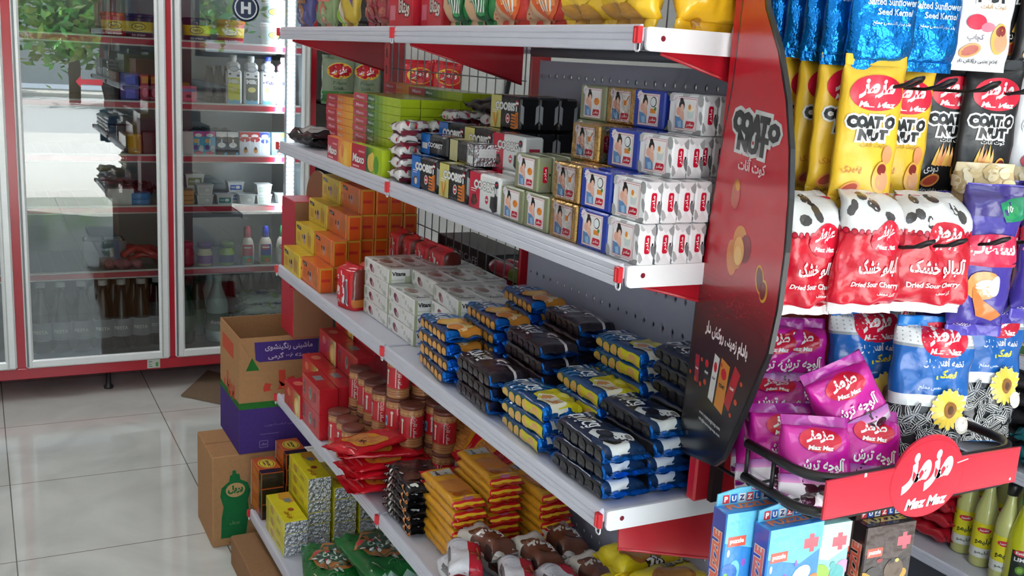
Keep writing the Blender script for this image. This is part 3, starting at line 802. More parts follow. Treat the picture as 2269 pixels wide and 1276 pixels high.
# ---- black, yellow and red biscuit bricks
def coob(nm, c1, c2, food, txt2):
    w, d, h = .126, .042, .0655
    f = Art(); f.rect(-w/2, -h/2, -w/2+.046, h/2, c1); dark = c2 == BLACK
    f.text('COOBIST', .006, .012, PW, w=.098, h=.016, bold=.05, outline=S(120,124,130) if dark else S(90,92,98), ow=.05)
    f.ell(.0125, -.011, .0085, .0095, S(238, 232, 232)); f.ell(.0125, -.011, .0065, .0075, S(206, 60, 80)); f.rect(.0085,-.0125,.0165,-.0095,PW)
    if dark:
        for k in range(5): f.poly([(.026,-.029+k*.006),(.044,-.030+k*.006),(.044,-.026+k*.006),(.026,-.025+k*.006)], S(226-6*(k%2), 132-10*(k%2), 50))
        f.poly([(.044,-.030),(.058,-.027),(.055,.004),(.043,.001)], S(222,126,48)); f.ell(.049,-.012,.004,.012,S(200,104,34),rot=-.05)
        f.ell(.050,.020,.0065,.0065,S(150,30,50)); f.rect(.0445,.018,.0555,.022,PW)
    else:
        f.poly([(.026,-.022),(.040,-.030),(.056,-.026),(.055,.000),(.046,.004),(.044,-.002),(.028,-.002)], S(52,52,56)); f.poly([(.041,-.028),(.053,-.026),(.052,.0),(.043,.0)], S(38,38,42))
        f.ell(.050,.020,.0075,.0065,S(40,42,58)); f.rect(.044,.019,.056,.0225,S(190,30,60))
    if food == 'coconut': f.ell(-.040,-.018,.010,.009,S(112,72,50)); f.ell(-.038,-.019,.007,.007,S(232,232,226))
    if food == 'wheat':
        for k in range(6): f.stroke([(-.040,-.032),(-.040+.013*sin(k-2.5),-.006+.003*(k%3))], .0022, S(232,150,60))
    if food == 'choc': f.poly([(-.054,-.022),(-.040,-.029),(-.026,-.020),(-.034,-.006),(-.048,-.008)], S(74,32,30)); f.poly([(-.048,-.018),(-.038,-.022),(-.032,-.014),(-.042,-.009)], S(110,54,44))
    f.rect(-.054,.002,-.030,.0035,PW); f.rect(-.054,-.002,-.034,-.0008,PW)
    e = Art()
    if dark:
        for s_ in (-1, 1): e.poly([(s_*.021,-.012),(s_*.013,-.020),(s_*.013,.014),(s_*.021,.020)], S(196,200,202))
    else:
        e.rect(-.016,-.020,.016,-.012,S(170,172,176)); e.rect(-.010,.004,.012,.012,S(190,60,80))
    sid = Art(); sid.rect(-w/2, -.03, -w/2+.046, .03, c1); sid.text('COOBIST', .008, 0, S(210,212,214), w=.07, h=.010, bold=.04); sid.rect(-.055,-.010,-.030,.002,PW)
    return carton(nm, w, d, h, c2, {'-y': f, '+x': e, '+z': sid, '-z': sid}, 'film', .004)
CB = {'blue and black': coob('biscuit_brick', S(28, 110, 196), BLACK, 'coconut', ''), 'yellow and black': coob('biscuit_brick', S(214, 204, 120), BLACK, 'wheat', ''),
      'red and white': coob('biscuit_brick', S(206, 30, 62), S(236, 236, 236), 'choc', '')}
_t = Art(); _t.rect(-.021,-.033,.021,.033,S(214,216,220),'crinkled_foil'); _t.rect(-.012,-.022,.004,.026,S(236,236,236))
_f = Art(); _f.rect(-.063,-.033,-.020,.033,S(196,190,140)); _f.rect(.030,-.033,.063,.033,S(210,212,216),'crinkled_foil'); _f.rect(.036,-.016,.060,-.002,S(232,232,232),'paint')
torn = carton('biscuit_brick', .126, .042, .0655, S(44,44,46), {'-y': _f, '+x': _t, '-z': _f}, 'film', .005)
CN = ('blue and black', 'yellow and black', 'red and white')
def cb(c, x, y, z, lab, rot=(0, 0, 0)): put(CB[c], lab, (x, y, z), rot, 'printed biscuit bricks', 'biscuit pack')
z0 = ZB_ + .0005
for i, (c, x) in enumerate(((CN[0], 1.022), (CN[1], 1.166), (CN[2], 1.305))):
    cb(c, x, .041, z0, c + ' biscuit brick standing at the shelf edge, bottom layer', (0, 0, J(.02)))
cb(CN[0], .990, .020 + .033, z0 + .0662 + .021, 'blue and black biscuit brick lying flat on the blue front one', (RAD(-90), 0, RAD(2)))
CB['torn'] = torn
cb('torn', 1.128, .020 + .033, z0 + .0662 + .021, 'dark biscuit brick lying flat with a torn silver end', (RAD(-90), 0, RAD(-3)))
for lay in range(2):
    for i, x in enumerate((.980, 1.110, 1.240)):
        cb(CN[i], x, .117, z0 + lay*.0662, '%s biscuit brick in the middle row, %s layer' % (CN[i], ('lower', 'upper')[lay]), (0, 0, J(.02)))
for row in range(3):
    for lay in range(3):
        cb(CN[1], 1.106, .175 + row*.0435, z0 + lay*.0662, 'yellow and black biscuit brick at the back, %s layer, %s of three deep' % (LAY[lay], ORD[row]), (0, 0, J(.015)))

# ---- flat biscuit cartons, red ends, orange or green sides
def maxo(nm, w, d, h, kind, standing):
    f = Art(); rw = w*(.32 if not standing else .49)
    f.rect(-w/2, -h, -w/2+rw, h, S(184, 38, 62))
    if kind == 'orange':
        c0, c1, side, body = (226,120,60), (240,180,60), S(236,160,56), S(230,140,58)
    else:
        c0, c1, side, body = (40,92,50), (172,196,30), S(176,198,30), S(172,194,34)
    N = 8
    for k in range(N):
        t = min(1, k/(N-1)*1.6); f.rect(-w/2+rw+(w-rw)*k/N, -h, -w/2+rw+(w-rw)*(k+1)/N, h, S(*[int(c0[i]+(c1[i]-c0[i])*t) for i in range(3)]))
    if standing:
        f.text('Maxo', -w/2+rw*.48, -.003, PW, w=rw*.82, h=.020, bold=.03, shear=.15, outline=S(130,20,40), ow=.06)
        f.rect(-w/2+rw*.5,.012,-w/2+rw*.9,.016,S(220,150,160)); f.rect(-w/2+rw*.1,-.023,-w/2+rw*.55,-.019,S(230,180,180))
        fc = S(238,170,70) if kind == 'orange' else S(222,180,90)
        f.ell(w*.16, -.004, .022, .020, fc); f.ell(w*.20, .004, .012, .016, S(226,120,60) if kind == 'orange' else S(232,196,90)); f.ell(w*.33,-.006,.016,.020,S(244,196,80) if kind == 'orange' else S(90,150,40))
    else:
        f.text('Maxo', -w/2+rw*.5, 0, S(226,190,196), w=rw*.55, h=h*.42, bold=.02)
        f.text('Maxo', -w/2+rw*1.28, 0, S(200,200,190), w=rw*.4, h=h*.35, bold=.02)
    return carton(nm, w, d, h, body, {'-y': f}, 'film' if kind == 'green' and not standing else 'carton', .001, cols={'+x': side})
ms1 = maxo('biscuit_carton', .193, .020, .0585, 'orange', True); ms2 = maxo('biscuit_carton', .193, .020, .0600, 'green', True)
put(ms1, 'red and orange biscuit carton standing on its edge at the shelf front', (.539, .006, z0), (0, 0, RAD(-2)), None, 'carton')
put(ms2, 'red and green biscuit carton standing on its edge at the shelf front', (.736, .008, z0), (0, 0, RAD(1)), None, 'carton')
mo = maxo('biscuit_carton', .300, .0485, .0186, 'orange', False); mg = maxo('biscuit_carton', .320, .0478, .0186, 'green', False)
for row, (y, n) in enumerate(((.105, 8), (.155, 8), (.270, 10))):
    for k in range(n): put(mo, 'flat red carton with orange side, %s up, in the %s orange stack' % (ORD[k], ('front', 'middle', 'rear')[row]), (.316 + J(.002), y + J(.001), z0 + k*.0188), (0, 0, J(.008)), 'flat biscuit cartons', 'carton')
for row in range(5):
    for k in range(9 if row in (0,) else 10 if row > 2 else 9):
        put(mg, 'flat lime-ended carton, %s up, in the %s green stack from the aisle' % (ORD[k], ORD[row]), (.638 + J(.0015), .076 + row*.0487, z0 + k*.0188), (0, 0, J(.006)), 'flat biscuit cartons', 'carton')

# ---- crimped white and red sweets, five deep
def sweet(nm, seed, a, b):
    rnd = random.Random(seed); f = Art()
    for k in range(14): f.ell(rnd.uniform(-.03,.03), rnd.uniform(-.04,.04), rnd.uniform(.002,.007), rnd.uniform(.002,.006), rnd.choice([a, b, S(150,150,150), S(176,40,60)]), 9)
    f.rect(.006, -.03, .016, .03, S(150,110,120))
    return pack(nm, .041, .090, .026, 3.2, lambda x, y: S(226,222,222) if abs(x) < .034 else S(120,30,50), front=f, fin=.014, taper=.10, nl=10, nc=20, wr=.0013, seed=seed, lying=True, seal='soft_film', sealcol=S(234,232,232), mat='film')
sw = [sweet('sweet_bar', 3, S(200,70,90), S(120,150,100)), sweet('sweet_bar', 5, S(170,60,80), S(190,170,170))]
for pile, (x, y, n) in enumerate(((.906, .0225, 5), (.848, .066, 5), (.866, .110, 5), (.868, .154, 6), (.866, .198, 6), (.868, .242, 6), (.968, .200, 6), (.968, .244, 6))):
    for k in range(n):
        put(sw[(k+pile) % 2], 'white and red wrapped sweet bar, %s layer, %s pile from the edge' % (LAY[k], ORD[pile]), (x + J(.003), y + J(.001), ZB_ + .001 + k*.0245), (0, 0, RAD(180*(k % 2)) + J(.06)), 'crimped sweet bars', 'sweet')
dk = pack('dark_pouch', .090, .165, .026, 2.4, lambda x, y: S(46,30,34), front=None, seed=9, lying=True, seal='film', wr=.003, mat='film')
put(dk, 'dark brown pouch lying on top of the rear sweet bars', (.945, .222, ZB_ + .1485), (0, 0, RAD(6)), None, 'pouch')
# ---- black pouch at the fridge end
def pouch_front():
    a = Art(); a.rect(-.045, -.05, .035, .06, S(150,148,148)); a.ell(-.01, 0, .03, .04, S(176,174,172)); return a
bp = pack('black_pouch', .11, .175, .045, 2.3, lambda x, y: S(30,30,33), front=pouch_front(), seed=4, lying=True, seal='film', wr=.003, mat='film')
put(bp, 'black pouch with a grey label lying at the fridge end of the shelf', (.135, .065, ZB_ + .001), (0, 0, RAD(8)), None, 'pouch')
bp2 = pack('small_pouch', .07, .10, .03, 2.3, lambda x, y: S(196,50,50) if y > .05 else S(40,36,40), seed=6, lying=True, seal='film', wr=.003)
put(bp2, 'small red and dark pouch lying behind the black one', (.10, .17, ZB_ + .001), (0, 0, RAD(30)), None, 'pouch')
# ================================================================ topmost shelf: snack bags standing along the edge
def snack(nm, W, L, T, base, art, seed, fin=.012, wr=.0022, mat='film', sc=None):
    art.shift(0, -.034 if 'crisp' not in nm else 0)
    return pack(nm, W, L, T, 2.3, base if callable(base) else (lambda a, y: base), front=art, fin=fin, wr=wr, seed=seed, seal=mat, sealcol=sc, taper=.22, nl=16, nc=24)
def stand(o, label, x, y, z, rz=0, lean=0, group='snack bags on the topmost shelf', cat='snack bag'):
    return put(o, label, (x, y, z), (RAD(lean), 0, RAD(rz)), group, cat)
zt = ZA + .001
def a_toy(c1, c2, c3):
    a = Art(); a.rect(-.05,-.10,.05,-.02,c1); a.ell(.012,-.045,.018,.045,c2); a.ell(.012,-.030,.012,.016,c3); a.ell(-.02,-.05,.012,.03,c3); a.rect(-.045,.0,.045,.06,c2); return a
def AX(px): return at(px, 62, 1, .03)[0]
specs = []
o = snack('snack_bag', .115, .20, .04, S(86,84,140), a_toy(S(96,94,150), S(150,104,70), S(170,160,170)), 11); stand(o, 'purple-blue snack bag at the fridge end of the topmost shelf', .085, .045, zt)
o = snack('snack_bag', .105, .20, .04, S(140,160,110), a_toy(S(140,160,112), S(206,120,104), S(176,190,150)), 12); stand(o, 'sage green snack bag with a pink figure', .300, .040, zt, 4)
a = Art(); a.rect(-.05,-.10,-.032,.1,S(150,200,50)); a.rect(-.032,-.10,-.024,.1,S(220,224,180)); a.poly([(-.02,.1),(.06,.1),(.06,-.02)],S(110,84,160)); a.ell(-.005,-.02,.010,.028,S(232,210,180)); a.ell(.018,-.055,.022,.016,S(220,170,60)); a.stroke([(0,-.052),(.018,-.062),(.034,-.052)],.004,S(120,110,60))
o = snack('snack_bag', .125, .20, .04, S(212,180,60), a, 13); stand(o, 'yellow and purple snack bag with a lime edge', .465, .042, zt, -3)
a = Art()
for i in range(4):
    for j in range(5): a.ell(-.045+i*.030, -.082+j*.026, .014, .012, S(150,66,62)); a.ell(-.045+i*.030, -.080+j*.026, .010, .008, S(176,92,80))
a.text('Vitana', 0, .05, PW, w=.07, bold=.04)
o = snack('snack_bag', .145, .20, .045, S(176,60,76), a, 14, mat='film'); stand(o, 'clear red snack bag showing round brown biscuits', .700, .040, zt, 2)
def vit_red():
    a = Art(); a.rect(-.07,-.10,.07,.10,S(196,30,46)); a.poly([(-.05,.10),(-.03,.0),(.0,-.012),(.02,.02),(.02,.10)],S(226,130,70)); a.text(fa('ویتانا'), .020, -.060, S(232,226,214), w=.060, h=.036, bold=.03, outline=S(96,30,40), ow=.07)
    a.rect(-.058,-.084,-.028,-.054,S(214,110,130)); return a
vr = carton('wafer_carton', .128, .040, .19, S(190,28,46), {'-y': vit_red().shift(0, .005)}, 'film', .002)
stand(vr, 'plain red wafer carton beside the clear biscuit bag', .873, .036, zt)
stand(vr, 'plain red wafer carton overlapped by the green pouch', 1.012, .048, zt, -4)
def cuke(c1, c2, c3):
    a = Art(); a.poly([(-.06,.10),(-.03,.10),(-.005,-.03),(.01,-.075),(-.06,-.09)],S(218,176,136)); a.ell(.0,.015,.034,.075,c1,rot=.28); a.ell(.002,.015,.026,.064,c2,rot=.28)
    for k in range(5): a.stroke([(-.014+k*.008,.06),(-.012+k*.009,.02),(-.004+k*.007,-.04)], .003, PW)
    a.poly([(.036,.1),(.06,.1),(.06,-.03),(.046,-.03)],c3); a.poly([(.002,-.10),(.014,-.066),(.034,-.07),(.040,-.092)],S(240,200,40)); a.rect(.042,-.1,.06,-.07,S(30,40,34)); return a
cg = snack('snack_bag', .112, .20, .045, S(34,128,62), cuke(S(24,96,50), S(60,140,84), S(20,130,50)), 16)
stand(cg, 'green snack pouch standing next to the red bags', 1.135, .040, zt, 2); stand(cg, 'green snack pouch standing next to the orange ones', 1.245, .036, zt, 5)
co = snack('snack_bag', .105, .20, .045, S(214,56,40), cuke(S(226,96,40), S(240,150,80), S(206,40,36)), 17)
stand(co, 'orange-red snack pouch beside the second green one', 1.352, .038, zt, 3); stand(co, 'orange-red snack pouch beside the first yellow bag', 1.455, .050, zt, 6)
def chip():
    a = Art(); a.ell(0,.045,.060,.085,S(238,196,60)); a.ell(0,.050,.052,.074,S(214,168,80)); a.ell(.0,.055,.044,.062,S(240,202,84)); a.poly([(-.012,.05),(.012,.05),(.008,.012),(-.016,.012)],S(242,210,130)); a.ell(.0,-.05,.05,.016,S(196,140,50)); return a
cy = snack('snack_bag', .125, .205, .055, S(238,192,44), chip(), 18, wr=.003)
stand(cy, 'yellow crisp bag in the third place from the open end', 1.585, .045, zt, 3); stand(cy, 'yellow crisp bag in the second place from the corner', 1.712, .040, zt, -4) if False else None
stand(cy, 'yellow crisp bag at the front corner facing the aisle', 1.700, .042, zt, -3)
def chip_back():
    a = Art(); a.poly([(-.05,.10),(-.01,.10),(-.026,-.01),(-.05,-.005)],S(255,236,190))
    for k in range(9): a.rect(-.020,.085-k*.012,.048-.003*(k % 3),.088-k*.012,S(206,150,40))
    a.ell(-.016,-.058,.007,.007,S(196,140,50)); a.poly([(-.06,-.10),(-.03,-.078),(.02,-.07),(.05,-.085),(.06,-.10)],S(226,120,60)); a.poly([(-.03,-.1),(.0,-.086),(.03,-.1)],S(240,170,130)); return a
cb_ = snack('snack_bag', .100, .205, .045, S(244,190,40), chip_back(), 19, wr=.003)
stand(cb_, 'back of a yellow crisp bag facing the street, by the shelf corner', 1.775, .075, zt, 88) if False else None
stand(cb_, 'back of a yellow crisp bag at the shelf end, next to the corner', 1.772, .115, zt, 90); stand(cb_, 'back of a yellow crisp bag at the shelf end beside the red panel', 1.774, .222, zt, 88)
# ================================================================ third shelf: boxes, dessert cups, date biscuits, blue biscuit packs
zc = ZC + .0005
def tea_art(w, h, dark, fig):
    a = Art(); a.poly([(-w*.44,h*.40),(-w*.20,h*.36),(-w*.18,h*.22),(-w*.42,h*.26)], S(52,44,52)); a.rect(-w*.40,h*.27,-w*.24,h*.33,S(150,140,120))
    a.rect(-w*.40,-h*.28,-w*.22,h*.10,dark); a.ell(w*.02,-h*.06,w*.07,h*.22,S(196,150,140)); a.ell(w*.02,h*.02,w*.04,h*.10,S(70,50,60)); a.ell(-w*.10,h*.0,w*.03,h*.10,S(120,70,30))
    a.ell(w*.24,0,w*.06,h*.34,fig); a.ell(w*.34,-h*.05,w*.05,h*.30,fig); a.rect(w*.40,-h*.5,w*.42,h*.5,S(236,220,120)); return a
def tea(nm, c, dark, fig, end):
    e = Art(); e.rect(-.014,-.004,.010,.004,S(200,50,40)); e.rect(-.0175,-.033,-.0155,.033,S(216,170,70)); e.rect(.0155,-.033,.0175,.033,S(216,170,70)); e.rect(-.018,.028,.018,.033,S(206,150,50))
    return carton(nm, .168, .0395, .0672, c, {'-y': tea_art(.168, .067, dark, fig), '+x': e}, 'film', .0015, cols={'+x': end})
ty = tea('sugar_biscuit_box', S(222,186,44), S(206,160,40), S(190,140,40), S(244,200,30)); to = tea('sugar_biscuit_box', S(224,108,36), S(206,96,36), S(200,110,40), S(220,86,28))
for row in range(4):
    for k in range((1, 2, 3, 4)[row]): put(ty, 'yellow box at the fridge end, %s layer, %s step back' % (LAY[k], ORD[row]), (.122 - .012*row + J(.002), .018 + row*.041, zc + k*.0674), (0, 0, J(.012)), 'yellow biscuit boxes', 'box')
for row in range(7):
    for k in range((1, 2, 3, 4, 4, 4, 4)[row]): put(to, 'orange box beside the yellow boxes, %s layer, %s row back' % (LAY[k], ORD[row]), (.296 - .012*min(row, 3) + J(.002), .022 + row*.041, zc + k*.0674), (0, 0, J(.012)), 'orange biscuit boxes', 'box')
# dessert cups
def cup():
    f = Art(); f.rect(-.036,-.052,.024,.055,S(206,26,40)); f.rect(-.010,.026,-.004,.040,PW); f.ell(-.023,.022,.004,.005,PW); f.ell(-.023,.022,.002,.003,S(206,26,40)); f.ell(-.023,-.040,.005,.005,PW); f.ell(-.023,-.040,.003,.003,S(206,26,40))
    f.text(fa('ویفر'), -.022, -.008, PW, w=.018, h=.034, bold=.03); f.rect(-.002,-.045,.004,.030,S(220,214,214)); f.rect(.006,-.046,.012,.020,S(40,40,80)); f.rect(.013,-.046,.020,.022,S(226,222,222)); f.rect(.0145,-.044,.0185,.018,S(60,60,90))
    return pack('dessert_cup', .080, .112, .058, 4.2, lambda a, y: S(112,34,24) if (abs(a) > .036 and y > .03) else S(206,116,50) if abs(a) > .036 else S(206,26,40), front=f, fin=.008, taper=.10, flat_bottom=True, nl=10, nc=28, wr=.0010, seed=21, seal='film', sealcol=S(190,24,36))
cu = cup()
put(cu, 'red dessert pouch standing alone at the shelf edge', (.545, .040, zc), (0, 0, RAD(14)), 'red dessert pouches', 'pouch')
put(cu, 'red dessert pouch hidden behind the front one', (.515, .105, zc), (0, 0, RAD(4)), 'red dessert pouches', 'pouch')
for i, (x, y) in enumerate(((.445, .165), (.532, .185), (.620, .200))):
    put(to, 'orange box lying under the %s red pouch of the back row' % ORD[i], (x + (.0, .004, .09)[i]*0 + (i-1)*.084, .232, zc), (0, 0, 0), 'orange biscuit boxes', 'box') if i == -1 else None
sup = Art()
for i, x in enumerate((.475, .645)):
    put(to, 'orange box lying under the back row of red pouches, %s one' % ('fridge side', 'street side')[i], (x, .215, zc), (0, 0, 0), 'orange biscuit boxes', 'box')
for i, x in enumerate((.440, .530, .620, .700)):
    put(cu, 'red dessert pouch in the raised back row, %s from the fridge end' % ORD[i], (x, .215 + J(.004), zc + .0676), (0, 0, J(.25)), 'red dessert pouches', 'pouch')
# white date biscuits
def vit():
    w, d, h = .1635, .055, .0345
    f = Art(); f.rect(-w/2,-h/2,-w/2+.006,h/2,S(170,176,150)); f.ell(-.030,-.001,.012,.0085,S(150,60,80),rot=-.5); f.ell(-.020,-.004,.009,.007,S(176,150,156),rot=-.4); f.ell(-.037,.002,.006,.006,S(110,40,60)); f.rect(.026,-.004,.036,.006,S(190,190,186)); f.ell(.046,-.004,.004,.005,S(190,192,186)); f.rect(-.012,-.015,.02,-.0135,S(200,196,196))
    for (x, y, rx, ry, c) in ((-.066,.004,.007,.010,176),(.062,-.008,.012,.006,190),(.016,.010,.010,.004,200),(-.052,-.012,.008,.003,186)): f.ell(x, y, rx, ry, S(c,c+2,c-8), 10)
    t = Art()
    for (x, y, rx, ry, c) in ((-.05,.016,.02,.008,170),(.02,-.018,.022,.007,176),(.05,.016,.016,.008,184),(-.03,-.02,.014,.006,160)): t.ell(x, y, rx, ry, S(c,c+2,c-6), 12)
    t.poly([(-.08,.027),(-.05,.027),(-.058,-.01),(-.08,-.027)],S(196,198,190)); t.ell(-.012,.002,.026,.015,S(178,150,142)); t.ell(-.008,.004,.018,.010,S(150,110,100)); t.ell(.040,-.010,.016,.009,S(170,172,160)); t.rect(.052,-.027,.082,.027,S(214,214,210)); t.text('Vitana', .058, 0, S(40,40,40), w=.036, h=.012, rot=pi/2, bold=.04)
    e = Art(); e.rect(-.027,-.017,-.020,.017,S(170,178,140)); e.rect(.014,-.017,.027,.0,S(176,182,150)); e.text('Vitana', -.002, .006, S(30,30,30), w=.034, h=.010, bold=.04); e.rect(-.02,-.010,.012,-.007,S(200,204,190))
    return carton('date_biscuit_box', w, d, h, S(226,224,222), {'-y': f, '+z': t, '+x': e}, 'film', .002)
vb = vit()
for ci, (x, hs, y0) in enumerate(((.672, (4, 4, 4, 4), .080), (.840, (3, 4, 4, 4), .080), (1.006, (3, 4, 4, 0), .118))):
    for row, n in enumerate(hs):
        for k in range(n): put(vb, 'white date biscuit box, %s layer, %s row back, %s stack from the fridge' % (LAY[k], ORD[row], ORD[ci]), (x + J(.002), y0 + row*.0565 + J(.0008), zc + k*.0348), (0, 0, J(.012)), 'white date biscuit boxes', 'box')
put(vb, 'white date biscuit box lying askew on the front of the third stack', (1.000, .118, zc + 3*.0348), (0, 0, RAD(-5)), 'white date biscuit boxes', 'box')
# blue biscuit packs
def tiv(nm, kind, seed):
    L, W, T = .186, .072, .0262
    body, side, tip = {'orange': (S(22,58,112), S(70,70,76), None), 'cocoa': (S(22,22,32), S(44,32,36), None), 'lemon': (S(20,66,122), S(40,80,110), None), 'cookie': (S(14,30,62), S(28,28,34), None)}[kind]
    f = Art(); A = Art()
    # drawn along the pack: u to the street end, v towards the aisle back; converted to pack coordinates (a = -v, y = u)
    def P(u, v): return (-v, u)
    def R(u0, v0, u1, v1, c): f.rect(-v1, u0, -v0, u1, c)
    if kind == 'orange':
        for k in range(7): f.poly([P(-.09+.012*k,.036),P(-.082+.012*k,.036),P(-.02+.012*k,-.036),P(-.03+.012*k,-.036)], S(64,116,170))
        f.poly([P(-.02,-.036),P(.012,.010),P(.030,.020),P(.070,.020),P(.080,-.0),P(.080,-.036)], S(206,132,40)); f.ell(*P(.012,.004), .026,.026,S(236,170,70)); f.ell(*P(.012,.004), .018,.018,S(240,190,96)); f.ell(*P(.052,.004), .020,.024,S(244,206,150)); f.ell(*P(.056,.010), .013,.018,S(226,140,60)); f.ell(*P(.05,-.018),.010,.016,S(222,196,110))
    if kind == 'cocoa':
        f.poly([P(-.086,-.036),P(.0,.036),P(.086,.036),P(.086,-.036)], S(30,22,28)); f.ell(*P(.020,-.012), .020,.026,S(96,72,74)); f.ell(*P(.020,-.012), .012,.018,S(206,196,192)); f.ell(*P(.020,-.012), .007,.011,S(60,44,46)); f.stroke([P(.03,-.018),P(.05,-.014),P(.08,-.012)], .006, S(214,206,204))
    if kind == 'lemon':
        for k in range(5): f.poly([P(-.09+.014*k,.036),P(-.082+.014*k,.036),P(-.03+.014*k,-.036),P(-.04+.014*k,-.036)], S(50,110,160))
        f.poly([P(-.010,-.036),P(-.004,-.004),P(.010,.020),P(.050,.022),P(.078,.006),P(.080,-.036)], S(214,202,30)); f.poly([P(.014,.012),P(.034,.026),P(.084,.020),P(.080,-.004),P(.026,-.010)], S(236,230,206)); f.ell(*P(.046,.006), .013,.024,S(206,140,80)); f.ell(*P(.060,-.020), .012,.022,S(196,180,20)); f.ell(*P(.036,-.024), .008,.012,S(226,216,90))
    if kind == 'cookie':
        f.poly([P(-.0,-.036),P(.012,.020),P(.040,.036),P(.086,.036),P(.086,-.036)], S(26,50,84)); f.poly([P(-.002,.010),P(.012,.026),P(.044,.020),P(.060,.028),P(.080,.022),P(.084,.0),P(.066,-.010),P(.050,-.028),P(.030,-.020),P(.010,-.010)], S(222,226,226)); f.ell(*P(.046,.008), .016,.021,S(30,28,30)); f.ell(*P(.020,.004), .012,.012,S(28,34,50)); f.ell(*P(.048,-.022), .008,.012,S(232,232,230)); f.ell(*P(.048,-.022), .005,.008,S(130,130,130))
    f.text('tivicã', *P(-.040, .010), S(236,238,242), w=.062, h=.030, rot=pi/2, bold=.01, shear=.1)
    f.text('biscuit with cream', *P(-.046, -.014), S(206,210,216), w=.050, h=.007, rot=pi/2)
    # side prints: round biscuits along the aisle side and back side (past the edge of the print face)
    ck = {'orange': S(220,160,80), 'cocoa': S(52,40,42), 'lemon': S(216,166,90), 'cookie': S(40,38,42)}[kind]; ce = {'orange': S(196,130,60), 'cocoa': S(30,24,28), 'lemon': S(196,186,40), 'cookie': S(22,24,30)}[kind]
    for sgn in (1, -1):
        c = sgn*(W/2 + T*.46)
        for k in range(6): f.ell(c, -.060 + k*.0245, .0092, .0112, ce); f.ell(c, -.060 + k*.0245, .0078, .0098, ck)
        if kind == 'lemon': f.poly([(c-.011,.026),(c+.011,.010),(c+.011,.074),(c-.011,.074)], S(206,196,36)); f.ell(c,.05,.008,.012,S(216,160,90))
    return pack(nm, W, L, T, 5.5, lambda a, y: (body if abs(a) < W/2*.97 else side), front=f, fin=.014, taper=.07, nl=14, nc=30, wr=.0011, seed=seed, lying=True, seal='foil', sealcol=S(20,116,214), mat='film', sealin=.010)
TV = [('orange', tiv('biscuit_pack', 'orange', 31)), ('cocoa', tiv('biscuit_pack', 'cocoa', 32)), ('lemon', tiv('biscuit_pack', 'lemon', 33)), ('black cookie', tiv('biscuit_pack', 'cookie', 34))]
for ci, (nm, o) in enumerate(TV):
    for row in range(3):
        n = ((4, 5, 6), (3, 5, 6), (3, 4, 6), (3, 4, 7))[ci][row]
        for k in range(n):
            x = (1.128, 1.318, 1.508, 1.697)[ci] + (0, .030, .012)[row]*(0 if ci == 3 else 1) + J(.006)
            put(o, 'blue foil biscuit pack with %s print, %s layer, %s row back' % (nm, LAY[k], ORD[row]), (x, (.048, .132, .222)[row] - (.0 if ci else .0) + J(.003), zc + .0008 + k*.0268), (J(.02), J(.02), RAD((-3, -2, -2, -1)[ci]) + J(.04)), 'blue foil biscuit packs', 'biscuit pack')
# ================================================================ fourth shelf: red boxes, wafer jars, red, black and orange packs, coconut packs
zd = ZD + .0005
def redbox(kind):
    w, d, h = .166, .052, .0715; f = Art(); t = Art()
    if kind:
        for k in range(8): f.rect(-w/2 + w*(.45+.07*k), -h/2, -w/2 + w*(.52+.07*k), h/2, S(200-4*k+0, 40+22*k, 34+8*k))
        f.ell(w*.30,-h*.1,.026,.028,S(238,190,90)); f.ell(w*.30,-h*.1,.016,.02,S(250,226,150)); f.ell(-w*.2,h*.18,.018,.012,S(226,110,90)); f.rect(w*.42,-h/2,w*.5,h/2,S(240,214,150)); t.ell(-.03,0,.02,.014,S(226,120,100))
    else:
        f.rect(-w*.46,-h*.25,-w*.34,h*.25,S(110,110,110)); f.rect(-w*.44,-h*.2,-w*.36,h*.2,S(150,40,50)); f.ell(-w*.02,0,.013,.018,S(150,150,140)); f.ell(-w*.02,.004,.008,.010,S(90,100,100)); f.ell(w*.22,0,.014,.014,S(150,40,50)); t.rect(-.04,-.012,.0,.012,S(140,140,150)); f.rect(-w/2,h*.42,w/2,h/2,S(206,60,60))
    return carton('wafer_box', w, d, h, S(190,30,42), {'-y': f, '+z': t}, 'film', .0015)
rb = (redbox(1), redbox(0))
for row in range(4):
    for k in range(row+1): put(rb[0], 'red box with a glowing yellow end print, %s layer, %s step back' % (LAY[k], ORD[row]), (.165 - .010*row + J(.002), .020 + row*.054, zd + k*.0717), (0, 0, J(.012)), 'red wafer boxes', 'box')
    for k in range((2, 2, 3, 4)[row]): put(rb[1], 'plain red box beside the jars, %s layer, %s row back' % (LAY[k], ORD[row]), (.336 - .010*row + J(.002), .024 + row*.054, zd + k*.0717), (0, 0, J(.012)), 'red wafer boxes', 'box')
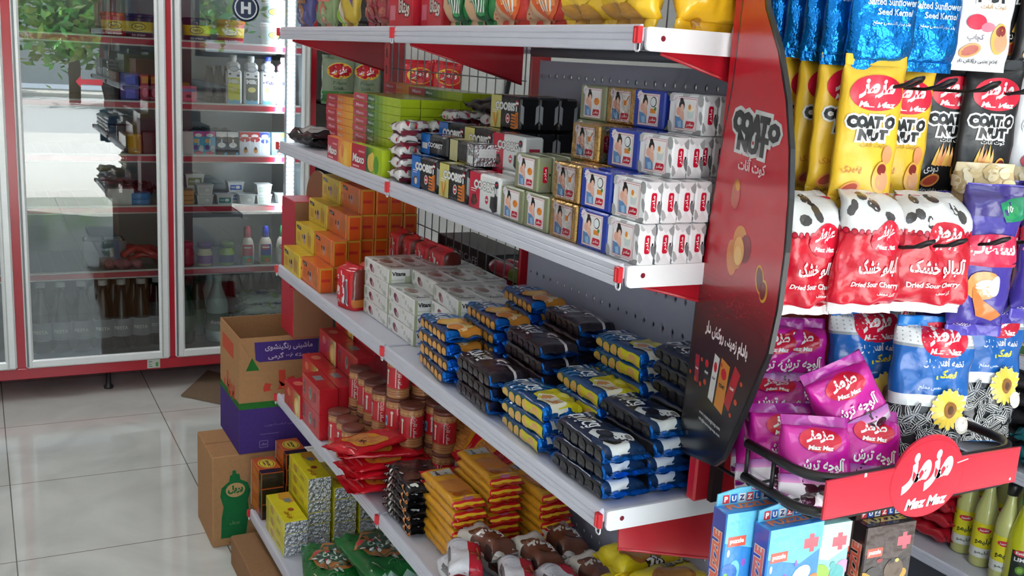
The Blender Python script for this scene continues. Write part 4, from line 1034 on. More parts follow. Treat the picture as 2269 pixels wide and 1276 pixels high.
def jar():
    r, h = .0285, .104; b = MB(); W = S(186,128,84); RR = S(196,30,44)
    prof = [(r*.94,0),(r,.003)]
    for k in range(3): prof += [(r, .006+k*.006, W), (r*.965, .009+k*.006, S(160,100,62))]
    prof += [(r,.026,RR),(r,.078,W),(r*.97,.081,S(160,100,62)),(r,.085,W),(r*.97,.088,W),(r,.092,W),(r*.96,.095,W)]
    b.lathe(prof, W, 'film', 28)
    lab = Art(); lab.rect(-.016,-.020,-.005,.006,S(150,170,206)); lab.rect(-.014,-.012,-.007,.0,S(90,110,160)); lab.stroke([(.008,-.018),(.008,.012)],.004,S(226,214,200)); lab.ell(.008,.016,.004,.004,S(226,214,200))
    lab.text(fa('سلف تارت'), .040, .0, S(226,220,210), w=.05, h=.012, rot=-pi/2); lab.rect(.03,-.023,.032,.024,S(220,210,200)); lab.ell(-.038,-.012,.009,.009,S(220,110,50)); lab.text(fa('سلف تارت'), -.045, .004, S(226,220,210), w=.045, h=.011, rot=-pi/2)
    for k in range(14): lab.ell(-.085+k*.0128, .034, .006, .004, S(206,150,100), 10)
    wrap(b, lab, lambda x, y, o: ((r+o)*sin(x/r), -(r+o)*cos(x/r), .052+y), 'film', [-.09+.006*i for i in range(31)], [], off=.0004)
    j = build('wafer_jar', b); l = MB(); l.lathe([(r*.99,.095),(r*1.02,.096),(r*1.02,.1025),(r*.97,.104),(.0005,.1035)], S(120,66,54), 'plastic', 28, cap=False); build('lid', l, j); return j
jr = jar()
for i, (x, y, n) in enumerate(((.478,.034,1),(.540,.036,1),(.600,.030,1),(.452,.097,2),(.514,.099,2),(.574,.096,2),(.636,.095,2),(.700,.108,3),(.764,.120,2),(.640,.160,3),(.704,.172,3),(.766,.184,2),(.828,.180,2))):
    for k in range(n): put(jr, 'red-labelled wafer jar, %s layer, %s jar of the %s row' % (LAY[k], ORD[i if i < 3 else (i-3 if i < 9 else i-9)], ('front', 'middle', 'rear')[0 if i < 3 else 1 if i < 9 else 2]), (x + J(.001), y, zd + k*.1042), (0, 0, J(.6)), 'wafer jars', 'jar')
# flat red packs with a window
def rpack():
    f = Art(); f.poly([(-.042,.020),(-.034,.026),(.034,.026),(.042,.020),(.044,-.05),(.036,-.058),(-.036,-.058),(-.044,-.05)], S(220,150,40)); f.poly([(-.038,.018),(.038,.018),(.040,-.05),(-.040,-.05)], S(196,120,60))
    for k in range(9): f.rect(-.037+k*.0085,-.048,-.031+k*.0085,.016,S(214,146,76))
    f.text(fa('ترد و ویفر'), 0, -.034, S(90,30,30), w=.05, h=.018, bold=.04); f.ell(.02,.062,.012,.012,S(226,80,80)); f.ell(.02,.062,.010,.010,S(206,24,40)); f.ell(-.022,-.078,.02,.003,S(226,120,110))
    return pack('flat_red_pack', .116, .205, .016, 3.0, lambda a, y: S(206,22,38), front=f, fin=.012, taper=.12, nl=12, nc=24, wr=.0014, seed=41, lying=True, seal='film')
rp = rpack()
for i, (x, y, z, rz, tl) in enumerate(((.745,.060,.0,88,0),(.772,.055,.017,96,0),(.752,.062,.034,82,0),(.760,.050,.051,100,2),(.764,.056,.069,94,3),(.742,.048,.088,78,4),(.758,.020,.110,112,-5))):
    put(rp, 'flat red pack with an orange window, %s from the bottom of the loose pile' % ORD[i], (x, y, zd + .001 + z), (RAD(tl), RAD(0), RAD(rz)), 'flat red packs', 'sweet pack')
for i in range(4):
    put(rp, 'flat red pack lying in the dim back row, %s layer' % LAY[i], (.950 + J(.01), .235 + J(.004), zd + .001 + i*.018), (0, 0, RAD(4) + J(.1)), 'flat red packs', 'sweet pack')
for i, (x, y, rx, rz) in enumerate(((.86,.235,52,10),(.985,.225,46,-6),(1.07,.285,58,4))):
    put(rp, 'flat red pack leaning against the jars in the dim rear, %s one' % ORD[i], (x, y, zd + .135), (RAD(rx), 0, RAD(rz)), 'flat red packs', 'sweet pack') if i < 2 else None
# black pretzel packs
def bpack():
    f = Art(); rnd = random.Random(5)
    for k in range(12):
        x, y = rnd.uniform(-.05,.05), rnd.uniform(-.07,.07); f.ell(x, y, .006, .004, rnd.choice([S(226,224,220), S(120,112,110), S(70,64,62)]), 7, rot=rnd.random()*3)
    f.ell(-.02,.02,.022,.016,S(90,50,36)); f.rect(.012,.02,.042,.060,S(206,40,80)); f.text('moll', .027, .04, PW, w=.03, h=.012, rot=pi/2, bold=.05)
    for k in range(16):
        for sg in (1, -1): f.ell(sg*rnd.uniform(.050,.064), -.078+k*.0095+J(.003), rnd.uniform(.002,.005), rnd.uniform(.002,.004), rnd.choice([S(60,60,60), S(214,210,206), S(150,146,140)]), 7, rot=k)
    for k in range(3):
        for sg in (1, -1): f.ell(sg*(.058+.003*(k % 2)), .050+k*.014, .0066, .0062, S(226,140,62)); f.ell(sg*(.058+.003*(k % 2)), .050+k*.014, .0028, .0034, S(120,64,30))
    return pack('black_pretzel_pack', .104, .178, .0182, 4.0, lambda a, y: S(26,24,26), front=f, fin=.011, taper=.12, nl=12, nc=26, wr=.0020, seed=43, lying=True, seal='film', sealcol=S(20,20,22))
bk = bpack()
for k in range(6): put(bk, 'black pretzel pack with white specks, %s layer of the stack' % LAY[k], (.952 + J(.006), .063 + J(.004), zd + .0012 + k*.0186), (J(.02), 0, J(.05)), 'black pretzel packs', 'snack pack')
# orange butter biscuits
def pb():
    f = Art(); def_ = S(226,160,44)
    f.rect(-.024,-.075,.024,-.045,S(196,200,190)); f.rect(.026,-.08,.031,-.02,S(196,50,40))
    f.text('Petit', .006, -.060, S(30,30,30), w=.024, h=.008, rot=pi/2, bold=.04); f.text('BeuRRE', -.010, -.060, S(30,30,30), w=.026, h=.012, rot=pi/2, bold=.05)
    f.poly([(-.026,-.015),(.026,-.02),(.027,.040),(-.025,.044)], S(206,134,60))
    for k in range(7): f.ell(-.022+k*.0075, .044, .004, .004, S(196,124,52), 8); f.ell(-.022+k*.0075, -.018, .004, .004, S(206,134,60), 8)
    f.ell(-.01,.055,.012,.010,S(176,90,30)); f.ell(.010,.060,.010,.012,S(206,120,40)); f.ell(0,.080,.012,.009,S(206,120,150)); f.rect(-.032,.072,.032,.078,S(240,190,40))
    for sgn in (1, -1):
        for k in range(9): f.stroke([(sgn*.040,-.088+k*.02),(sgn*.046,-.080+k*.02)], .003, S(206,140,70))
    return pack('butter_biscuit_pack', .070, .212, .0200, 5.0, lambda a, y: S(222,158,40) if y < .185 else S(206,36,40) if y < .196 else S(240,190,40), front=f, fin=.013, taper=.06, nl=14, nc=26, wr=.0010, seed=44, lying=True, seal='film', sealcol=S(206,30,40))
pbp = pb()
for k in range(7): put(pbp, 'orange butter biscuit pack, %s layer of the stack at the edge' % LAY[k], (1.106 + J(.006), .080 + J(.002), zd + .001 + k*.0206), (0, J(.01), RAD(-2) + J(.03)), 'orange butter biscuit packs', 'biscuit pack')
for k in range(9): put(pbp, 'orange butter biscuit pack, %s layer of the second stack back' % LAY[k], (1.108 + J(.006), .159 + J(.002), zd + .001 + k*.0206), (0, J(.01), RAD(-1) + J(.03)), 'orange butter biscuit packs', 'biscuit pack')
for k in range(8): put(pbp, 'orange butter biscuit pack, %s layer of the rear stack' % LAY[k], (1.175 + J(.006), .240 + J(.002), zd + .001 + k*.0206), (0, J(.01), RAD(1) + J(.03)), 'orange butter biscuit packs', 'biscuit pack')
# chunky coconut packs, loosely heaped
def coco(kind, seed):
    f = Art()
    if kind == 'brown':
        f.rect(-.06,-.07,.06,-.012,S(222,216,206)); f.ell(.0,-.014,.03,.022,S(222,216,206)); f.rect(-.03,-.012,.03,.07,S(112,66,50)); f.ell(-.014,-.02,.016,.012,S(128,80,60)); f.text('Coconut', .016, .004, PW, w=.06, h=.014, rot=pi/2, bold=.05, outline=S(70,40,34), ow=.06); f.rect(-.06,.035,-.03,.06,S(60,48,44)); f.ell(.032,.046,.010,.010,S(140,90,60)); f.ell(.032,.046,.006,.006,S(226,206,180))
        base = lambda a, y: S(222,216,208) if y < .06 or abs(a) > .05 else S(96,58,46)
    else:
        f.rect(-.06,-.07,.005,.07,S(214,212,218)); f.rect(.005,-.07,.06,.07,S(186,24,46))
        for k in range(6): f.rect(-.025,-.05+k*.008,-.006,-.047+k*.008,S(170,168,180))
        f.rect(-.045,-.03,-.03,.03,S(120,116,120)); f.text(fa('ترد'), .026, -.035, S(240,232,226), w=.026, h=.016, rot=pi/2, bold=.05, outline=S(30,20,24), ow=.08)
        for k in range(7): f.stroke([(.026,.016),(.026+.020*cos(k*.9),.016+.024*sin(k*.9))], .004, S(180,110,60))
        f.ell(.026,.016,.006,.006,S(120,50,40)); base = lambda a, y: S(186,24,46) if a > 0 else S(212,210,216)
    return pack('coconut_pack', .064, .140, .046, 3.0, base, front=f, fin=.012, taper=.14, nl=12, nc=26, wr=.0022, seed=seed, lying=True, seal='soft_film', sealcol=S(222,218,212) if kind == 'brown' else S(190,40,56))
cbk, crd = coco('brown', 51), coco('red', 52)
heap = [('b',1.265,.130,.0,14),('b',1.285,.205,.0,-6),('b',1.420,.130,.0,8),('b',1.430,.210,.0,0),('r',1.270,.030,.0,4),('r',1.425,.035,.0,-6),('b',1.285,.270,.0,0),
        ('b',1.250,.092,.047,20),('b',1.330,.165,.047,6),('b',1.440,.235,.047,8),('r',1.400,.085,.047,-12),('r',1.455,.155,.047,10),('r',1.300,.020,.047,-14),('b',1.29,.245,.047,4)]
for i, (k, x, y, z, rz) in enumerate(heap):
    put(cbk if k == 'b' else crd, '%s chunky coconut pack, %s heap layer, %s one from the jars' % (('white and brown' if k == 'b' else 'white and red'), ('lower', 'upper')[z > 0], ORD[[h[0] == k and h[3] == z for h in heap[:i]].count(True)]), (x, y, zd + .001 + z), (J(.05), J(.05), RAD(rz - 8)), 'coconut packs', 'sweet pack')
# yellow cakes by the open end
def cake():
    f = Art(); f.ell(-.016,-.01,.030,.04,S(176,110,40)); f.ell(-.016,-.01,.022,.032,S(196,140,60)); f.text('1001', .024, .018, S(150,140,60), w=.05, h=.018, rot=pi/2, bold=.04, outline=S(70,60,20), ow=.06); f.text(fa('ترد'), -.046, .005, PW, w=.034, h=.022, rot=pi/2, bold=.06, outline=S(30,24,10), ow=.10)
    return pack('cake_pack', .085, .145, .050, 3.2, lambda a, y: S(226,202,30) if abs(a) < .052 else S(206,170,30), front=f, fin=.012, taper=.16, nl=12, nc=26, wr=.0020, seed=55, lying=True, seal='film', sealcol=S(232,206,36))
ck = cake()
for i, (x, y, n) in enumerate(((1.592,.222,4),(1.690,.222,4),(1.605,.066,2),(1.705,.066,2))):
    for k in range(n): put(ck, 'yellow cake pack at the open end, %s layer, %s stack' % (LAY[k], ('back inner','back outer','front inner','front outer')[i]), (x + J(.004), y + J(.003), zd + .001 + k*.0512), (0, 0, RAD(90) + J(.10)), 'yellow cake packs', 'cake')
# ================================================================ bottom shelf: boxes and sweet bags
ze = ZE + .0005
def ob():
    w, d, h = .130, .068, .0495; f = Art(); t = Art()
    f.rect(-w/2,-h/2,-w/2+.010,h/2,S(200,196,190)); f.rect(w*.28,-h/2,w/2,h/2,S(34,26,26)); f.ell(-.01,.0,.03,.014,S(206,110,40))
    t.ell(-.010,0,.036,.026,S(236,206,50)); t.ell(-.010,0,.032,.022,S(40,36,30)); t.ell(-.010,0,.030,.020,S(236,206,60)); t.text('CAPPUCCINO', -.010, .004, S(30,26,24), w=.046, h=.009, bold=.05); t.text('1001', -.010, -.007, S(30,26,24), w=.03, h=.007, bold=.05); t.rect(.035,-.034,.065,.034,S(40,30,28))
    return carton('cappuccino_box', w, d, h, S(196,92,32), {'-y': f, '+z': t}, 'film', .002, cols={'+x': S(30,24,24)})
obx = ob()
for k in range(3): put(obx, 'orange and black box with a yellow oval, %s layer, front stack' % LAY[k], (.020, -.040, ze + k*.0497), (0, 0, J(.02)), 'orange and black boxes', 'box')
for k in range(4): put(obx, 'orange and black box with a yellow oval, %s layer, rear stack' % LAY[k], (.015 + J(.003), .036, ze + k*.0497), (0, 0, J(.02)), 'orange and black boxes', 'box')
def ys():
    w, d, h = .200, .0665, .0350; f = Art(); t = Art(); e = Art()
    f.rect(-w/2,-h/2,-w/2+.03,h/2,S(200,180,60)); f.ell(-.03,0,.02,.012,S(200,160,60)); f.rect(.02,-.008,.06,.004,S(190,170,50))
    t.poly([(-.10,.033),(-.03,.033),(-.02,.012),(-.06,-.006),(-.10,.0)],S(206,150,50)); t.rect(-.055,.004,-.030,.024,S(120,130,140)); t.ell(.022,.006,.011,.009,S(160,70,40)); t.text(fa('چای شیرین'), .055, -.008, S(150,60,30), w=.05, h=.022, bold=.03)
    e.rect(-d/2,-h/2,d/2,h/2,S(206,208,212),'crinkled_foil')
    return carton('foil_ended_box', w, d, h, S(222,208,40), {'-y': f, '+z': t, '+x': e}, 'film', .0015)
yb = ys()
for row, (x, y, n) in enumerate(((.238, -.038, 3), (.205, .038, 6), (.215, .112, 5), (.225, .186, 4), (.235, .260, 4))):
    for k in range(n): put(yb, 'yellow box with crinkled silver end, %s layer, %s stack back' % (LAY[k], ORD[row]), (x + .0 + J(.0015), y - .001, ze + k*.0352), (0, 0, J(.01)), 'yellow silver-ended boxes', 'box')
def gbag():
    f = Art(); rnd = random.Random(8)
    f.poly([(-.075,-.02),(-.035,.055),(.04,.06),(.075,.0),(.05,-.07),(-.03,-.08)], S(170,110,60)); f.poly([(-.066,-.02),(-.030,.048),(.036,.052),(.066,.0),(.045,-.062),(-.027,-.072)], S(60,90,70))
    for k in range(46):
        x, y = rnd.gauss(0,.026), rnd.gauss(-.008,.028); f.ell(x, y, .0085, .0055, rnd.choice([S(226,226,220),S(206,210,206),S(150,186,160),S(200,60,70),S(120,140,130),S(236,236,232)]), 8, rot=rnd.random()*3)
    f.text(fa('آبنبات'), .01, .095, S(60,130,76), w=.07, h=.02); f.stroke([(-.06,.07),(-.04,.11)], .002, S(200,206,160))
    return pack('sweet_bag', .175, .270, .060, 2.3, lambda a, y: S(24,104,44), front=f, fin=.014, taper=.22, nl=16, nc=26, wr=.004, seed=61, lying=True, seal='film', sealcol=S(170,206,190))
gb = gbag()
put(gb, 'green sweet bag with a clear window, lying at the edge of the bottom shelf', (.515, .020, ze + .002), (0, 0, RAD(-14)), 'green sweet bags', 'sweet bag')
put(gb, 'green sweet bag lying behind the front one', (.62, .200, ze + .002), (0, 0, RAD(10)), 'green sweet bags', 'sweet bag')
put(gb, 'green sweet bag lying on top of the other two', (.60, .115, ze + .060), (RAD(-4), 0, RAD(4)), 'green sweet bags', 'sweet bag')
put(gb, 'green sweet bag further along the bottom shelf, half under the shelf above', (.83, .06, ze + .002), (0, 0, RAD(-80)), 'green sweet bags', 'sweet bag')

# ---- cartons on the floor at the fridge end
KR = S(176,132,92)
b = MB(); x0, x1, y0, y1, z1 = -.345, -.103, -.180, .060, .303
b.box((x0,y0,0),(x1,y1,z1), KR, 'kraft', .003)
a = Art(); G = S(30,110,60)
pts = [(-.058,-.135),(.020,-.135),(.030,-.05),(.026,-.005),(.034,.03),(.026,.06),(.002,.075),(.000,.095),(-.010,.097),(-.012,.110),(-.022,.110),(-.023,.095),(-.030,.092),(-.032,.072),(-.056,.05),(-.060,.02),(-.050,-.02),(-.056,-.06)]
pts = [(p[0]*1.0 - .036, p[1]*.92) for p in pts]
a.poly(pts, G); a.ell(-.049,.035,.030,.024,S(196,160,110)); a.text(fa('پریل'), -.049, .036, G, w=.048, h=.030, bold=.06)
a.text(fa('پریل'), -.052, -.075, S(120,150,100), w=.03, h=.014); a.poly([(.014,-.004),(.028,.008),(.036,-.004),(.034,-.024),(.018,-.024)], S(206,40,60)); a.rect(-.07,-.143,.05,-.140,S(110,80,50)); a.text('12 x 750 g', .02, .128, S(110,84,60), w=.03)
wrap(b, a, face_fn((x0,y0,0),(x1,y1,z1),'+x'), 'kraft')
a = Art(); a.rect(-.003,-.12,.003,.12,S(140,100,66)); wrap(b, a, face_fn((x0,y0,0),(x1,y1,z1),'+z'), 'kraft')
o = build('cardboard_box', b); tag(o, 'small sealed cardboard box on the floor printed with a green bottle', 'box')
# open carton standing on it
t = thing('open_carton', 'tall open cardboard carton with purple band standing on the smaller box', 'box', (0, 0, 0))
x0, x1, y0, y1, zb, zt_ = -.375, -.100, -.098, .150, .3045, .678; th = .004
PU = S(74,52,126); GR = S(44,110,46)
w = MB(); w.box((x0,y0,zb),(x1,y0+th,zt_),KR,'kraft'); w.box((x0,y1-th,zb),(x1,y1,zt_),KR,'kraft'); w.box((x0,y0+th,zb),(x0+th,y1-th,zt_),KR,'kraft'); w.box((x1-th,y0+th,zb),(x1,y1-th,zt_),KR,'kraft'); w.box((x0,y0,zb),(x1,y1,zb+th),KR,'kraft')
H_ = zt_-zb
def band(a, hw):
    a.rect(-hw,-H_/2,hw,-H_/2+.145,PU); a.rect(-hw,-H_/2+.145,hw,-H_/2+.166,GR)
a = Art(); hw = (y1-y0)/2; band(a, hw)
a.poly([(-.078,.172),(.124,.172),(.124,.108),(-.062,.108),(-.074,.116)], PU); a.text(fa('ماشینی رنگین‌شوی'.replace('\u200c','')), .030, .154, S(206,190,214), w=.15, h=.026, bold=.02); a.text(fa('بسته ۶۰۰ گرمی'), .030, .124, S(206,190,214), w=.13, h=.022, bold=.02)
a.poly([(-.104,.082),(-.062,.082),(-.085,.124)], GR); a.text(fa('پریل'), .035, .035, S(206,72,56), w=.17, h=.085, bold=.07)
a.text(fa('پودر ماشین لباسشویی'), .03, -.100, S(120,104,160), w=.15, h=.010); a.stroke([(-.06,-.172),(-.035,-.172),(-.035,-.150),(-.06,-.150),(-.06,-.172)], .0015, S(150,140,180)); a.text(fa('پریل'), -.0475, -.161, S(170,160,200), w=.016); a.rect(-.06,-.13,.0,-.127,S(110,96,150))
wrap(w, a, face_fn((x0,y0,zb),(x1,y1,zt_),'+x'), 'kraft')
a = Art(); hw = (x1-x0)/2; band(a, hw); a.rect(-.10,.10,.06,.15,S(196,84,60)); a.text(fa('پریل'), .0, -.0, S(196,84,60), w=.16, h=.08, bold=.07); wrap(w, a, face_fn((x0,y0,zb),(x1,y1,zt_),'-y'), 'kraft')
build('walls', w, t)
f = MB(); f.add([(x0,y0,zt_),(x1,y0,zt_),(x1+.005,y0+.03,zt_-.06),(x0+.005,y0+.03,zt_-.06)], [(0,1,2,3)], KR, 'kraft'); f.add([(x1-.005,y0+.01,zt_-.001),(x1-.005,y1-.01,zt_-.001),(x1-.05,y1-.02,zt_-.11),(x1-.05,y0+.02,zt_-.11)], [(0,1,2,3)], KR, 'kraft'); build('folded_flap', f, t)
# red display box with a rounded brown header behind it
t = thing('red_display_box', 'tall red display box with a round brown card header behind the open carton', 'box', (0, 0, 0))
b = MB(); b.box((-.185,.052,.684),(-.045,.180,1.105), S(184,30,52), 'carton', .002, cols={'+x': S(150,104,74)}); build('box_body', b, t)
h = MB(); pts = [(-.180+.0,1.105)] + [(-.105-.085*cos(pi*k/20), 1.105+.082*sin(pi*k/20)) for k in range(21)]
h.prism([(-.195,1.100)] + [(-.060-.130*cos(pi*k/20), 1.100+.095*sin(pi*k/20)) for k in range(21)], .130, .134, S(140,96,72), 'kraft', 'y', side=S(220,206,190)); build('card_header', h, t)
# flattened cardboard under the fridge and beside the plinth
b = MB(); b.prism([(-1.93,.16),(-1.60,-.02),(-1.35,.20),(-1.62,.42)], .002, .010, S(130,110,90), 'kraft', 'z'); tag(build('cardboard_sheet', b), 'crumpled sheet of cardboard pushed under the fridge', 'cardboard')
b = MB(); b.box((.02,-.150,.001),(.55,.012,.095), S(150,112,80), 'kraft', .003); tag(build('flat_carton', b), 'low brown carton on the floor under the bottom shelf', 'box')
# ================================================================ snack stand fixed to the open end of the gondola
st = thing('snack_stand', 'black wire and red board snack stand with a tall curved red side panel', 'display stand', (0, 0, 0))
BLK = S(26, 25, 27)
b = MB(); b.box((1.806,.135,.93),(1.826,.560,1.95), S(188,24,38), 'gloss_paint', .003)
for y in (.16, .53): b.box((1.826,y,.93),(1.836,y+.018,1.95), S(40,20,22), 'matte')
build('back_board', b, st)
# curved side panel: printed board in a vertical plane flaring towards the street
PD = Vector((.961, -.276, 0)); PN = Vector((-.276, -.961, 0)); PP = Vector((1.95, .090, 0))
def pan(x, y):
    d = F_ + R_*((x-1134.5)/FPX) - U_*((y-638)/FPX); q = CAM + d*((PP-CAM).dot(PN)/d.dot(PN)); return ((q-PP).dot(PD), q.z)
out = [(1500,975),(1512,1002),(1581,1033),(1600,1020),(1623,972),(1656,897),(1703,784),(1724,686),(1741,560),(1750,440),(1752,330),(1745,220),(1728,110),(1700,15)]
L_ = [pan(*q) for q in out]
zt_ = L_[-1][1]
L_ += [(L_[-1][0]-.022, zt_+.05), (L_[-1][0]-.048, zt_+.11), (L_[-1][0]-.075, zt_+.13)]
L_ += [(pan(1646,0)[0]+.010, zt_+.12), (pan(1646,0)[0]+.002, zt_+.05)] + [pan(*q) for q in ((1644,10),(1622,190),(1603,290),(1580,430),(1558,560),(1541,670),(1523,820),(1509,930))]
def P3(s, z, o): return PP + PD*s + Vector((0,0,z)) + PN*o
pb_ = MB(); n = len(L_)
V = [P3(s, z, 0) for s, z in L_] + [P3(s, z, -.006) for s, z in L_]
pb_.add(V, [tuple(range(n)), tuple(reversed(range(n, 2*n)))] + [((i+1) % n, i, i+n, (i+1) % n + n) for i in range(n)], [BLK, BLK] + [BLK]*n, 'plastic')
cs = sum(p[0] for p in L_)/n; cz = sum(p[1] for p in L_)/n
IN = []
for i, (s, z) in enumerate(L_):
    a, c = L_[i-1], L_[(i+1) % n]; t = Vector((c[0]-a[0], c[1]-a[1])).normalized(); nv = Vector((-t.y, t.x)); IN.append((s + nv.x*.0045, z + nv.y*.0045))
ar = Art(); full = [tuple(IN[i] for i in t) for t in tessellate_polygon([[Vector((p[0], p[1], 0)) for p in IN]])]
z_lo, z_hi = min(p[1] for p in IN), max(p[1] for p in IN)
def ramp(z):
    K = [(z_lo,(22,20,22)),(pan(1560,880)[1],(26,20,22)),(pan(1600,760)[1],(58,14,22)),(pan(1620,690)[1],(112,14,28)),(pan(1640,620)[1],(170,18,36)),(pan(1650,560)[1],(186,20,40)),(z_hi+.01,(196,24,42))]
    for (za, ca), (zb2, cb2) in zip(K, K[1:]):
        if z <= zb2: t = (z-za)/(zb2-za); return S(*[ca[i]+(cb2[i]-ca[i])*t for i in range(3)])
zs = [z_lo + (pan(1650,560)[1]-z_lo)*i/44 for i in range(45)] + [z_hi]
for za, zb2 in zip(zs, zs[1:]):
    tr = []
    for t in full:
        q = _clip(_clip(list(t), 1, za, False), 1, zb2, True)
        for k in range(1, len(q)-1): tr.append((q[0], q[k], q[k+1]))
    if tr: ar._put(tr, ramp((za+zb2)/2), None, True)
def W_(a, b): return abs(pan(*b)[0]-pan(*a)[0])
def put_text(t, px, py, wpx, h, col, **k):
    s, z = pan(px, py); ar.text(t, s, z, col, w=W_((px-wpx/2, py), (px+wpx/2, py)), h=h, **k)
GW = S(206,206,206)
put_text('COAT', 1665, 276, 82, .030, S(30,30,32), bold=.09, rot=-.05, outline=GW, ow=.16)
put_text('O', 1717, 296, 28, .024, S(30,30,32), bold=.09, outline=GW, ow=.16)
put_text('NUT', 1668, 320, 70, .026, S(30,30,32), bold=.09, rot=-.05, outline=GW, ow=.16)
put_text('COAT', 1665, 276, 82, .030, S(30,30,32), bold=.09, rot=-.05); put_text('O', 1717, 296, 28, .024, S(30,30,32), bold=.09)
put_text(fa('کوت أنات'), 1667, 370, 62, .022, S(240,200,205), bold=.03)
def pe(px, py, rx, ry, c, rot=0):
    s, z = pan(px, py); k = .00052; ar.ell(s, z, rx*k*1.25, ry*k, c, 28, rot)
pe(1631, 428, 20, 38, S(190,110,60), -.25); pe(1632, 436, 17, 32, S(196,96,84), -.25); pe(1636, 412, 12, 12, S(214,140,50), -.3)
pe(1640, 538, 34, 44, S(206,130,50), -.2); pe(1652, 552, 26, 36, S(128,20,30), -.2); pe(1622, 570, 26, 46, S(206,122,56), .25); pe(1633, 560, 29, 42, S(196,120,50), .1); pe(1638, 556, 25, 36, S(224,164,84), .1); pe(1636, 566, 18, 24, S(236,186,110), .1)
pe(1684, 620, 19, 36, S(214,150,50), .35); pe(1692, 646, 18, 28, S(214,150,50), -.1); pe(1684, 620, 14, 30, S(96,22,24), .35); pe(1691, 645, 13, 22, S(120,26,28), -.1)
rr = random.Random(3)
for k in range(90): pe(rr.gauss(1640, 30), rr.uniform(650, 705), 1.6, 1.6, S(200+rr.randint(-20,20), 40, 56))
put_text(fa('بادام زمینی روکش‌دار'.replace('\u200c', ' ')), 1608, 756, 98, .026, S(240,226,226), bold=.04)
def mini(px, py, w, h, c, rot=0, txt=True):
    s, z = pan(px, py); ca, sa = cos(rot), sin(rot); q = [(-w,-h),(w,-h),(w,h),(-w,h)]
    ar.poly([(s+a*ca-b_*sa, z+a*sa+b_*ca) for a, b_ in q], c); ar.ell(s-sin(rot)*h*.5, z+cos(rot)*h*.5, w*.6, h*.22, S(196,24,44)); ar.text('COAT', s, z, S(30,30,30) if c[1] > .2 else PW, w=w*1.3, bold=.06)
mini(1545, 815, .008, .020, S(150,40,60), .1); mini(1566, 825, .010, .026, S(36,32,34), .1); mini(1582, 838, .009, .034, S(210,206,206), -.15); mini(1622, 862, .010, .032, S(176,30,44), -.4); mini(1600, 856, .015, .036, S(206,128,50), -.15)
for px, py, r in ((1530,822,6),(1541,838,7),(1552,850,7),(1600,808,6),(1643,852,6),(1618,920,6),(1556,796,6),(1562,846,8),(1630,892,8)): pe(px, py, r, r, S(196,70,40))
put_text('www.mazmazgroup.com', 1572, 932, 50, .0055, S(206,206,206)); put_text('info@mazmazgroup.com', 1571, 945, 50, .0055, S(206,206,206))
pe(1523, 958, 7, 7, S(70,70,72)); pe(1540, 950, 1, 1, S(70,70,72))
wrap(pb_, ar, lambda x, y, o: P3(x, y, o), 'gloss_paint', off=.0003, step=.00014)
tag(build('side_panel', pb_, st), 'tall leaf-shaped red to black printed panel')

# hooks and tray
def hook(y, z, x1, parent):
    h = MB(); h.tube([(1.832,y,z),(x1-.03,y,z),(x1-.012,y,z+.004),(x1,y+.006,z+.012),(x1+.004,y+.014,z+.014),(x1-.004,y+.020,z+.010),(x1-.016,y+.016,z+.003),(x1-.030,y+.004,z+.001)], .0024, BLK, 'wire', 6)
    return build('hook', h, parent)
HZ = (1.748, 1.545, 1.352)
HY = (.235, .292, .372, .452, .520)
for z in HZ:
    for y in HY: hook(y, z, 2.035 if z > 1.4 else 2.085, st)
t_ = MB()
for z, r in ((1.078,.0065),(1.032,.0065)):
    pts = [(1.965,.102,z),(2.055,.100,z)] + [(2.055+.046*sin(a),.146-.046*cos(a),z) for a in (.4,.8,1.2)] + [(2.101,.15,z),(2.101,.42,z)] + [(2.055+.046*cos(a),.42+.046*sin(a),z) for a in (.4,.8,1.2)] + [(2.05,.466,z),(1.835,.466,z)]
    t_.tube(pts, r, BLK, 'plastic', 10)
for x in (1.87,1.93,1.99,2.05): t_.tube([(x,.135 if x < 1.95 else .100,1.032),(x,.466,1.032)], .002, BLK, 'wire', 6)
for y in (.15,.2,.25,.3,.35,.4,.45): t_.tube([(1.835,y,1.031),(2.10,y,1.031)], .002, BLK, 'wire', 6)
for x, y in ((1.968,.102),(2.02,.1),(2.101,.2),(2.101,.38),(1.95,.466)): t_.tube([(x,y,1.032),(x,y,1.078)], .003, BLK, 'wire', 6)
tr_o = build('tray', t_, st)
sg = MB(); X0 = 2.109
def sgo(pts): return pts
z0_, z1_ = 1.034, 1.084; ya, yb_ = .100, .447; bc, br = .272, .060
outl = [(ya,z0_),(yb_,z0_),(yb_,z1_)] + [(bc + br*1.02*cos(a), 1.070 + .052*sin(a)) for a in [.30+ (pi-.6)*k/14 for k in range(15)]] + [(ya,z1_)]
sg.prism(outl, X0, X0+.003, S(200,40,60), 'plastic', 'x')
a = Art(); cx_ = .0
def ins(p, d=.0022): return p
a.poly([(p[0] + (.002 if p[0] < .2 else -.002 if p[0] > .4 else 0), p[1] + (.002 if p[1] < 1.05 else -.002)) for p in outl], S(222,34,58))
a.ell(bc, 1.064, .066, .052, S(196,24,48), 40); a.ell(bc, 1.064, .0645, .0505, S(222,34,58), 40)
MZ = fa('مزمز')
a.text(MZ, bc, 1.074, PW, w=.088, h=.054, bold=.06, shear=.35); a.text('Maz Maz', bc+.004, 1.032, PW, w=.076, h=.015, bold=.05, shear=.25)
a.stroke([(bc+.052,1.078),(bc+.072,1.081)], .0016, S(240,214,216)); a.ell(yb_-.012,1.040,.002,.002,PW); a.rect(ya+.06,1.081,ya+.064,1.086,PW)
wrap(sg, a, lambda x, y, o: (X0+.003+o, x, y), 'gloss_paint', off=.0002)
tag(build('sign_board', sg, tr_o), 'red front sign with white lettering')
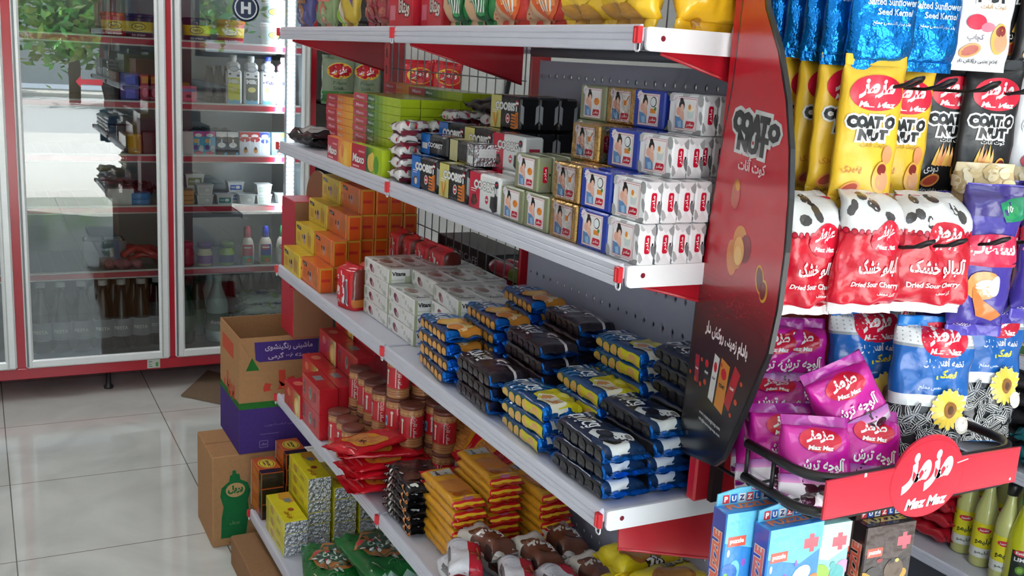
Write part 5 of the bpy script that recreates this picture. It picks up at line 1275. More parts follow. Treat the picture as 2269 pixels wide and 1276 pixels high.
for y in (.13, .21, .29, .37, .44):
    h = MB(); h.tube([(1.835,y,1.008),(2.03,y,1.008),(2.045,y+.004,1.014),(2.058,y+.012,1.010),(2.048,y+.018,1.002),(2.030,y+.010,1.005)], .0024, BLK, 'wire', 6); build('hook', h, st)

# ---- bags
def logo(a, cx, cy, w, latin=True):
    h = w*.62; a.ell(cx, cy, w/2, h/2, S(206,22,54), 28); a.text(MZ, cx, cy + h*.10, PW, w=w*.66, h=h*.56, bold=.05, shear=.3)
    if latin: a.text('Maz Maz', cx + w*.02, cy - h*.32, PW, w=w*.66, h=h*.17, bold=.04, shear=.25)
def coat_bag(nm, base, body2, seed, kind, dark):
    f = Art(); W, L = .081, .192; tx = PW if dark else S(176,130,40)
    logo(f, .003, .050, .071)
    f.text('COAT O', .0, .014, S(28,28,30), w=.062, h=.016, bold=.08, outline=S(226,226,226), ow=.14); f.text('NUT', .004, -.002, S(28,28,30), w=.040, h=.015, bold=.08, outline=S(226,226,226), ow=.14)
    f.text('COAT O', .0, .014, S(28,28,30), w=.062, h=.016, bold=.08)
    f.text(fa('کوت أنات'), .006, -.014, tx, w=.034, h=.008)
    if kind == 'fire':
        for k in range(5): f.poly([(-.020+k*.005,-.048),(-.012+k*.005,-.050),(-.010+k*.004,-.022+.006*(k % 2))], S(240,190-20*(k % 3),90))
        f.text(fa('دودی'), -.018, -.056, PW, w=.022, h=.010)
    elif kind == 'ketchup': f.ell(-.014,-.034,.013,.010,S(206,40,70)); f.ell(.002,-.040,.010,.006,S(226,120,140)); f.text(fa('کچاپ'), -.012, -.054, S(120,110,120), w=.022, h=.010)
    else: f.text(fa('پنیری'), -.018, -.046, S(200,130,50), w=.026, h=.010); f.ell(.026,-.026,.007,.012,S(214,140,90))
    f.ell(-.016,-.070,.014,.0085,S(226,150,80),rot=.4); f.ell(-.016,-.070,.011,.006,S(176,70,50),rot=.4); f.ell(.020,-.054,.011,.020,S(226,170,80)); f.ell(.023,-.058,.009,.013,S(206,150,110)); f.ell(.021,-.044,.007,.007,S(130,40,36))
    f.text(fa('بادام زمینی روکش دار'), .0, -.084, S(60,50,40) if not dark else PW, w=.056, h=.007)
    return pack(nm, W, L, .022, 2.3, lambda a_, y: base if abs(a_) < .09 else body2, front=f, fin=.013, taper=.2, nl=16, nc=26, wr=.0015, seed=seed, seal='soft_film', sealcol=base, mat='soft_film')
YB = coat_bag('peanut_bag', S(226,182,46), S(218,172,38), 71, 'cheese', False); BB = coat_bag('peanut_bag', S(30,29,32), S(22,22,24), 72, 'fire', True); WB = coat_bag('peanut_bag', S(222,222,226), S(210,210,216), 73, 'ketchup', False)
def hang(o, label, X, px, py, yaw=0, lean=0, group=None, cat='snack bag'):
    p = at(px, py, 0, X); return put(o, label, (X, p.y, p.z), (RAD(lean), 0, RAD(72+yaw)), group, cat)
gcn = 'coated peanut bags on the middle hooks'
hang(YB, 'yellow peanut bag hanging at the front of the first hook', 1.990, 1897, 462, -4, 0, gcn); 
for i, (x, px) in enumerate(((1.946,1842),(1.905,1800),(1.868,1764))): hang(YB, 'yellow peanut bag hanging %s behind the front one' % ORD[i], x, px, 440-8*i, 4, 0, gcn)
hang(YB, 'yellow peanut bag half hidden behind the front yellow one, on the second hook', 1.955, 1968, 458, 0, 0, gcn); hang(YB, 'yellow peanut bag at the back of the second hook', 1.92, 1930, 446, 3, 0, gcn)
hang(BB, 'black peanut bag hanging at the front of the third hook', 1.950, 2072, 440, -3, 0, gcn); hang(BB, 'black peanut bag peeking out beside the yellow bags', 1.915, 2022, 438, 3, 0, gcn)
hang(BB, 'black peanut bag hanging at the front of the fourth hook', 1.985, 2160, 446, -3, 0, gcn); hang(BB, 'black peanut bag behind the front one of the fourth hook', 1.955, 2128, 440, 0, 0, gcn)
hang(WB, 'white peanut bag in the shade between black and bright white ones', 1.950, 2228, 440, 0, 0, gcn); hang(WB, 'white peanut bag at the front of the fifth hook, cut by the photo edge', 1.985, 2275, 452, -3, 0, gcn)
# upper hooks: blue sunflower kernels, white and black peanut bags
def blue_bag():
    f = Art(); W, L = .084, .200; f.rect(-.06,.050,.06,.10,S(226,230,232)); f.rect(-.06,.052,.06,.056,S(226,170,40)); f.rect(-.06,.045,.06,.052,S(24,120,196)); f.poly([(-.03,.1),(.05,.1),(.045,.075),(-.02,.085)],S(236,200,60))
    logo(f, .006, .060, .066); f.text(fa('مغز تخمه'), .010, .022, S(220,236,246), w=.036, h=.010); f.text(fa('آفتابگردان نمکی'), .0, .007, S(220,236,246), w=.062, h=.013, bold=.03)
    f.text('Salted Sunflower', .006, -.018, S(220,236,246), w=.060, h=.009, bold=.02); f.text('Seed Kernel', .010, -.030, S(220,236,246), w=.044, h=.008, bold=.02); f.text(fa('بذر دوار الشمس مملح'), .008, -.044, S(200,224,240), w=.05, h=.006); f.rect(-.042,.060,-.030,.080,S(150,156,160))
    return pack('kernel_bag', W, L, .024, 2.3, lambda a_, y: S(14,118,200), front=f, fin=.012, taper=.2, nl=16, nc=26, wr=.0018, seed=74, seal='foil', sealcol=S(20,120,200), mat='foil')
BLB = blue_bag(); gt = 'bags on the upper hooks'
hang(BLB, 'blue kernel bag hanging at the front of the upper first hook', 1.990, 1940, 156, -4, 0, gt); hang(BLB, 'blue kernel bag on the upper second hook beside the front one', 1.985, 2040, 160, -2, 0, gt)
for i, (x, px) in enumerate(((1.950,1880),(1.915,1836),(1.882,1796),(1.855,1760))): hang(BLB, 'blue kernel bag hanging %s behind the upper front one' % ORD[i], x, px, 146-8*i, 5, 0, gt)
hang(BLB, 'blue kernel bag deep on the upper second hook', 1.95, 2004, 150, 3, 0, gt)
hang(WB, 'white peanut bag in the shade on the upper third hook', 1.950, 2104, 150, 2, 0, gt); hang(WB, 'bright white peanut bag on the upper fourth hook', 1.990, 2160, 158, -3, 0, gt)
hang(BB, 'black peanut bag on the upper fifth hook behind the bright white one', 1.965, 2246, 152, 0, 0, gt); hang(BB, 'black peanut bag right at the edge of the upper row', 1.99, 2296, 160, 0, 0, gt)
# lower hooks: dried cherries, pistachios, squirrel-brand snack tubes
def cherry(seed, W=.098):
    f = Art(); L = .172; K = W/.122; f.rect(-.08,.022,.08,.10,S(222,222,222)); rnd = random.Random(seed)
    for k in range(15): f.ell(-.066+k*.0095,.022,.0042,.0042,S(140,20,40),10); f.ell(-.066+k*.0095,.022,.0028,.0028,S(196,30,56),10)
    for k in range(7): f.ell(rnd.uniform(-.05,.05), rnd.uniform(.034,.078), .009, .007, S(64,60,62), 9, rot=rnd.random()*3)
    f.ell(.014,.016,.030*K,.022,S(214,30,56)); f.text(MZ, .014, .022, PW, w=.040*K, h=.020, bold=.05, shear=.3); f.text('Maz Maz', .014, .004, PW, w=.036*K, h=.006, bold=.04, shear=.25)
    f.text(fa('آلبالو خشک'), .008, -.022, PW, w=.074*K, h=.026, bold=.03); f.text('Dried Sour Cherry', .006, -.046, PW, w=.076*K, h=.009, bold=.03); f.text(fa('کرز مجفف'), .022, -.057, PW, w=.022, h=.006)
    return pack('dried_cherry_bag', W, L, .034, 2.2, lambda a_, y: S(196,22,44), front=f, fin=.012, taper=.24, nl=22, nc=36, wr=.0030, seed=seed, bend=-.9, seal='soft_film', sealcol=S(230,226,226), mat='film', pinch=.12, neck=.28)
CH = (cherry(81), cherry(82), cherry(83, .122)); gc = 'dried cherry bags on the lower hooks'
hang(CH[0], 'red and white dried cherry bag nearest the curved panel', 1.985, 1768, 696, 4, 4, gc); hang(CH[1], 'red dried cherry bag in shade behind the panel-side one', 1.945, 1822, 694, 4, 2, gc)
hang(CH[1], 'red and white dried cherry bag in the middle, top folded over', 2.025, 1902, 692, 2, 3, gc); hang(CH[0], 'dried cherry bag tucked between the middle and the front one', 1.99, 1962, 686, 2, 2, gc)
hang(CH[2], 'largest red and white dried cherry bag, English lettering facing out', 2.030, 2034, 690, -4, 3, gc)
def pist():
    f = Art(); rnd = random.Random(6)
    for k in range(70): f.ell(rnd.uniform(-.05,.05), rnd.uniform(-.08,.08), rnd.uniform(.008,.013), rnd.uniform(.006,.008), rnd.choice([S(232,214,176),S(222,198,150),S(240,226,196),S(206,180,130)]), 10, rot=rnd.random()*3)
    return pack('pistachio_bag', .090, .175, .026, 2.3, lambda a_, y: S(206,180,136), front=f, fin=.012, taper=.2, nl=14, nc=24, wr=.002, seed=85, seal='film', sealcol=S(226,206,166))
PI_ = pist(); gp = 'nut bags on the lower hooks'
for i, (x, px, py) in enumerate(((2.000,2142,640),(1.95,2090,610),(1.90,2030,590),(1.95,2210,620),(2.0,2262,640))): hang(PI_, 'bag printed with shelled nuts, %s along the lower hooks' % ORD[i], x, px, py, 0, 0, gp)
def squirrel():
    f = Art(); f.rect(-.05,.062,.05,.10,S(60,48,120)); f.poly([(.0,.08),(.05,.09),(.05,.058),(.01,.056)],S(30,130,90)); f.ell(.018,.070,.013,.010,S(40,150,90)); f.text('100', .020, .072, PW, w=.014)
    f.ell(0,.018,.052,.022,S(206,40,80)); f.text(fa('سنجاب'), 0, .020, PW, w=.066, h=.026, bold=.04); f.rect(-.04,-.004,.04,.0,S(196,34,70))
    f.ell(-.004,-.030,.024,.020,S(222,150,90)); f.ell(.0,-.034,.015,.013,S(240,226,210)); f.poly([(-.02,-.02),(.0,-.05),(.03,-.07),(.02,-.08),(-.01,-.07)],S(206,120,60)); f.ell(.012,-.030,.008,.014,S(236,226,220)); f.text(fa('شکلات'), -.02, -.085, PW, w=.02, h=.006)
    return pack('chocolate_bag', .080, .205, .030, 2.4, lambda a_, y: S(66,52,150), front=f, fin=.014, taper=.2, nl=16, nc=26, wr=.0025, seed=86, seal='film', sealcol=S(80,66,170))
SQ = squirrel(); gs = 'violet snack bags on the lower hooks'
hang(SQ, 'violet snack bag with a red name band hanging lowest in front of the seed bag', 2.045, 2150, 742, -4, 2, gs); hang(SQ, 'violet snack bag in shade at the photo edge', 2.005, 2222, 716, 2, 0, gs); hang(SQ, 'violet snack bag cut by the photo edge', 2.04, 2290, 706, -4, 0, gs); hang(SQ, 'violet snack bag hidden behind the largest cherry bag', 1.985, 2080, 745, 6, 0, gs)

# tray goods: sunflower seed bags and magenta dried plum bags
def seedbag():
    f = Art(); W, L = .112, .212
    f.rect(-.1,.050,.1,.073,S(226,230,232))
    for i in range(22):
        for j in range(4): f.ell(-.082+i*.0078,.054+j*.0055,.0011,.0011,S(160,166,176),6)
    f.rect(-.1,.073,.1,.11,S(22,120,206)); f.rect(-.1,.046,.1,.050,S(150,158,166)); f.rect(-.1,-.018,.1,.046,S(26,96,176)); f.rect(-.1,-.034,.1,-.018,S(232,234,236)); f.rect(-.1,-.14,.1,-.034,S(52,52,56))
    rnd = random.Random(12)
    for k in range(150):
        x, y, r = rnd.uniform(-.085,.085), rnd.uniform(-.126,-.037), rnd.random()*3; f.ell(x, y, .0105, .0038, S(196,196,196), 9, rot=r); f.ell(x, y, .0096, .0028, S(34,34,38), 9, rot=r); f.ell(x, y, .0090, .0007, S(214,214,214), 6, rot=r)
    f.text(fa('تخمه آفتابگردان'), .006, .026, PW, w=.058, h=.014, bold=.03); f.text(fa('نمکی'), .010, .010, S(236,214,40), w=.032, h=.015, bold=.05); f.text(fa('بذر دوار الشمس مملح'), .004, -.008, S(206,224,240), w=.060, h=.009)
    logo(f, .006, .056, .074)
    f.ell(.018,-.036,.025,.025,S(236,232,224),32)
    for k in range(16): f.ell(.018+.018*cos(k*pi/8), -.036+.019*sin(k*pi/8), .0095, .0042, S(238,206,84), 10, rot=k*pi/8)
    f.ell(.018,-.036,.011,.011,S(150,100,50)); f.ell(.018,-.036,.006,.006,S(96,64,40)); f.ell(.043,-.058,.012,.012,S(222,214,200)); f.ell(.043,-.058,.008,.008,S(238,234,226)); f.stroke([(.043,-.056),(.054,-.048)],.003,S(206,196,180))
    f.shift(0, .020)
    return pack('sunflower_seed_bag', W, L, .040, 2.3, lambda a_, y: S(26,96,176), front=f, fin=.014, taper=.22, nl=28, nc=40, wr=.0022, seed=91, seal='film', sealcol=S(24,120,206), mat='film')
SB = seedbag(); gb2 = 'sunflower seed bags standing in the tray'
def tray(o, label, X, px, py, yaw, lean, roll=0, group=None):
    p = at(px, py, 0, X); return put(o, label, (X, p.y, 1.036), (RAD(lean), RAD(roll), RAD(70+yaw)), group, 'snack bag')
tray(SB, 'blue and white sunflower seed bag standing in front, behind the red sign', 2.034, 2056, 880, 2, -5, 2, gb2); tray(SB, 'blue and white sunflower seed bag half hidden at the tray end', 1.984, 2172, 900, 8, -6, 3, gb2)
tray(SB, 'blue sunflower seed bag in shade behind the tilted magenta bag', 1.955, 1925, 880, 6, -6, -2, gb2); tray(SB, 'blue sunflower seed bag deep in the tray against the board', 1.90, 1960, 860, 4, -4, 0, gb2); tray(SB, 'blue sunflower seed bag deep at the far end of the tray', 1.95, 2085, 880, 0, -4, 0, gb2)
def plum():
    f = Art(); f.rect(-.07,-.07,.07,-.020,S(232,222,230))
    for k in range(9): f.ell(.006+.020*cos(k*1.3), -.036+.014*sin(k*2.1), .009, .007, S(64,26,42), 10, rot=k)
    f.ell(.002,.026,.026,.016,S(206,24,56)); f.text(MZ, .002, .030, PW, w=.034, h=.016, bold=.05, shear=.3); f.text('Maz Maz', .002, .016, PW, w=.032, h=.006, bold=.04, shear=.25)
    f.text(fa('آلوچه ترش'), .004, -.006, PW, w=.062, h=.022, bold=.03); f.text(fa('خوخ مجفف'), -.02, -.052, S(180,120,170), w=.03, h=.006)
    for k in range(6): f.rect(-.06,-.020-.0018*k,.06,-.0182-.0018*k,S(226-14*(5-k), 150-24*(5-k)//2, 206-8*(5-k)))
    return pack('dried_plum_bag', .088, .114, .046, 2.3, lambda a_, y: S(196,30,150), front=f, fin=.013, taper=.24, nl=20, nc=36, wr=.0030, seed=95, seal='film', sealcol=S(170,40,150), mat='film')
PL = plum(); gl = 'magenta dried plum bags in the tray'
def lay(o, label, X, px, py, rx, ry, rz):
    p = at(px, py, 0, X); return put(o, label, tuple(p), (RAD(rx), RAD(ry), RAD(rz)), gl, 'snack bag')
lay(PL, 'magenta dried plum bag standing tilted above the heap', 2.035, 1916, 978, -10, -28, 66)
lay(PL, 'magenta dried plum bag at the tray front, lettering upright, behind the rim', 2.058, 1802, 1122, -22, 0, 62); lay(PL, 'magenta dried plum bag at the tray front beside the sign top', 2.066, 1912, 1100, -24, 5, 66)
lay(PL, 'magenta dried plum bag in the second row, half covered by the front one', 2.000, 1740, 1085, -26, -4, 60); lay(PL, 'magenta dried plum bag at the panel side of the heap', 1.925, 1690, 1062, -30, 0, 60)
lay(PL, 'magenta dried plum bag highest by the panel, logo tilted', 1.960, 1722, 985, -52, 0, 60); lay(PL, 'magenta dried plum bag low behind the tray corner, pale half showing', 1.960, 1700, 1095, -20, 0, 60)
lay(PL, 'magenta dried plum bag in shade behind the heap', 1.930, 1795, 960, -40, 4, 62); lay(PL, 'dark plum-printed bag standing behind the panel edge', 1.900, 1752, 880, -8, 0, 66); lay(PL, 'plum-printed bag showing its white half next to the panel edge', 1.885, 1700, 880, -6, 0, 62)
# hanging boxed puzzles under the tray
def puzzle(nm, c, side, P, seed):
    w, d, h = .090, .032, .215; f = Art(); s_ = Art(); t = Art(); rnd = random.Random(seed)
    f.poly([(-.045,.1075),(.045,.1075),(.045,.070),(.01,.052),(-.045,.066)], P[0]); f.poly([(-.045,-.1075),(.045,-.1075),(.045,-.030),(.012,-.048),(-.045,-.022)], P[1])
    for k in range(15): f.ell(rnd.uniform(-.036,.036), rnd.uniform(-.095,.045), rnd.uniform(.006,.020), rnd.uniform(.006,.018), P[k % len(P)], 14, rot=rnd.random()*3)
    for k in range(12): f.ell(rnd.uniform(-.040,.040), rnd.uniform(-.10,.06), rnd.uniform(.002,.006), rnd.uniform(.002,.006), rnd.choice(P), 10)
    f.rect(-.040,.060,-.012,.074,S(222,90,70)); f.text('puzzle', -.026, .067, PW, w=.022, bold=.05)
    f.poly([(.014,.086),(.022,.086),(.022,.092),(.030,.092),(.030,.086),(.038,.086),(.038,.072),(.032,.072),(.032,.066),(.024,.066),(.024,.072),(.014,.072)], S(222,96,110))
    s_.rect(-.016,-.1075,.016,-.03,P[1]); s_.ell(0,-.085,.012,.018,P[2]); s_.text('PUZZLE', 0, .040, S(230,110,90), w=.075, h=.018, rot=pi/2, bold=.06, outline=S(236,226,206), ow=.05); s_.rect(-.010,-.030,.010,-.008,S(222,90,70)); s_.ell(.004,-.052,.010,.010,P[3])
    t.text('PUZZLE', 0, 0, P[2], w=.07, h=.014, bold=.06)
    o = carton(nm, w, d, h, c, {'-y': f, '-x': s_, '+x': s_, '+z': t}, 'film', .002, cols={'-x': side, '+x': side})
    k = MB(); k.prism([(-.045,h),(.045,h),(.045,h+.016),(.012,h+.022),(-.012,h+.022),(-.045,h+.016)], .008, .010, P[0], 'soft_film', 'y')
    ar_ = Art(); 
    for q, ch in enumerate('PUZZLE'): ar_.rect(-.036+q*.0125-.005, .002, -.036+q*.0125+.005, .014, (S(206,50,60),S(40,90,180),S(226,226,226))[q % 3]); ar_.text(ch, -.036+q*.0125, .008, PW if q % 3 < 2 else S(40,60,120), h=.008, bold=.05)
    wrap(k, ar_, lambda x, y, o_: (x+.004, .008-o_, h+y), 'soft_film'); tag(build('hang_tab', k, o), 'printed tab with the hook hole'); return o
PZ = (puzzle('puzzle_box', S(50,136,210), S(66,74,166), (S(110,196,232),S(40,110,190),S(226,130,70),S(220,232,238),S(120,190,70),S(150,90,190)), 1), puzzle('puzzle_box', S(150,212,204), S(96,170,176), (S(200,230,224),S(236,240,238),S(214,60,90),S(232,160,196),S(150,206,70),S(90,180,180)), 2), puzzle('puzzle_box', S(52,40,40), S(26,24,26), (S(72,54,50),S(196,150,50),S(222,190,90),S(150,36,46),S(96,76,60),S(40,34,36)), 3))
gz = 'boxed puzzles hanging under the tray'
for i, (k, x, px, py, lab) in enumerate(((0,1.985,1660,1118,'blue boxed puzzle with a violet spine nearest the red bracket'),(0,2.020,1750,1152,'blue boxed puzzle hanging in front, under the tray corner'),(1,1.985,1815,1150,'pale green and pink boxed puzzle behind the front blue one'),(2,1.960,1885,1140,'dark boxed puzzle with a black spine'),(2,1.990,1960,1150,'dark boxed puzzle with golden and red print under the sign'))):
    p = at(px, py, 0, x); put(PZ[k], lab, (x - .02*0, p.y, p.z - .215), (0, 0, RAD(90 - 4 + 3*(i % 2))), gz, 'puzzle')
# ================================================================ far face of the gondola, the aisle behind and the shelves across it
def box_thing(nm, lab, cat, a, b, col, mat, arts=None, grp=None, cols=None):
    m_ = MB(); m_.box(a, b, col, mat, .002, cols)
    for side, art in (arts or {}).items(): wrap(m_, art, face_fn(a, b, side), mat)
    return tag(build(nm, m_), lab, cat, grp)
a = Art()
for k in range(6): a.rect(-.16,.058-k*.003,.16,.0588-k*.003,S(90,92,96))
a.text('MULTICAFE', 0, .030, S(190,192,196), w=.20, h=.022, bold=.02); a.text('Taste', 0, .004, S(150,150,156), w=.10, h=.014)
box_thing('coffee_carton', 'black coffee carton with pale lettering seen through the wire grid', 'box', (.22,.405,ZC+.0005),(.57,.52,ZC+.125), S(30,31,36), 'carton', {'-y': a})
def roll():
    b = MB(); b.lathe([(.004,0),(.018,.012),(.0195,.03),(.0195,.125,S(120,140,50)),(.0195,.126),(.0195,.19),(.018,.205),(.004,.216)], S(206,50,76), 'film', 18); b.c = [S(206,50,76) if i < 18*3 else c for i, c in enumerate(b.c)]
    b.c = [S(204,48,70) if (sum(b.v[k][2] for k in f)/len(f)) < .118 else S(128,146,52) for f in b.f]
    b.xf(Matrix.Translation((-.108,0,.0205)) @ Matrix.Rotation(pi/2, 4, 'Y')); return build('rolled_pack', b)
rl = roll()
for k in range(3):
    for r in range(2): put(rl, 'rolled pack, pink and green halves, %s layer, %s row behind the grid' % (LAY[k], ORD[r]), (.705, .400 + r*.042, ZC + .001 + k*.042), (0, 0, J(.02)), 'rolled packs behind the grid', 'roll')
bxp = MB(); 
def plainbox(c, nm='biscuit_box'): return carton(nm, .19, .12, .16, c, {}, 'carton', .002)
for i, (x, z, c, nm) in enumerate(((.12,ZD,S(120,50,50),'brick red'),(.36,ZD,S(60,80,70),'dark green'),(.60,ZD,S(150,130,70),'ochre'),(1.1,ZC,S(90,60,90),'plum'),(1.35,ZC,S(70,90,120),'slate blue'),(1.58,ZC,S(140,60,60),'rust red'))):
    put(plainbox(c), '%s carton on the far face of the gondola' % nm, (x, .55, z + .0005), (0, 0, 0), None, 'box')
# crisp rack on the wall past the fridge
cr_ = thing('crisp_rack', 'dark metal rack of crisp bags standing past the fridge end', 'rack', (0, 0, 0))
m = MB()
for y in (.655, .955):
    for x in (-2.02, -1.66): m.box((x,y,0),(x+.02,y+.02,2.05), S(40,40,44), 'paint')
build('frame', m, cr_)
for z in (.25, .62, .99, 1.315, 1.70):
    m = MB(); m.box((-2.02,.655,z-.012),(-1.64,.975,z), S(52,54,58), 'paint'); build('shelf', m, cr_)
def crisp(nm, base, c2, seed, txt):
    f = Art(); W, L = .150, .215; f.rect(-.09,-.11,.09,-.05,c2); f.ell(0,.040,.060,.036,S(236,190,60),30); f.ell(0,.040,.056,.032,S(200,24,44),30); f.text(MZ, 0, .042, PW, w=.076, h=.036, bold=.05, shear=.3)
    f.text('Potato', 0, -.012, S(70,96,70) if txt else PW, w=.06, h=.016); f.text('Sticks', 0, -.036, S(70,96,70) if txt else PW, w=.06, h=.016); f.ell(-.035,-.075,.022,.012,S(236,220,120))
    return pack(nm, W, L, .06, 2.2, lambda a_, y: base, front=f, fin=.013, taper=.22, nl=14, nc=24, wr=.003, seed=seed, seal='film', sealcol=base)
cg_ = crisp('crisp_bag', S(128,140,116), S(60,120,60), 101, True); cr2 = crisp('crisp_bag', S(206,30,44), S(236,196,50), 102, False)
for i, (o, x, px, py, lab) in enumerate(((cg_,-1.60,748,222,'grey-green crisp bag seen beside the fridge frame'),(cg_,-1.62,808,226,'grey-green crisp bag behind the red bracket'))):
    p = at(px, py, 0, x); put(o, lab, (x, p.y, 1.316), (0, 0, RAD(90)), 'crisp bags past the fridge', 'crisp bag')
for i, (px, lab) in enumerate(((925,'red crisp bag seen through the wire grid'),(982,'red and yellow crisp bag beside it, with a raised corner'))):
    p = at(px, 200, 0, -1.40); put(cr2, lab, (-1.40, p.y, 1.316), (0, RAD(0 if i == 0 else 5), RAD(90)), 'crisp bags past the fridge', 'crisp bag')
m = MB(); m.box((-1.499,.985,1.300),(-1.34,1.32,1.314), S(222,222,220), 'paint', .002)
tag(build('wall_ledge', m), 'white ledge on the partition wall carrying two red crisp bags', 'shelf')
dp = pack('dark_pouch', .13, .24, .06, 2.3, lambda a_, y: S(30,32,34), front=None, seed=103, seal='film', wr=.004)
for i, (x, y, z) in enumerate(((-1.72,.745,.991),(-1.72,.885,.991),(-1.73,.745,.621),(-1.72,.885,.621))):
    put(dp, 'dark pouch on the rack past the fridge, %s' % ('upper row, fridge side','upper row, wall side','lower row, fridge side','lower row, wall side')[i], (x, y, z), (0, 0, RAD(90)), 'dark pouches on the crisp rack', 'pouch')
for i, y in enumerate((1.42, 1.62)):
    t = thing('hand_brush', ('black-handled brush hanging on the white partition wall', 'second black-handled brush hanging further along the partition wall')[i], 'brush', (-1.46, y, 1.18))
    m = MB(); m.tube([(0,0,0),(0,.02,.12),(0,.05,.30)], .012, BLK, 'plastic', 10); build('handle', m, t)
    m = MB(); m.tube([(0,0,.0),(0,-.012,-.05),(0,-.02,-.12)], .018, S(206,34,44), 'plastic', 10); build('head', m, t)

# ---- shelves across the far aisle
fg = thing('wall_shelving', 'white wall shelving across the far aisle with lemon juice bottles', 'shelving', (0, 0, 0))
YF = 1.60; FZ = (.235, .577, .877, 1.20)
m = MB()
for x in (-.3, .9, 2.1): m.box((x,YF+.42,0),(x+.04,YF+.46,2.1), GRED, 'paint')
m.box((-.3,YF+.44,.05),(2.14,YF+.455,2.1), S(60,62,68), 'paint'); build('frame', m, fg)
for z in FZ:
    m = MB(); m.box((-.3,YF,z-.018),(2.14,YF+.42,z), SHELFW, 'paint', .001); so = build('shelf', m, fg); build('price_rail', rail_mb(-.3, 2.14, z, YF), so)
m = MB(); m.box((-.3,YF+.06,0),(2.14,YF+.08,.215), S(70,72,84), 'paint'); build('plinth', m, fg)
liquid('lemon_juice', S(206,206,126)); liquid('lime_drink', S(206,206,30))
def lemon():
    b = MB(); G = S(204,204,134); b.lathe([(.026,0),(.030,.004),(.030,.155),(.027,.175),(.016,.215),(.0125,.235),(.0125,.262)], G, 'lemon_juice', 28)
    a_ = Art(); a_.rect(-.05,-.018,.05,.055,S(226,214,30)); a_.rect(-.05,-.046,.05,-.018,S(222,222,214)); a_.ell(0,.036,.019,.008,S(206,40,60)); a_.text(fa('کامبیز'), 0, .036, PW, w=.026, h=.008, bold=.04); a_.text(fa('آبلیمو'), .002, .004, S(40,50,30), w=.046, h=.024, bold=.03); a_.text(fa('آبلیمو'), .002, -.030, S(60,70,50), w=.04, h=.014)
    r = .030; lb = MB(); wrap(lb, a_, lambda x, y, o: ((r+o)*sin(x/r), -(r+o)*cos(x/r), .076+y), 'carton', [-.09+.006*i for i in range(31)], [], off=.0005)
    o = build('juice_bottle', b); build('label', lb, o); c = MB(); c.lathe([(.0145,.246),(.0145,.274),(.013,.277)], S(30,32,30), 'plastic', 20); build('cap', c, o); return o
lm = lemon()
for i, (px, py) in enumerate(((2112,1222),(2152,1252),(2196,1284),(2150,1176),(2196,1204),(2240,1236))):
    p = at(px, py, 2, FZ[0]); put(lm, 'lemon juice bottle with yellow label, %s from the red packs in the %s row' % (ORD[i % 3], ('front', 'rear')[i//3]), (p.x, p.y + .03, FZ[0] + .0006), (0, 0, RAD(40) + J(.1)), 'lemon juice bottles', 'bottle')
def lime():
    b = MB(); b.lathe([(.034,0),(.038,.006),(.038,.12),(.036,.15),(.026,.19),(.017,.222),(.015,.24)], S(206,204,30), 'lime_drink', 28)
    a_ = Art(); a_.rect(-.026,-.045,.026,.040,S(36,44,34)); a_.ell(0,.034,.022,.009,S(206,40,50)); a_.text('Estilo', 0, .034, PW, w=.032, h=.008, bold=.03); a_.text('LIME', 0, .016, PW, w=.036, h=.011, bold=.03); a_.ell(0,-.014,.012,.012,S(90,140,40)); a_.ell(0,-.014,.007,.007,S(140,180,70))
    r = .038; lb = MB(); wrap(lb, a_, lambda x, y, o: ((r+o)*sin(x/r), -(r+o)*cos(x/r), .075+y), 'carton', [-.09+.006*i for i in range(31)], [], off=.0005)
    o = build('lime_bottle', b); build('label', lb, o); c = MB(); c.lathe([(.019,.236),(.019,.262),(.017,.265)], S(20,140,60), 'plastic', 24); build('cap', c, o); return o
p = at(2238, 1300, 2, FZ[0]); put(lime(), 'yellow lime drink bottle with a green cap and black label', (p.x, p.y + .02, FZ[0] + .0006), (0, 0, RAD(40)), None, 'bottle')
b = MB(); b.lathe([(.026,0),(.030,.005),(.032,.09),(.026,.13),(.014,.16),(.013,.18)], S(150,20,24), 'plastic', 24); o = build('sauce_bottle', b); c = MB(); c.lathe([(.016,.178),(.014,.205),(.006,.22)], S(226,226,220), 'plastic', 18); build('cap', c, o)
p = at(2275, 1310, 2, FZ[0]); put(o, 'dark red sauce bottle in the corner beside the lime bottle', (p.x + .05, p.y - .0, FZ[0] + .0006), (0, 0, 0), None, 'bottle')
rp2 = pack('red_pouch', .15, .20, .045, 2.6, lambda a_, y: S(176,22,38), front=None, seed=111, lying=True, seal='film', wr=.003)
for k in range(5): put(rp2, 'red pouch stacked beside the lemon juice, %s layer' % LAY[k], (1.005 + J(.004), YF + .13, FZ[0] + .001 + k*.047), (0, 0, RAD(6) + J(.08)), 'stacked red pouches', 'pouch')
gv = pack('dark_bag', .14, .22, .05, 2.4, lambda a_, y: S(60,56,58), front=None, seed=112, lying=True, seal='film', wr=.005); gv2 = pack('teal_bag', .14, .22, .05, 2.4, lambda a_, y: S(20,110,120), front=None, seed=113, lying=True, seal='film', wr=.004)
for k in range(4): put(gv, 'dark clear-topped bag on the middle far shelf, %s layer' % LAY[k], (1.13 + J(.01), YF + .14, FZ[1] + .001 + k*.052), (0, 0, RAD(70) + J(.2)), 'dark bags on the far shelf', 'bag')
put(gv2, 'teal bag lying at the edge of the middle far shelf', (1.36, YF + .12, FZ[1] + .001), (0, 0, RAD(75)), None, 'bag'); put(gv2, 'teal bag lying on the lower teal one', (1.35, YF + .13, FZ[1] + .054), (0, 0, RAD(85)), None, 'bag')
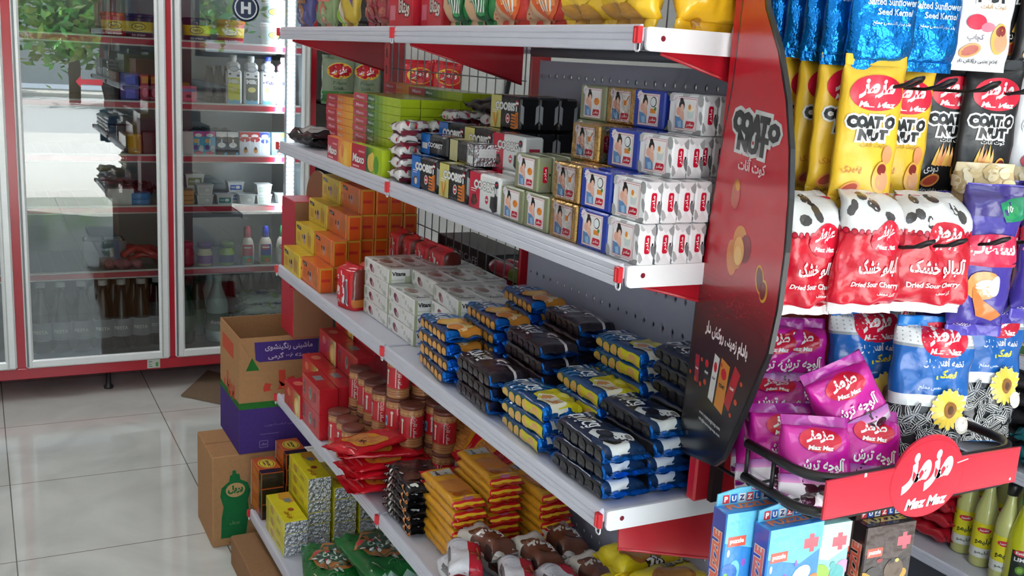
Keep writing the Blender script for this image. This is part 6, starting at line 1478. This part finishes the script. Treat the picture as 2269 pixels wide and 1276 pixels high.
a = Art(); a.rect(-.08,-.03,.03,.06,S(226,140,70)); a.rect(-.05,-.058,.0,-.036,S(90,130,80)); a.stroke([(.04,-.06),(.04,.0),(.08,.03)],.008,S(206,60,60)); a.rect(.03,.02,.07,.026,S(80,80,80))
box_thing('card_box', 'pale box with orange and red print on the upper far shelf', 'box', (1.20,YF+.015,FZ[2]+.0005),(1.38,YF+.12,FZ[2]+.125), S(226,214,200), 'carton', {'-y': a})
for i, (x, c, nm) in enumerate(((.75,S(60,62,70),'charcoal'),(.98,S(96,60,60),'maroon'),(1.62,S(80,90,70),'moss'))):
    put(plainbox(c), '%s carton on the upper shelf across the far aisle' % nm, (x, YF + .15, FZ[2] + .0005), (0, 0, 0), None, 'box')
# mop bucket coloured foam, low on the floor
# ================================================================ goods inside the fridge
def fshelf(i): return SZ[i] + .0016
def lat(px, py, x=-1.90): return at(px, py, 0, x).y
gf = 'goods on the fridge shelves'
# top shelf: tubs with printed bands
def tub(nm, body, band, lid):
    b = MB(); b.lathe([(.052,0),(.055,.004),(.062,.085),(.062,.088)], body, 'plastic', 28); a_ = Art(); a_.rect(-.09,.026,.09,.070,band); a_.ell(0,.048,.030,.016,S(40,30,60)); a_.ell(0,.048,.027,.013,S(240,220,70)); a_.text('dairy', 0, .048, S(40,30,60), w=.036); a_.rect(-.09,.006,.09,.020,body)
    a_.text('ice cream', 0, .014, S(230,220,230), w=.06)
    r = .0595; lb = MB(); wrap(lb, a_, lambda x, y, o: ((.0552+y*.08+o)*sin(x/r), -(.0552+y*.08+o)*cos(x/r), y), 'carton', [-.12+.008*i for i in range(31)], [], off=.0010)
    o = build(nm, b); build('label', lb, o); l = MB(); l.lathe([(.065,.086),(.066,.092),(.066,.098),(.060,.103),(.055,.102)], lid, 'plastic', 28); build('lid', l, o); return o
tb1 = tub('ice_cream_tub', S(60,40,84), S(230,206,40), S(34,40,96)); tb2 = tub('ice_cream_tub', S(206,44,52), S(236,196,40), S(222,84,60)); tb3 = tub('yogurt_tub', S(200,214,212), S(170,200,200), S(214,222,222))
put(tb1, 'purple tub with a yellow band and dark blue lid on the top fridge shelf', (-1.94, lat(440,85), fshelf(0)), (0,0,RAD(80)), gf, 'tub'); put(tb2, 'red tub with a yellow band and orange lid on the top fridge shelf', (-1.94, lat(515,88), fshelf(0)), (0,0,RAD(80)), gf, 'tub')
put(tb3, 'pale green tub on the top fridge shelf, lower of two', (-1.94, lat(612,100), fshelf(0)), (0,0,RAD(80)), gf, 'tub'); put(tb3, 'pale green tub standing on another pale tub', (-1.94, lat(616,100), fshelf(0)+.104), (0,0,RAD(70)), gf, 'tub')
put(tb1, 'purple tub with a yellow band behind the left-hinged fridge door', (-1.94, lat(300,80), fshelf(0)), (0,0,RAD(80)), gf, 'tub') if False else put(tb1, 'purple tub behind the reflecting fridge door', (-1.94, lat(312,80), fshelf(0)), (0,0,RAD(80)), gf, 'tub')
put(tb2, 'red tub behind the reflecting fridge door', (-1.98, lat(262,80), fshelf(0)), (0,0,RAD(80)), gf, 'tub')
# second shelf: milk bottles with a cow-spot shoulder, dark bottles, boxes
def milk(nm, low, shoulder, txt, tcol, cap):
    w = .070; b = MB(); b.box((-w/2,-.03,0),(w/2,.03,.155), S(232,234,234), 'plastic', .008, cols={'-y': S(228,230,232)}); b.box((-w*.42,-.026,.150),(w*.42,.026,.190), shoulder, 'plastic', .012); b.lathe([(.014,.185),(.014,.205)], S(226,228,228), 'plastic', 16)
    a_ = Art(); a_.rect(-w/2,-.10,w/2,.020,low); a_.rect(-w/2,-.10,w/2,-.075,S(120,190,220)); a_.ell(-.012,-.072,.014,.010,low); a_.ell(.014,-.072,.014,.010,low); a_.text(txt, 0, .004, tcol, w=.050, h=.020, bold=.08, outline=S(70,70,70) if tcol[0] > .4 else PW, ow=.06); a_.ell(0,-.032,.018,.012,S(226,214,130)); a_.ell(0,.060,.022,.014,S(150,154,164)); a_.ell(0,.060,.018,.010,S(196,200,206)); a_.ell(-.018,.036,.006,.004,S(70,72,76)); a_.ell(.018,.030,.007,.005,S(90,92,96))
    wrap(b, a_, lambda x, y, o: (x, -.03-o, .10+y), 'plastic', bounds=(-w/2+.008,-.098,w/2-.008,.088)); o = build(nm, b); c = MB(); c.lathe([(.016,.200),(.016,.218),(.014,.220)], cap, 'plastic', 18); build('cap', c, o); return o
mk = (milk('milk_bottle', S(206,206,40), S(216,218,218), 'Milk', S(226,228,206), S(220,222,222)), milk('milk_bottle', S(110,112,104), S(206,208,210), 'Milk', PW, S(220,222,222)), milk('milk_bottle', S(226,230,234), S(216,218,226), 'شیر', S(50,40,120), S(50,70,180)), milk('milk_bottle', S(222,214,222), S(206,130,170), 'Light', S(60,60,80), S(222,214,222)))
for i, (k, px, lab) in enumerate(((0,517,'milk bottle with a yellow-green lower half'),(1,556,'milk bottle with a grey-olive lower half'),(2,593,'white milk bottle with blue lettering'),(3,628,'pink-shouldered drinking yogurt bottle'))): put(mk[k], lab + ' on the second fridge shelf', (-1.90, lat(px,228), fshelf(1)), (0,0,RAD(86)), gf, 'bottle')
def bottle(nm, h, r, glass, lab, cap, lz=(.2,.42), text=None):
    b = MB(); b.lathe([(r*.85,0),(r,.006),(r,h*.50),(r*.92,h*.58),(r*.42,h*.80),(r*.36,h*.95)], glass, 'gloss_paint', 22); o = build(nm, b)
    lb = MB(); lb.lathe([(r+.0006,h*lz[0]),(r+.0006,h*lz[1])], lab, 'carton', 22, cap=False)
    if text:
        a_ = Art(); a_.text(text, 0, h*(lz[0]+lz[1])/2, PW, w=r*1.3); wrap(lb, a_, lambda x, y, o_: ((r+.0006+o_)*sin(x/r), -(r+.0006+o_)*cos(x/r), y), 'carton', [r*.2*i for i in range(-8,9)], [], off=.0004)
    build('label', lb, o); c = MB(); c.lathe([(r*.44,h*.92),(r*.44,h*.995),(r*.38,h)], cap, 'plastic', 16); build('cap', c, o); return o
db = bottle('dark_bottle', .170, .020, S(34,24,24), S(60,50,50), S(30,28,30))
for i in range(5): put(db, 'small dark malt bottle on the second fridge shelf, %s from the pink box' % ORD[i], (-1.91 - .03*(i % 2), lat(462 + i*10,226), fshelf(1)), (0,0,0), gf, 'bottle')
def smallbox(nm, w, d, h, c, art=None, mat='carton'): return carton(nm, w, d, h, c, {'-y': art} if art else {}, mat, .0015)
a = Art(); a.rect(-.03,.012,.03,.024,S(120,130,190)); a.ell(0,-.008,.012,.008,S(110,30,50)); pkb = smallbox('pink_box', .070, .05, .075, S(222,84,120), a)
put(pkb, 'pink box on the second fridge shelf by the door frame', (-1.90, lat(416,228), fshelf(1)), (0,0,RAD(90)), gf, 'box')
yb2 = smallbox('yellow_box', .045, .04, .085, S(214,176,40)); put(yb2, 'yellow box standing on the shelf behind the pink box', (-2.0, lat(408,222,-2.0), fshelf(1)), (0,0,RAD(90)), gf, 'box')
rt = smallbox('flat_red_box', .13, .08, .03, S(206,90,100)); put(rt, 'flat red box lying across the tops of the dark bottles', (-2.10, lat(500,140,-2.10), fshelf(1)), (0,0,RAD(90)), gf, 'box')
a = Art(); a.rect(-.02,-.02,.02,.02,S(90,100,220)); blb = smallbox('blue_box', .085, .05, .060, S(44,56,150), a); a = Art(); a.rect(-.014,.02,.014,.05,S(230,150,60)); a.ell(0,-.02,.012,.02,S(236,120,150)); rdb = smallbox('red_carton', .055, .05, .115, S(196,30,70), a)
for i in range(2): put(blb, 'blue box behind the reflecting door, %s of two' % ('lower','upper')[i], (-1.92, lat(290,236), fshelf(1)+i*.0604), (0,0,RAD(90)), gf, 'box')
put(rdb, 'red carton beside the blue boxes', (-1.92, lat(322,236), fshelf(1)), (0,0,RAD(90)), gf, 'box'); put(rdb, 'red carton at the end of the second shelf against the door frame', (-1.92, lat(343,236), fshelf(1)), (0,0,RAD(90)), gf, 'box')
# third shelf: small drink cartons
def drink(nm, c1, c2, spots):
    a_ = Art(); a_.rect(-.03,.03,.03,.055,c1); a_.ell(0,.036,.016,.008,PW); 
    for (x, y, rx, ry, c) in spots: a_.ell(x, y, rx, ry, c)
    a_.rect(-.003,-.01,.004,.02,S(220,220,220)); return smallbox(nm, .050, .038, .108, c2, a_)
dr = (drink('drink_carton', S(206,60,150), S(90,170,206), [(.012,-.026,.010,.018,S(226,226,226)),(-.012,-.02,.010,.012,S(120,60,150)),(0,-.044,.02,.008,S(206,60,90)),(-.01,.01,.012,.010,S(240,190,120))]),
      drink('drink_carton', S(226,226,228), S(44,44,48), [(-.010,.022,.007,.005,S(44,44,48)),(.012,.018,.006,.004,S(44,44,48)),(0,-.008,.018,.012,PW),(0,-.034,.016,.014,S(70,66,66)),(.02,-.05,.008,.01,S(80,170,220))]),
      drink('drink_carton', S(190,40,50), S(206,206,214), [(0,.020,.024,.012,S(176,40,46)),(.004,-.030,.010,.014,S(190,130,60)),(.004,-.022,.006,.008,S(70,50,40))]),
      drink('drink_carton', S(50,70,160), S(196,206,220), [(0,.012,.018,.010,S(60,80,170)),(.0,-.03,.012,.012,S(210,216,222))]),
      drink('drink_carton', S(226,206,60), S(96,186,206), [(0,.03,.010,.008,S(80,60,130)),(.004,-.005,.014,.02,S(240,220,170)),(-.006,-.035,.016,.014,S(60,140,190)),(.01,-.045,.01,.008,S(226,90,90))]))
names = ('pink and blue juice carton','black and white milk carton','red and white cocoa milk carton','blue and white milk carton','yellow and turquoise juice carton')
for i, (k, px) in enumerate(((0,439),(0,464),(1,490),(1,515),(2,541),(2,563),(3,585),(4,612),(4,634))):
    put(dr[k], '%s, %s on the third fridge shelf' % (names[k], ('first of its pair' if i in (0,2,4,7) else 'second of its pair') if k != 3 else 'single one'), (-1.90, lat(px,346), fshelf(2)), (0,0,RAD(88)), 'small drink cartons', 'drink carton')
hb = smallbox('half_white_box', .055, .04, .105, S(206,206,204)); put(hb, 'white box with a brown top at the start of the third fridge shelf', (-1.90, lat(414,346), fshelf(2)), (0,0,RAD(88)), gf, 'box')
bt = pack('black_tray_bag', .30, .22, .09, 2.3, lambda a_, y: S(36,34,36), front=None, seed=121, lying=True, seal='film', wr=.003); put(bt, 'large black wrapped tray behind the drink cartons', (-2.20, lat(470,300,-2.2), fshelf(2)+.0), (0,0,RAD(90)), gf, 'tray')
dkb = smallbox('dark_carton', .10, .08, .12, S(44,48,60)); brn = smallbox('brown_carton', .07, .06, .10, S(84,40,40)); cn = MB(); cn.lathe([(.028,0),(.030,.004),(.030,.085),(.027,.09)], S(206,150,40), 'plastic', 20); can = build('yellow_tin', cn)
put(dkb, 'dark carton behind the reflecting door, third shelf', (-2.0, lat(268,350,-2.0), fshelf(2)), (0,0,RAD(90)), gf, 'box'); put(can, 'yellow tin beside the brown carton, third shelf', (-1.90, lat(300,352), fshelf(2)), (0,0,0), gf, 'tin'); put(brn, 'brown carton beside the door frame, third shelf', (-1.90, lat(334,352), fshelf(2)), (0,0,RAD(90)), gf, 'box')
# fourth shelf: cream cheese tubs
def ptub(nm, side, lid, w=.075, h=.042):
    b = MB(); b.prism([(-w*.42,0),(w*.42,0),(w*.5,h),(-w*.5,h)], -.032, .032, S(222,224,222), 'plastic', 'y', side=S(216,218,216)); a_ = Art(); a_.rect(-w*.36,-h*.30,w*.36,h*.28,side); a_.ell(w*.12,0,w*.14,h*.18,PW); a_.rect(-w*.30,-h*.06,-w*.06,h*.06,S(214,214,210))
    wrap(b, a_, lambda x, y, o: (x, -.032-o, h/2+y), 'plastic'); o = build(nm, b); l = MB(); l.box((-w*.54,-.036,h),(w*.54,.036,h+.005), lid, 'plastic', .002); build('lid', l, o); return o
pt = (ptub('cheese_tub', S(210,214,206), S(226,228,226)), ptub('cheese_tub', S(60,150,150), S(222,226,224)), ptub('cheese_tub', S(40,100,190), S(216,222,228)), ptub('cheese_tub', S(190,206,190), S(226,228,226), .070), ptub('cheese_tub', S(150,160,110), S(206,214,206), .085, .060))
for k, px, z, dx, lab in ((0,452,0,0,'white cheese tub, lower of the stacked pair'),(0,452,1,0,'white cheese tub, upper of the stacked pair'),(1,496,0,0,'teal and orange cheese tub'),(2,520,1,.09,'blue cheese tub sitting higher at the back'),(2,520,0,.09,'blue cheese tub under the other blue one'),(0,545,0,0,'white cheese tub with an open-looking lid'),(3,582,0,0,'pale green cheese tub, lower of two'),(3,582,1,0,'pale green cheese tub, upper of two'),(3,628,0,0,'pale cheese tub at the light strip'),(4,430,0,.10,'large olive cheese tub at the back'),(4,430,1,.10,'large olive cheese tub on top of the other')):
    h = (.047, .047, .047, .047, .065)[k]; put(pt[k], lab + ', fourth fridge shelf', (-1.905 - dx, lat(px,461,-1.905-dx), fshelf(3) + z*(h+.0005)), (0,0,RAD(90)), 'cheese tubs', 'tub')
ow = smallbox('butter_pack', .060, .06, .022, S(206,150,90))
for i in range(3): put(ow, 'orange and white butter pack by the door frame, %s of three' % LAY[i], (-1.90, lat(413,461), fshelf(3)+i*.0225), (0,0,RAD(90)), 'butter packs', 'butter')
wb = smallbox('white_box', .11, .07, .075, S(206,208,206)); put(wb, 'white box with a round emblem behind the reflecting door', (-1.92, lat(268,462), fshelf(3)), (0,0,RAD(90)), gf, 'box')
cnb = MB(); cnb.lathe([(.048,0),(.050,.003),(.050,.024),(.048,.027)], S(60,140,206), 'plastic', 24); cb2 = build('round_tin', cnb)
for i in range(2): put(cb2, 'round blue tin on the fourth fridge shelf, %s one' % ('lower','upper')[i], (-1.92, lat(310,462), fshelf(3)+i*.0275), (0,0,0), gf, 'tin')
dkp = pack('dark_wrap', .12, .16, .06, 2.3, lambda a_, y: S(48,52,60), front=None, seed=122, lying=True, seal='film', wr=.005)
put(dkp, 'dark wrapped pack on the two blue tins', (-2.0, lat(290,430,-2.0), fshelf(3)+.09), (0,0,RAD(60)), gf, 'pack') if False else put(dkp, 'dark wrapped pack at the back of the fourth fridge shelf', (-2.15, lat(300,450,-2.15), fshelf(3)), (0,0,RAD(60)), gf, 'pack')
# fifth shelf: mayonnaise jars, sauce bottles, sausages
def jarf(nm, body, band, lid):
    b = MB(); b.lathe([(.030,0),(.036,.006),(.036,.06),(.026,.085),(.026,.09)], body, 'gloss_paint', 22); o = build(nm, b); lb = MB(); lb.lathe([(.0366,.014),(.0366,.034,),(.0366,.052)], band, 'carton', 22, cap=False); build('label', lb, o); c = MB(); c.lathe([(.031,.084),(.031,.110),(.028,.112)], lid, 'plastic', 22); build('lid', c, o); return o
j1 = jarf('sauce_jar', S(206,196,150), S(120,60,140), S(90,50,130)); j2 = jarf('sauce_jar', S(150,190,60), S(50,60,110), S(60,120,50))
put(j1, 'purple-lidded sauce jar on the fifth fridge shelf', (-1.91, lat(455,600), fshelf(4)), (0,0,0), gf, 'jar'); put(j2, 'green-lidded sauce jar on the fifth fridge shelf', (-1.91, lat(504,599), fshelf(4)), (0,0,0), gf, 'jar')
def sauce(nm, cap, lab1, lab2):
    b = MB(); b.lathe([(.026,0),(.030,.005),(.032,.05),(.032,.085),(.026,.115),(.018,.128),(.014,.133)], S(224,212,196), 'plastic', 24)
    a_ = Art(); a_.rect(-.026,.044,.026,.100,lab1); a_.ell(0,.086,.020,.012,S(206,50,60)); a_.rect(-.016,.082,.016,.089,PW); a_.rect(-.026,.012,.026,.046,lab2); a_.ell(.006,.024,.012,.009,S(226,120,90)); r = .032
    o = build(nm, b); lb = MB(); wrap(lb, a_, lambda x, y, o_: ((r+o_)*sin(x/r), -(r+o_)*cos(x/r), y), 'carton', [-.06+.006*i for i in range(21)], [], off=.0006); build('label', lb, o)
    c = MB(); c.lathe([(.016,.130),(.015,.165),(.012,.180),(.011,.184)], cap, 'plastic', 20); build('cap', c, o); return o
for i, (cap, l1, l2, px, lab) in enumerate(((S(214,60,80),S(190,80,110),S(90,160,150),548,'pink-capped'),(S(30,50,180),S(50,80,170),S(110,160,80),588,'blue-capped'),(S(60,150,90),S(200,214,196),S(226,226,220),626,'green-capped'))):
    put(sauce('dressing_bottle', cap, l1, l2), lab + ' salad dressing bottle on the fifth fridge shelf', (-1.90, lat(px,597), fshelf(4)), (0,0,RAD(82)), gf, 'bottle')
rj = jarf('sauce_jar', S(190,40,70), S(190,40,70), S(206,60,90)); put(rj, 'red jar half hidden by the door frame on the fifth fridge shelf', (-1.93, lat(414,604,-1.93), fshelf(4)), (0,0,0), gf, 'jar')
def sausage():
    b = MB(); b.tube([(-.11,0,.020),(-.105,0,.020),(-.098,0,.020),(.098,0,.020),(.105,0,.020),(.11,0,.020)], .018, S(190,120,130), 'film', 12); vs = b.v; b.v = [((x, y*(.25 if abs(x) > .103 else 1), .020+(z-.020)*(.25 if abs(x) > .103 else 1))) for x, y, z in vs]; return build('sausage', b)
sa = sausage()
for i, (px, dz, rz) in enumerate(((240,0,84),(258,0,92),(276,0,86),(294,0,95))): put(sa, 'pink sausage roll lying on the fifth fridge shelf, %s from the mullion side' % ORD[3-i], (-1.98, lat(px,612,-1.98), fshelf(4)), (0,0,RAD(rz-84)), 'pink sausages', 'sausage')
rs = MB(); rs.tube([(-.10,0,.02),(-.03,.01,.05),(.04,0,.045),(.11,-.01,.015)], .014, S(190,34,50), 'film', 10); rso = build('red_sausage', rs)
for i, (px, dz, rz) in enumerate(((300,.036,60),(318,.036,110),(330,.0,80),(338,.030,40))): put(rso, 'red sausage on the heap by the door frame, %s one' % ORD[i], (-1.96, lat(px,606,-1.96), fshelf(4)+dz), (0,0,RAD(rz)), 'red sausages', 'sausage')
def crate():
    b = MB(); 
    for x0, x1, y0, y1 in ((-.09,-.084,-.07,.07),(.084,.09,-.07,.07),(-.09,.09,-.07,-.064),(-.09,.09,.064,.07)): b.box((x0,y0,0),(x1,y1,.12), S(44,48,72), 'plastic')
    b.box((-.09,-.07,0),(.09,.07,.005), S(44,48,72), 'plastic'); o = build('egg_crate', b); l = MB()
    for i in range(2):
        for j in range(3): l.box((-.08+i*.083,-.062+j*.042,.100),(-.006+i*.083,-.026+j*.042,.121), S(206,210,214), 'plastic', .006)
    build('cup', l, o); return o
put(crate(), 'dark blue crate of pale cups on the fifth fridge shelf', (-2.02, lat(232,590,-2.02), fshelf(4)), (0,0,RAD(88)), gf, 'crate')
# bottom: big bottles and bags
cb3 = bottle('cola_bottle', .320, .046, S(18,14,16), S(150,150,154), S(196,196,196), (.18,.44), 'FIESTA')
zb0 = .1605
for i, (px, x) in enumerate(((95,-1.93),(140,-1.93),(185,-1.93),(232,-1.93),(272,-1.93),(315,-1.93),(350,-1.95),(205,-2.06),(255,-2.06),(300,-2.06),(338,-2.06))): put(cb3, 'large dark cola bottle, %s from the outer frame in the %s bottom row' % (ORD[i if i < 7 else i-7], ('front','rear')[i > 6]), (x, lat(px,775,x), zb0), (0,0,RAD(80)), 'large cola bottles', 'bottle')
gbt = bottle('green_bottle', .300, .044, S(24,70,44), S(40,110,60), S(40,60,40), (.2,.45))
for i, (px, x) in enumerate(((412,-1.93),(438,-2.05))): put(gbt, 'large green drink bottle by the door frame, %s one' % ('front','rear')[i], (x, lat(px,765,x), zb0), (0,0,0), gf, 'bottle')
dg = bottle('doogh_bottle', .335, .052, S(176,206,200), S(44,90,60), S(196,216,210), (.16,.42), 'doogh')
for i, (px, x) in enumerate(((482,-1.93),(468,-2.06))): put(dg, 'pale yogurt drink bottle with a green label, %s one' % ('front','rear')[i], (x, lat(px,760,x), zb0), (0,0,RAD(80)), gf, 'bottle')
for i, px in enumerate((520, 555, 590, 622)): put(cb3, 'large cola bottle in the dark rear of the second fridge bay, %s one' % ORD[i], (-2.25, lat(px,740,-2.25), zb0), (0,0,0), 'large cola bottles', 'bottle')
def ybag():
    f = Art(); f.poly([(-.05,-.03),(.05,-.02),(.03,.03),(-.03,.04)], S(60,110,180)); f.ell(.01,.01,.02,.012,S(210,230,226)); f.ell(-.05,.05,.03,.02,S(130,190,70)); f.ell(.05,-.06,.03,.02,S(150,200,60)); f.ell(.0,-.02,.012,.01,S(230,210,60))
    return pack('milk_bag', .15, .22, .05, 2.3, lambda a_, y: S(196,220,212), front=f, seed=124, lying=True, seal='film', wr=.003, sealcol=S(206,226,220))
yg = ybag()
for i, (px, z, rz) in enumerate(((545,0,85),(600,0,95),(560,.052,80),(605,.052,100),(575,.104,90),(610,.104,84),(578,.156,94))): put(yg, 'milk bag with a blue print stacked at the fridge bottom, layer %s, %s pile' % (('one','one','two','two','three','three','four')[i], ('inner','outer')[i % 2]), (-1.98, lat(px,740,-1.98), zb0 + z), (0,0,RAD(rz)), 'milk bags', 'milk bag')
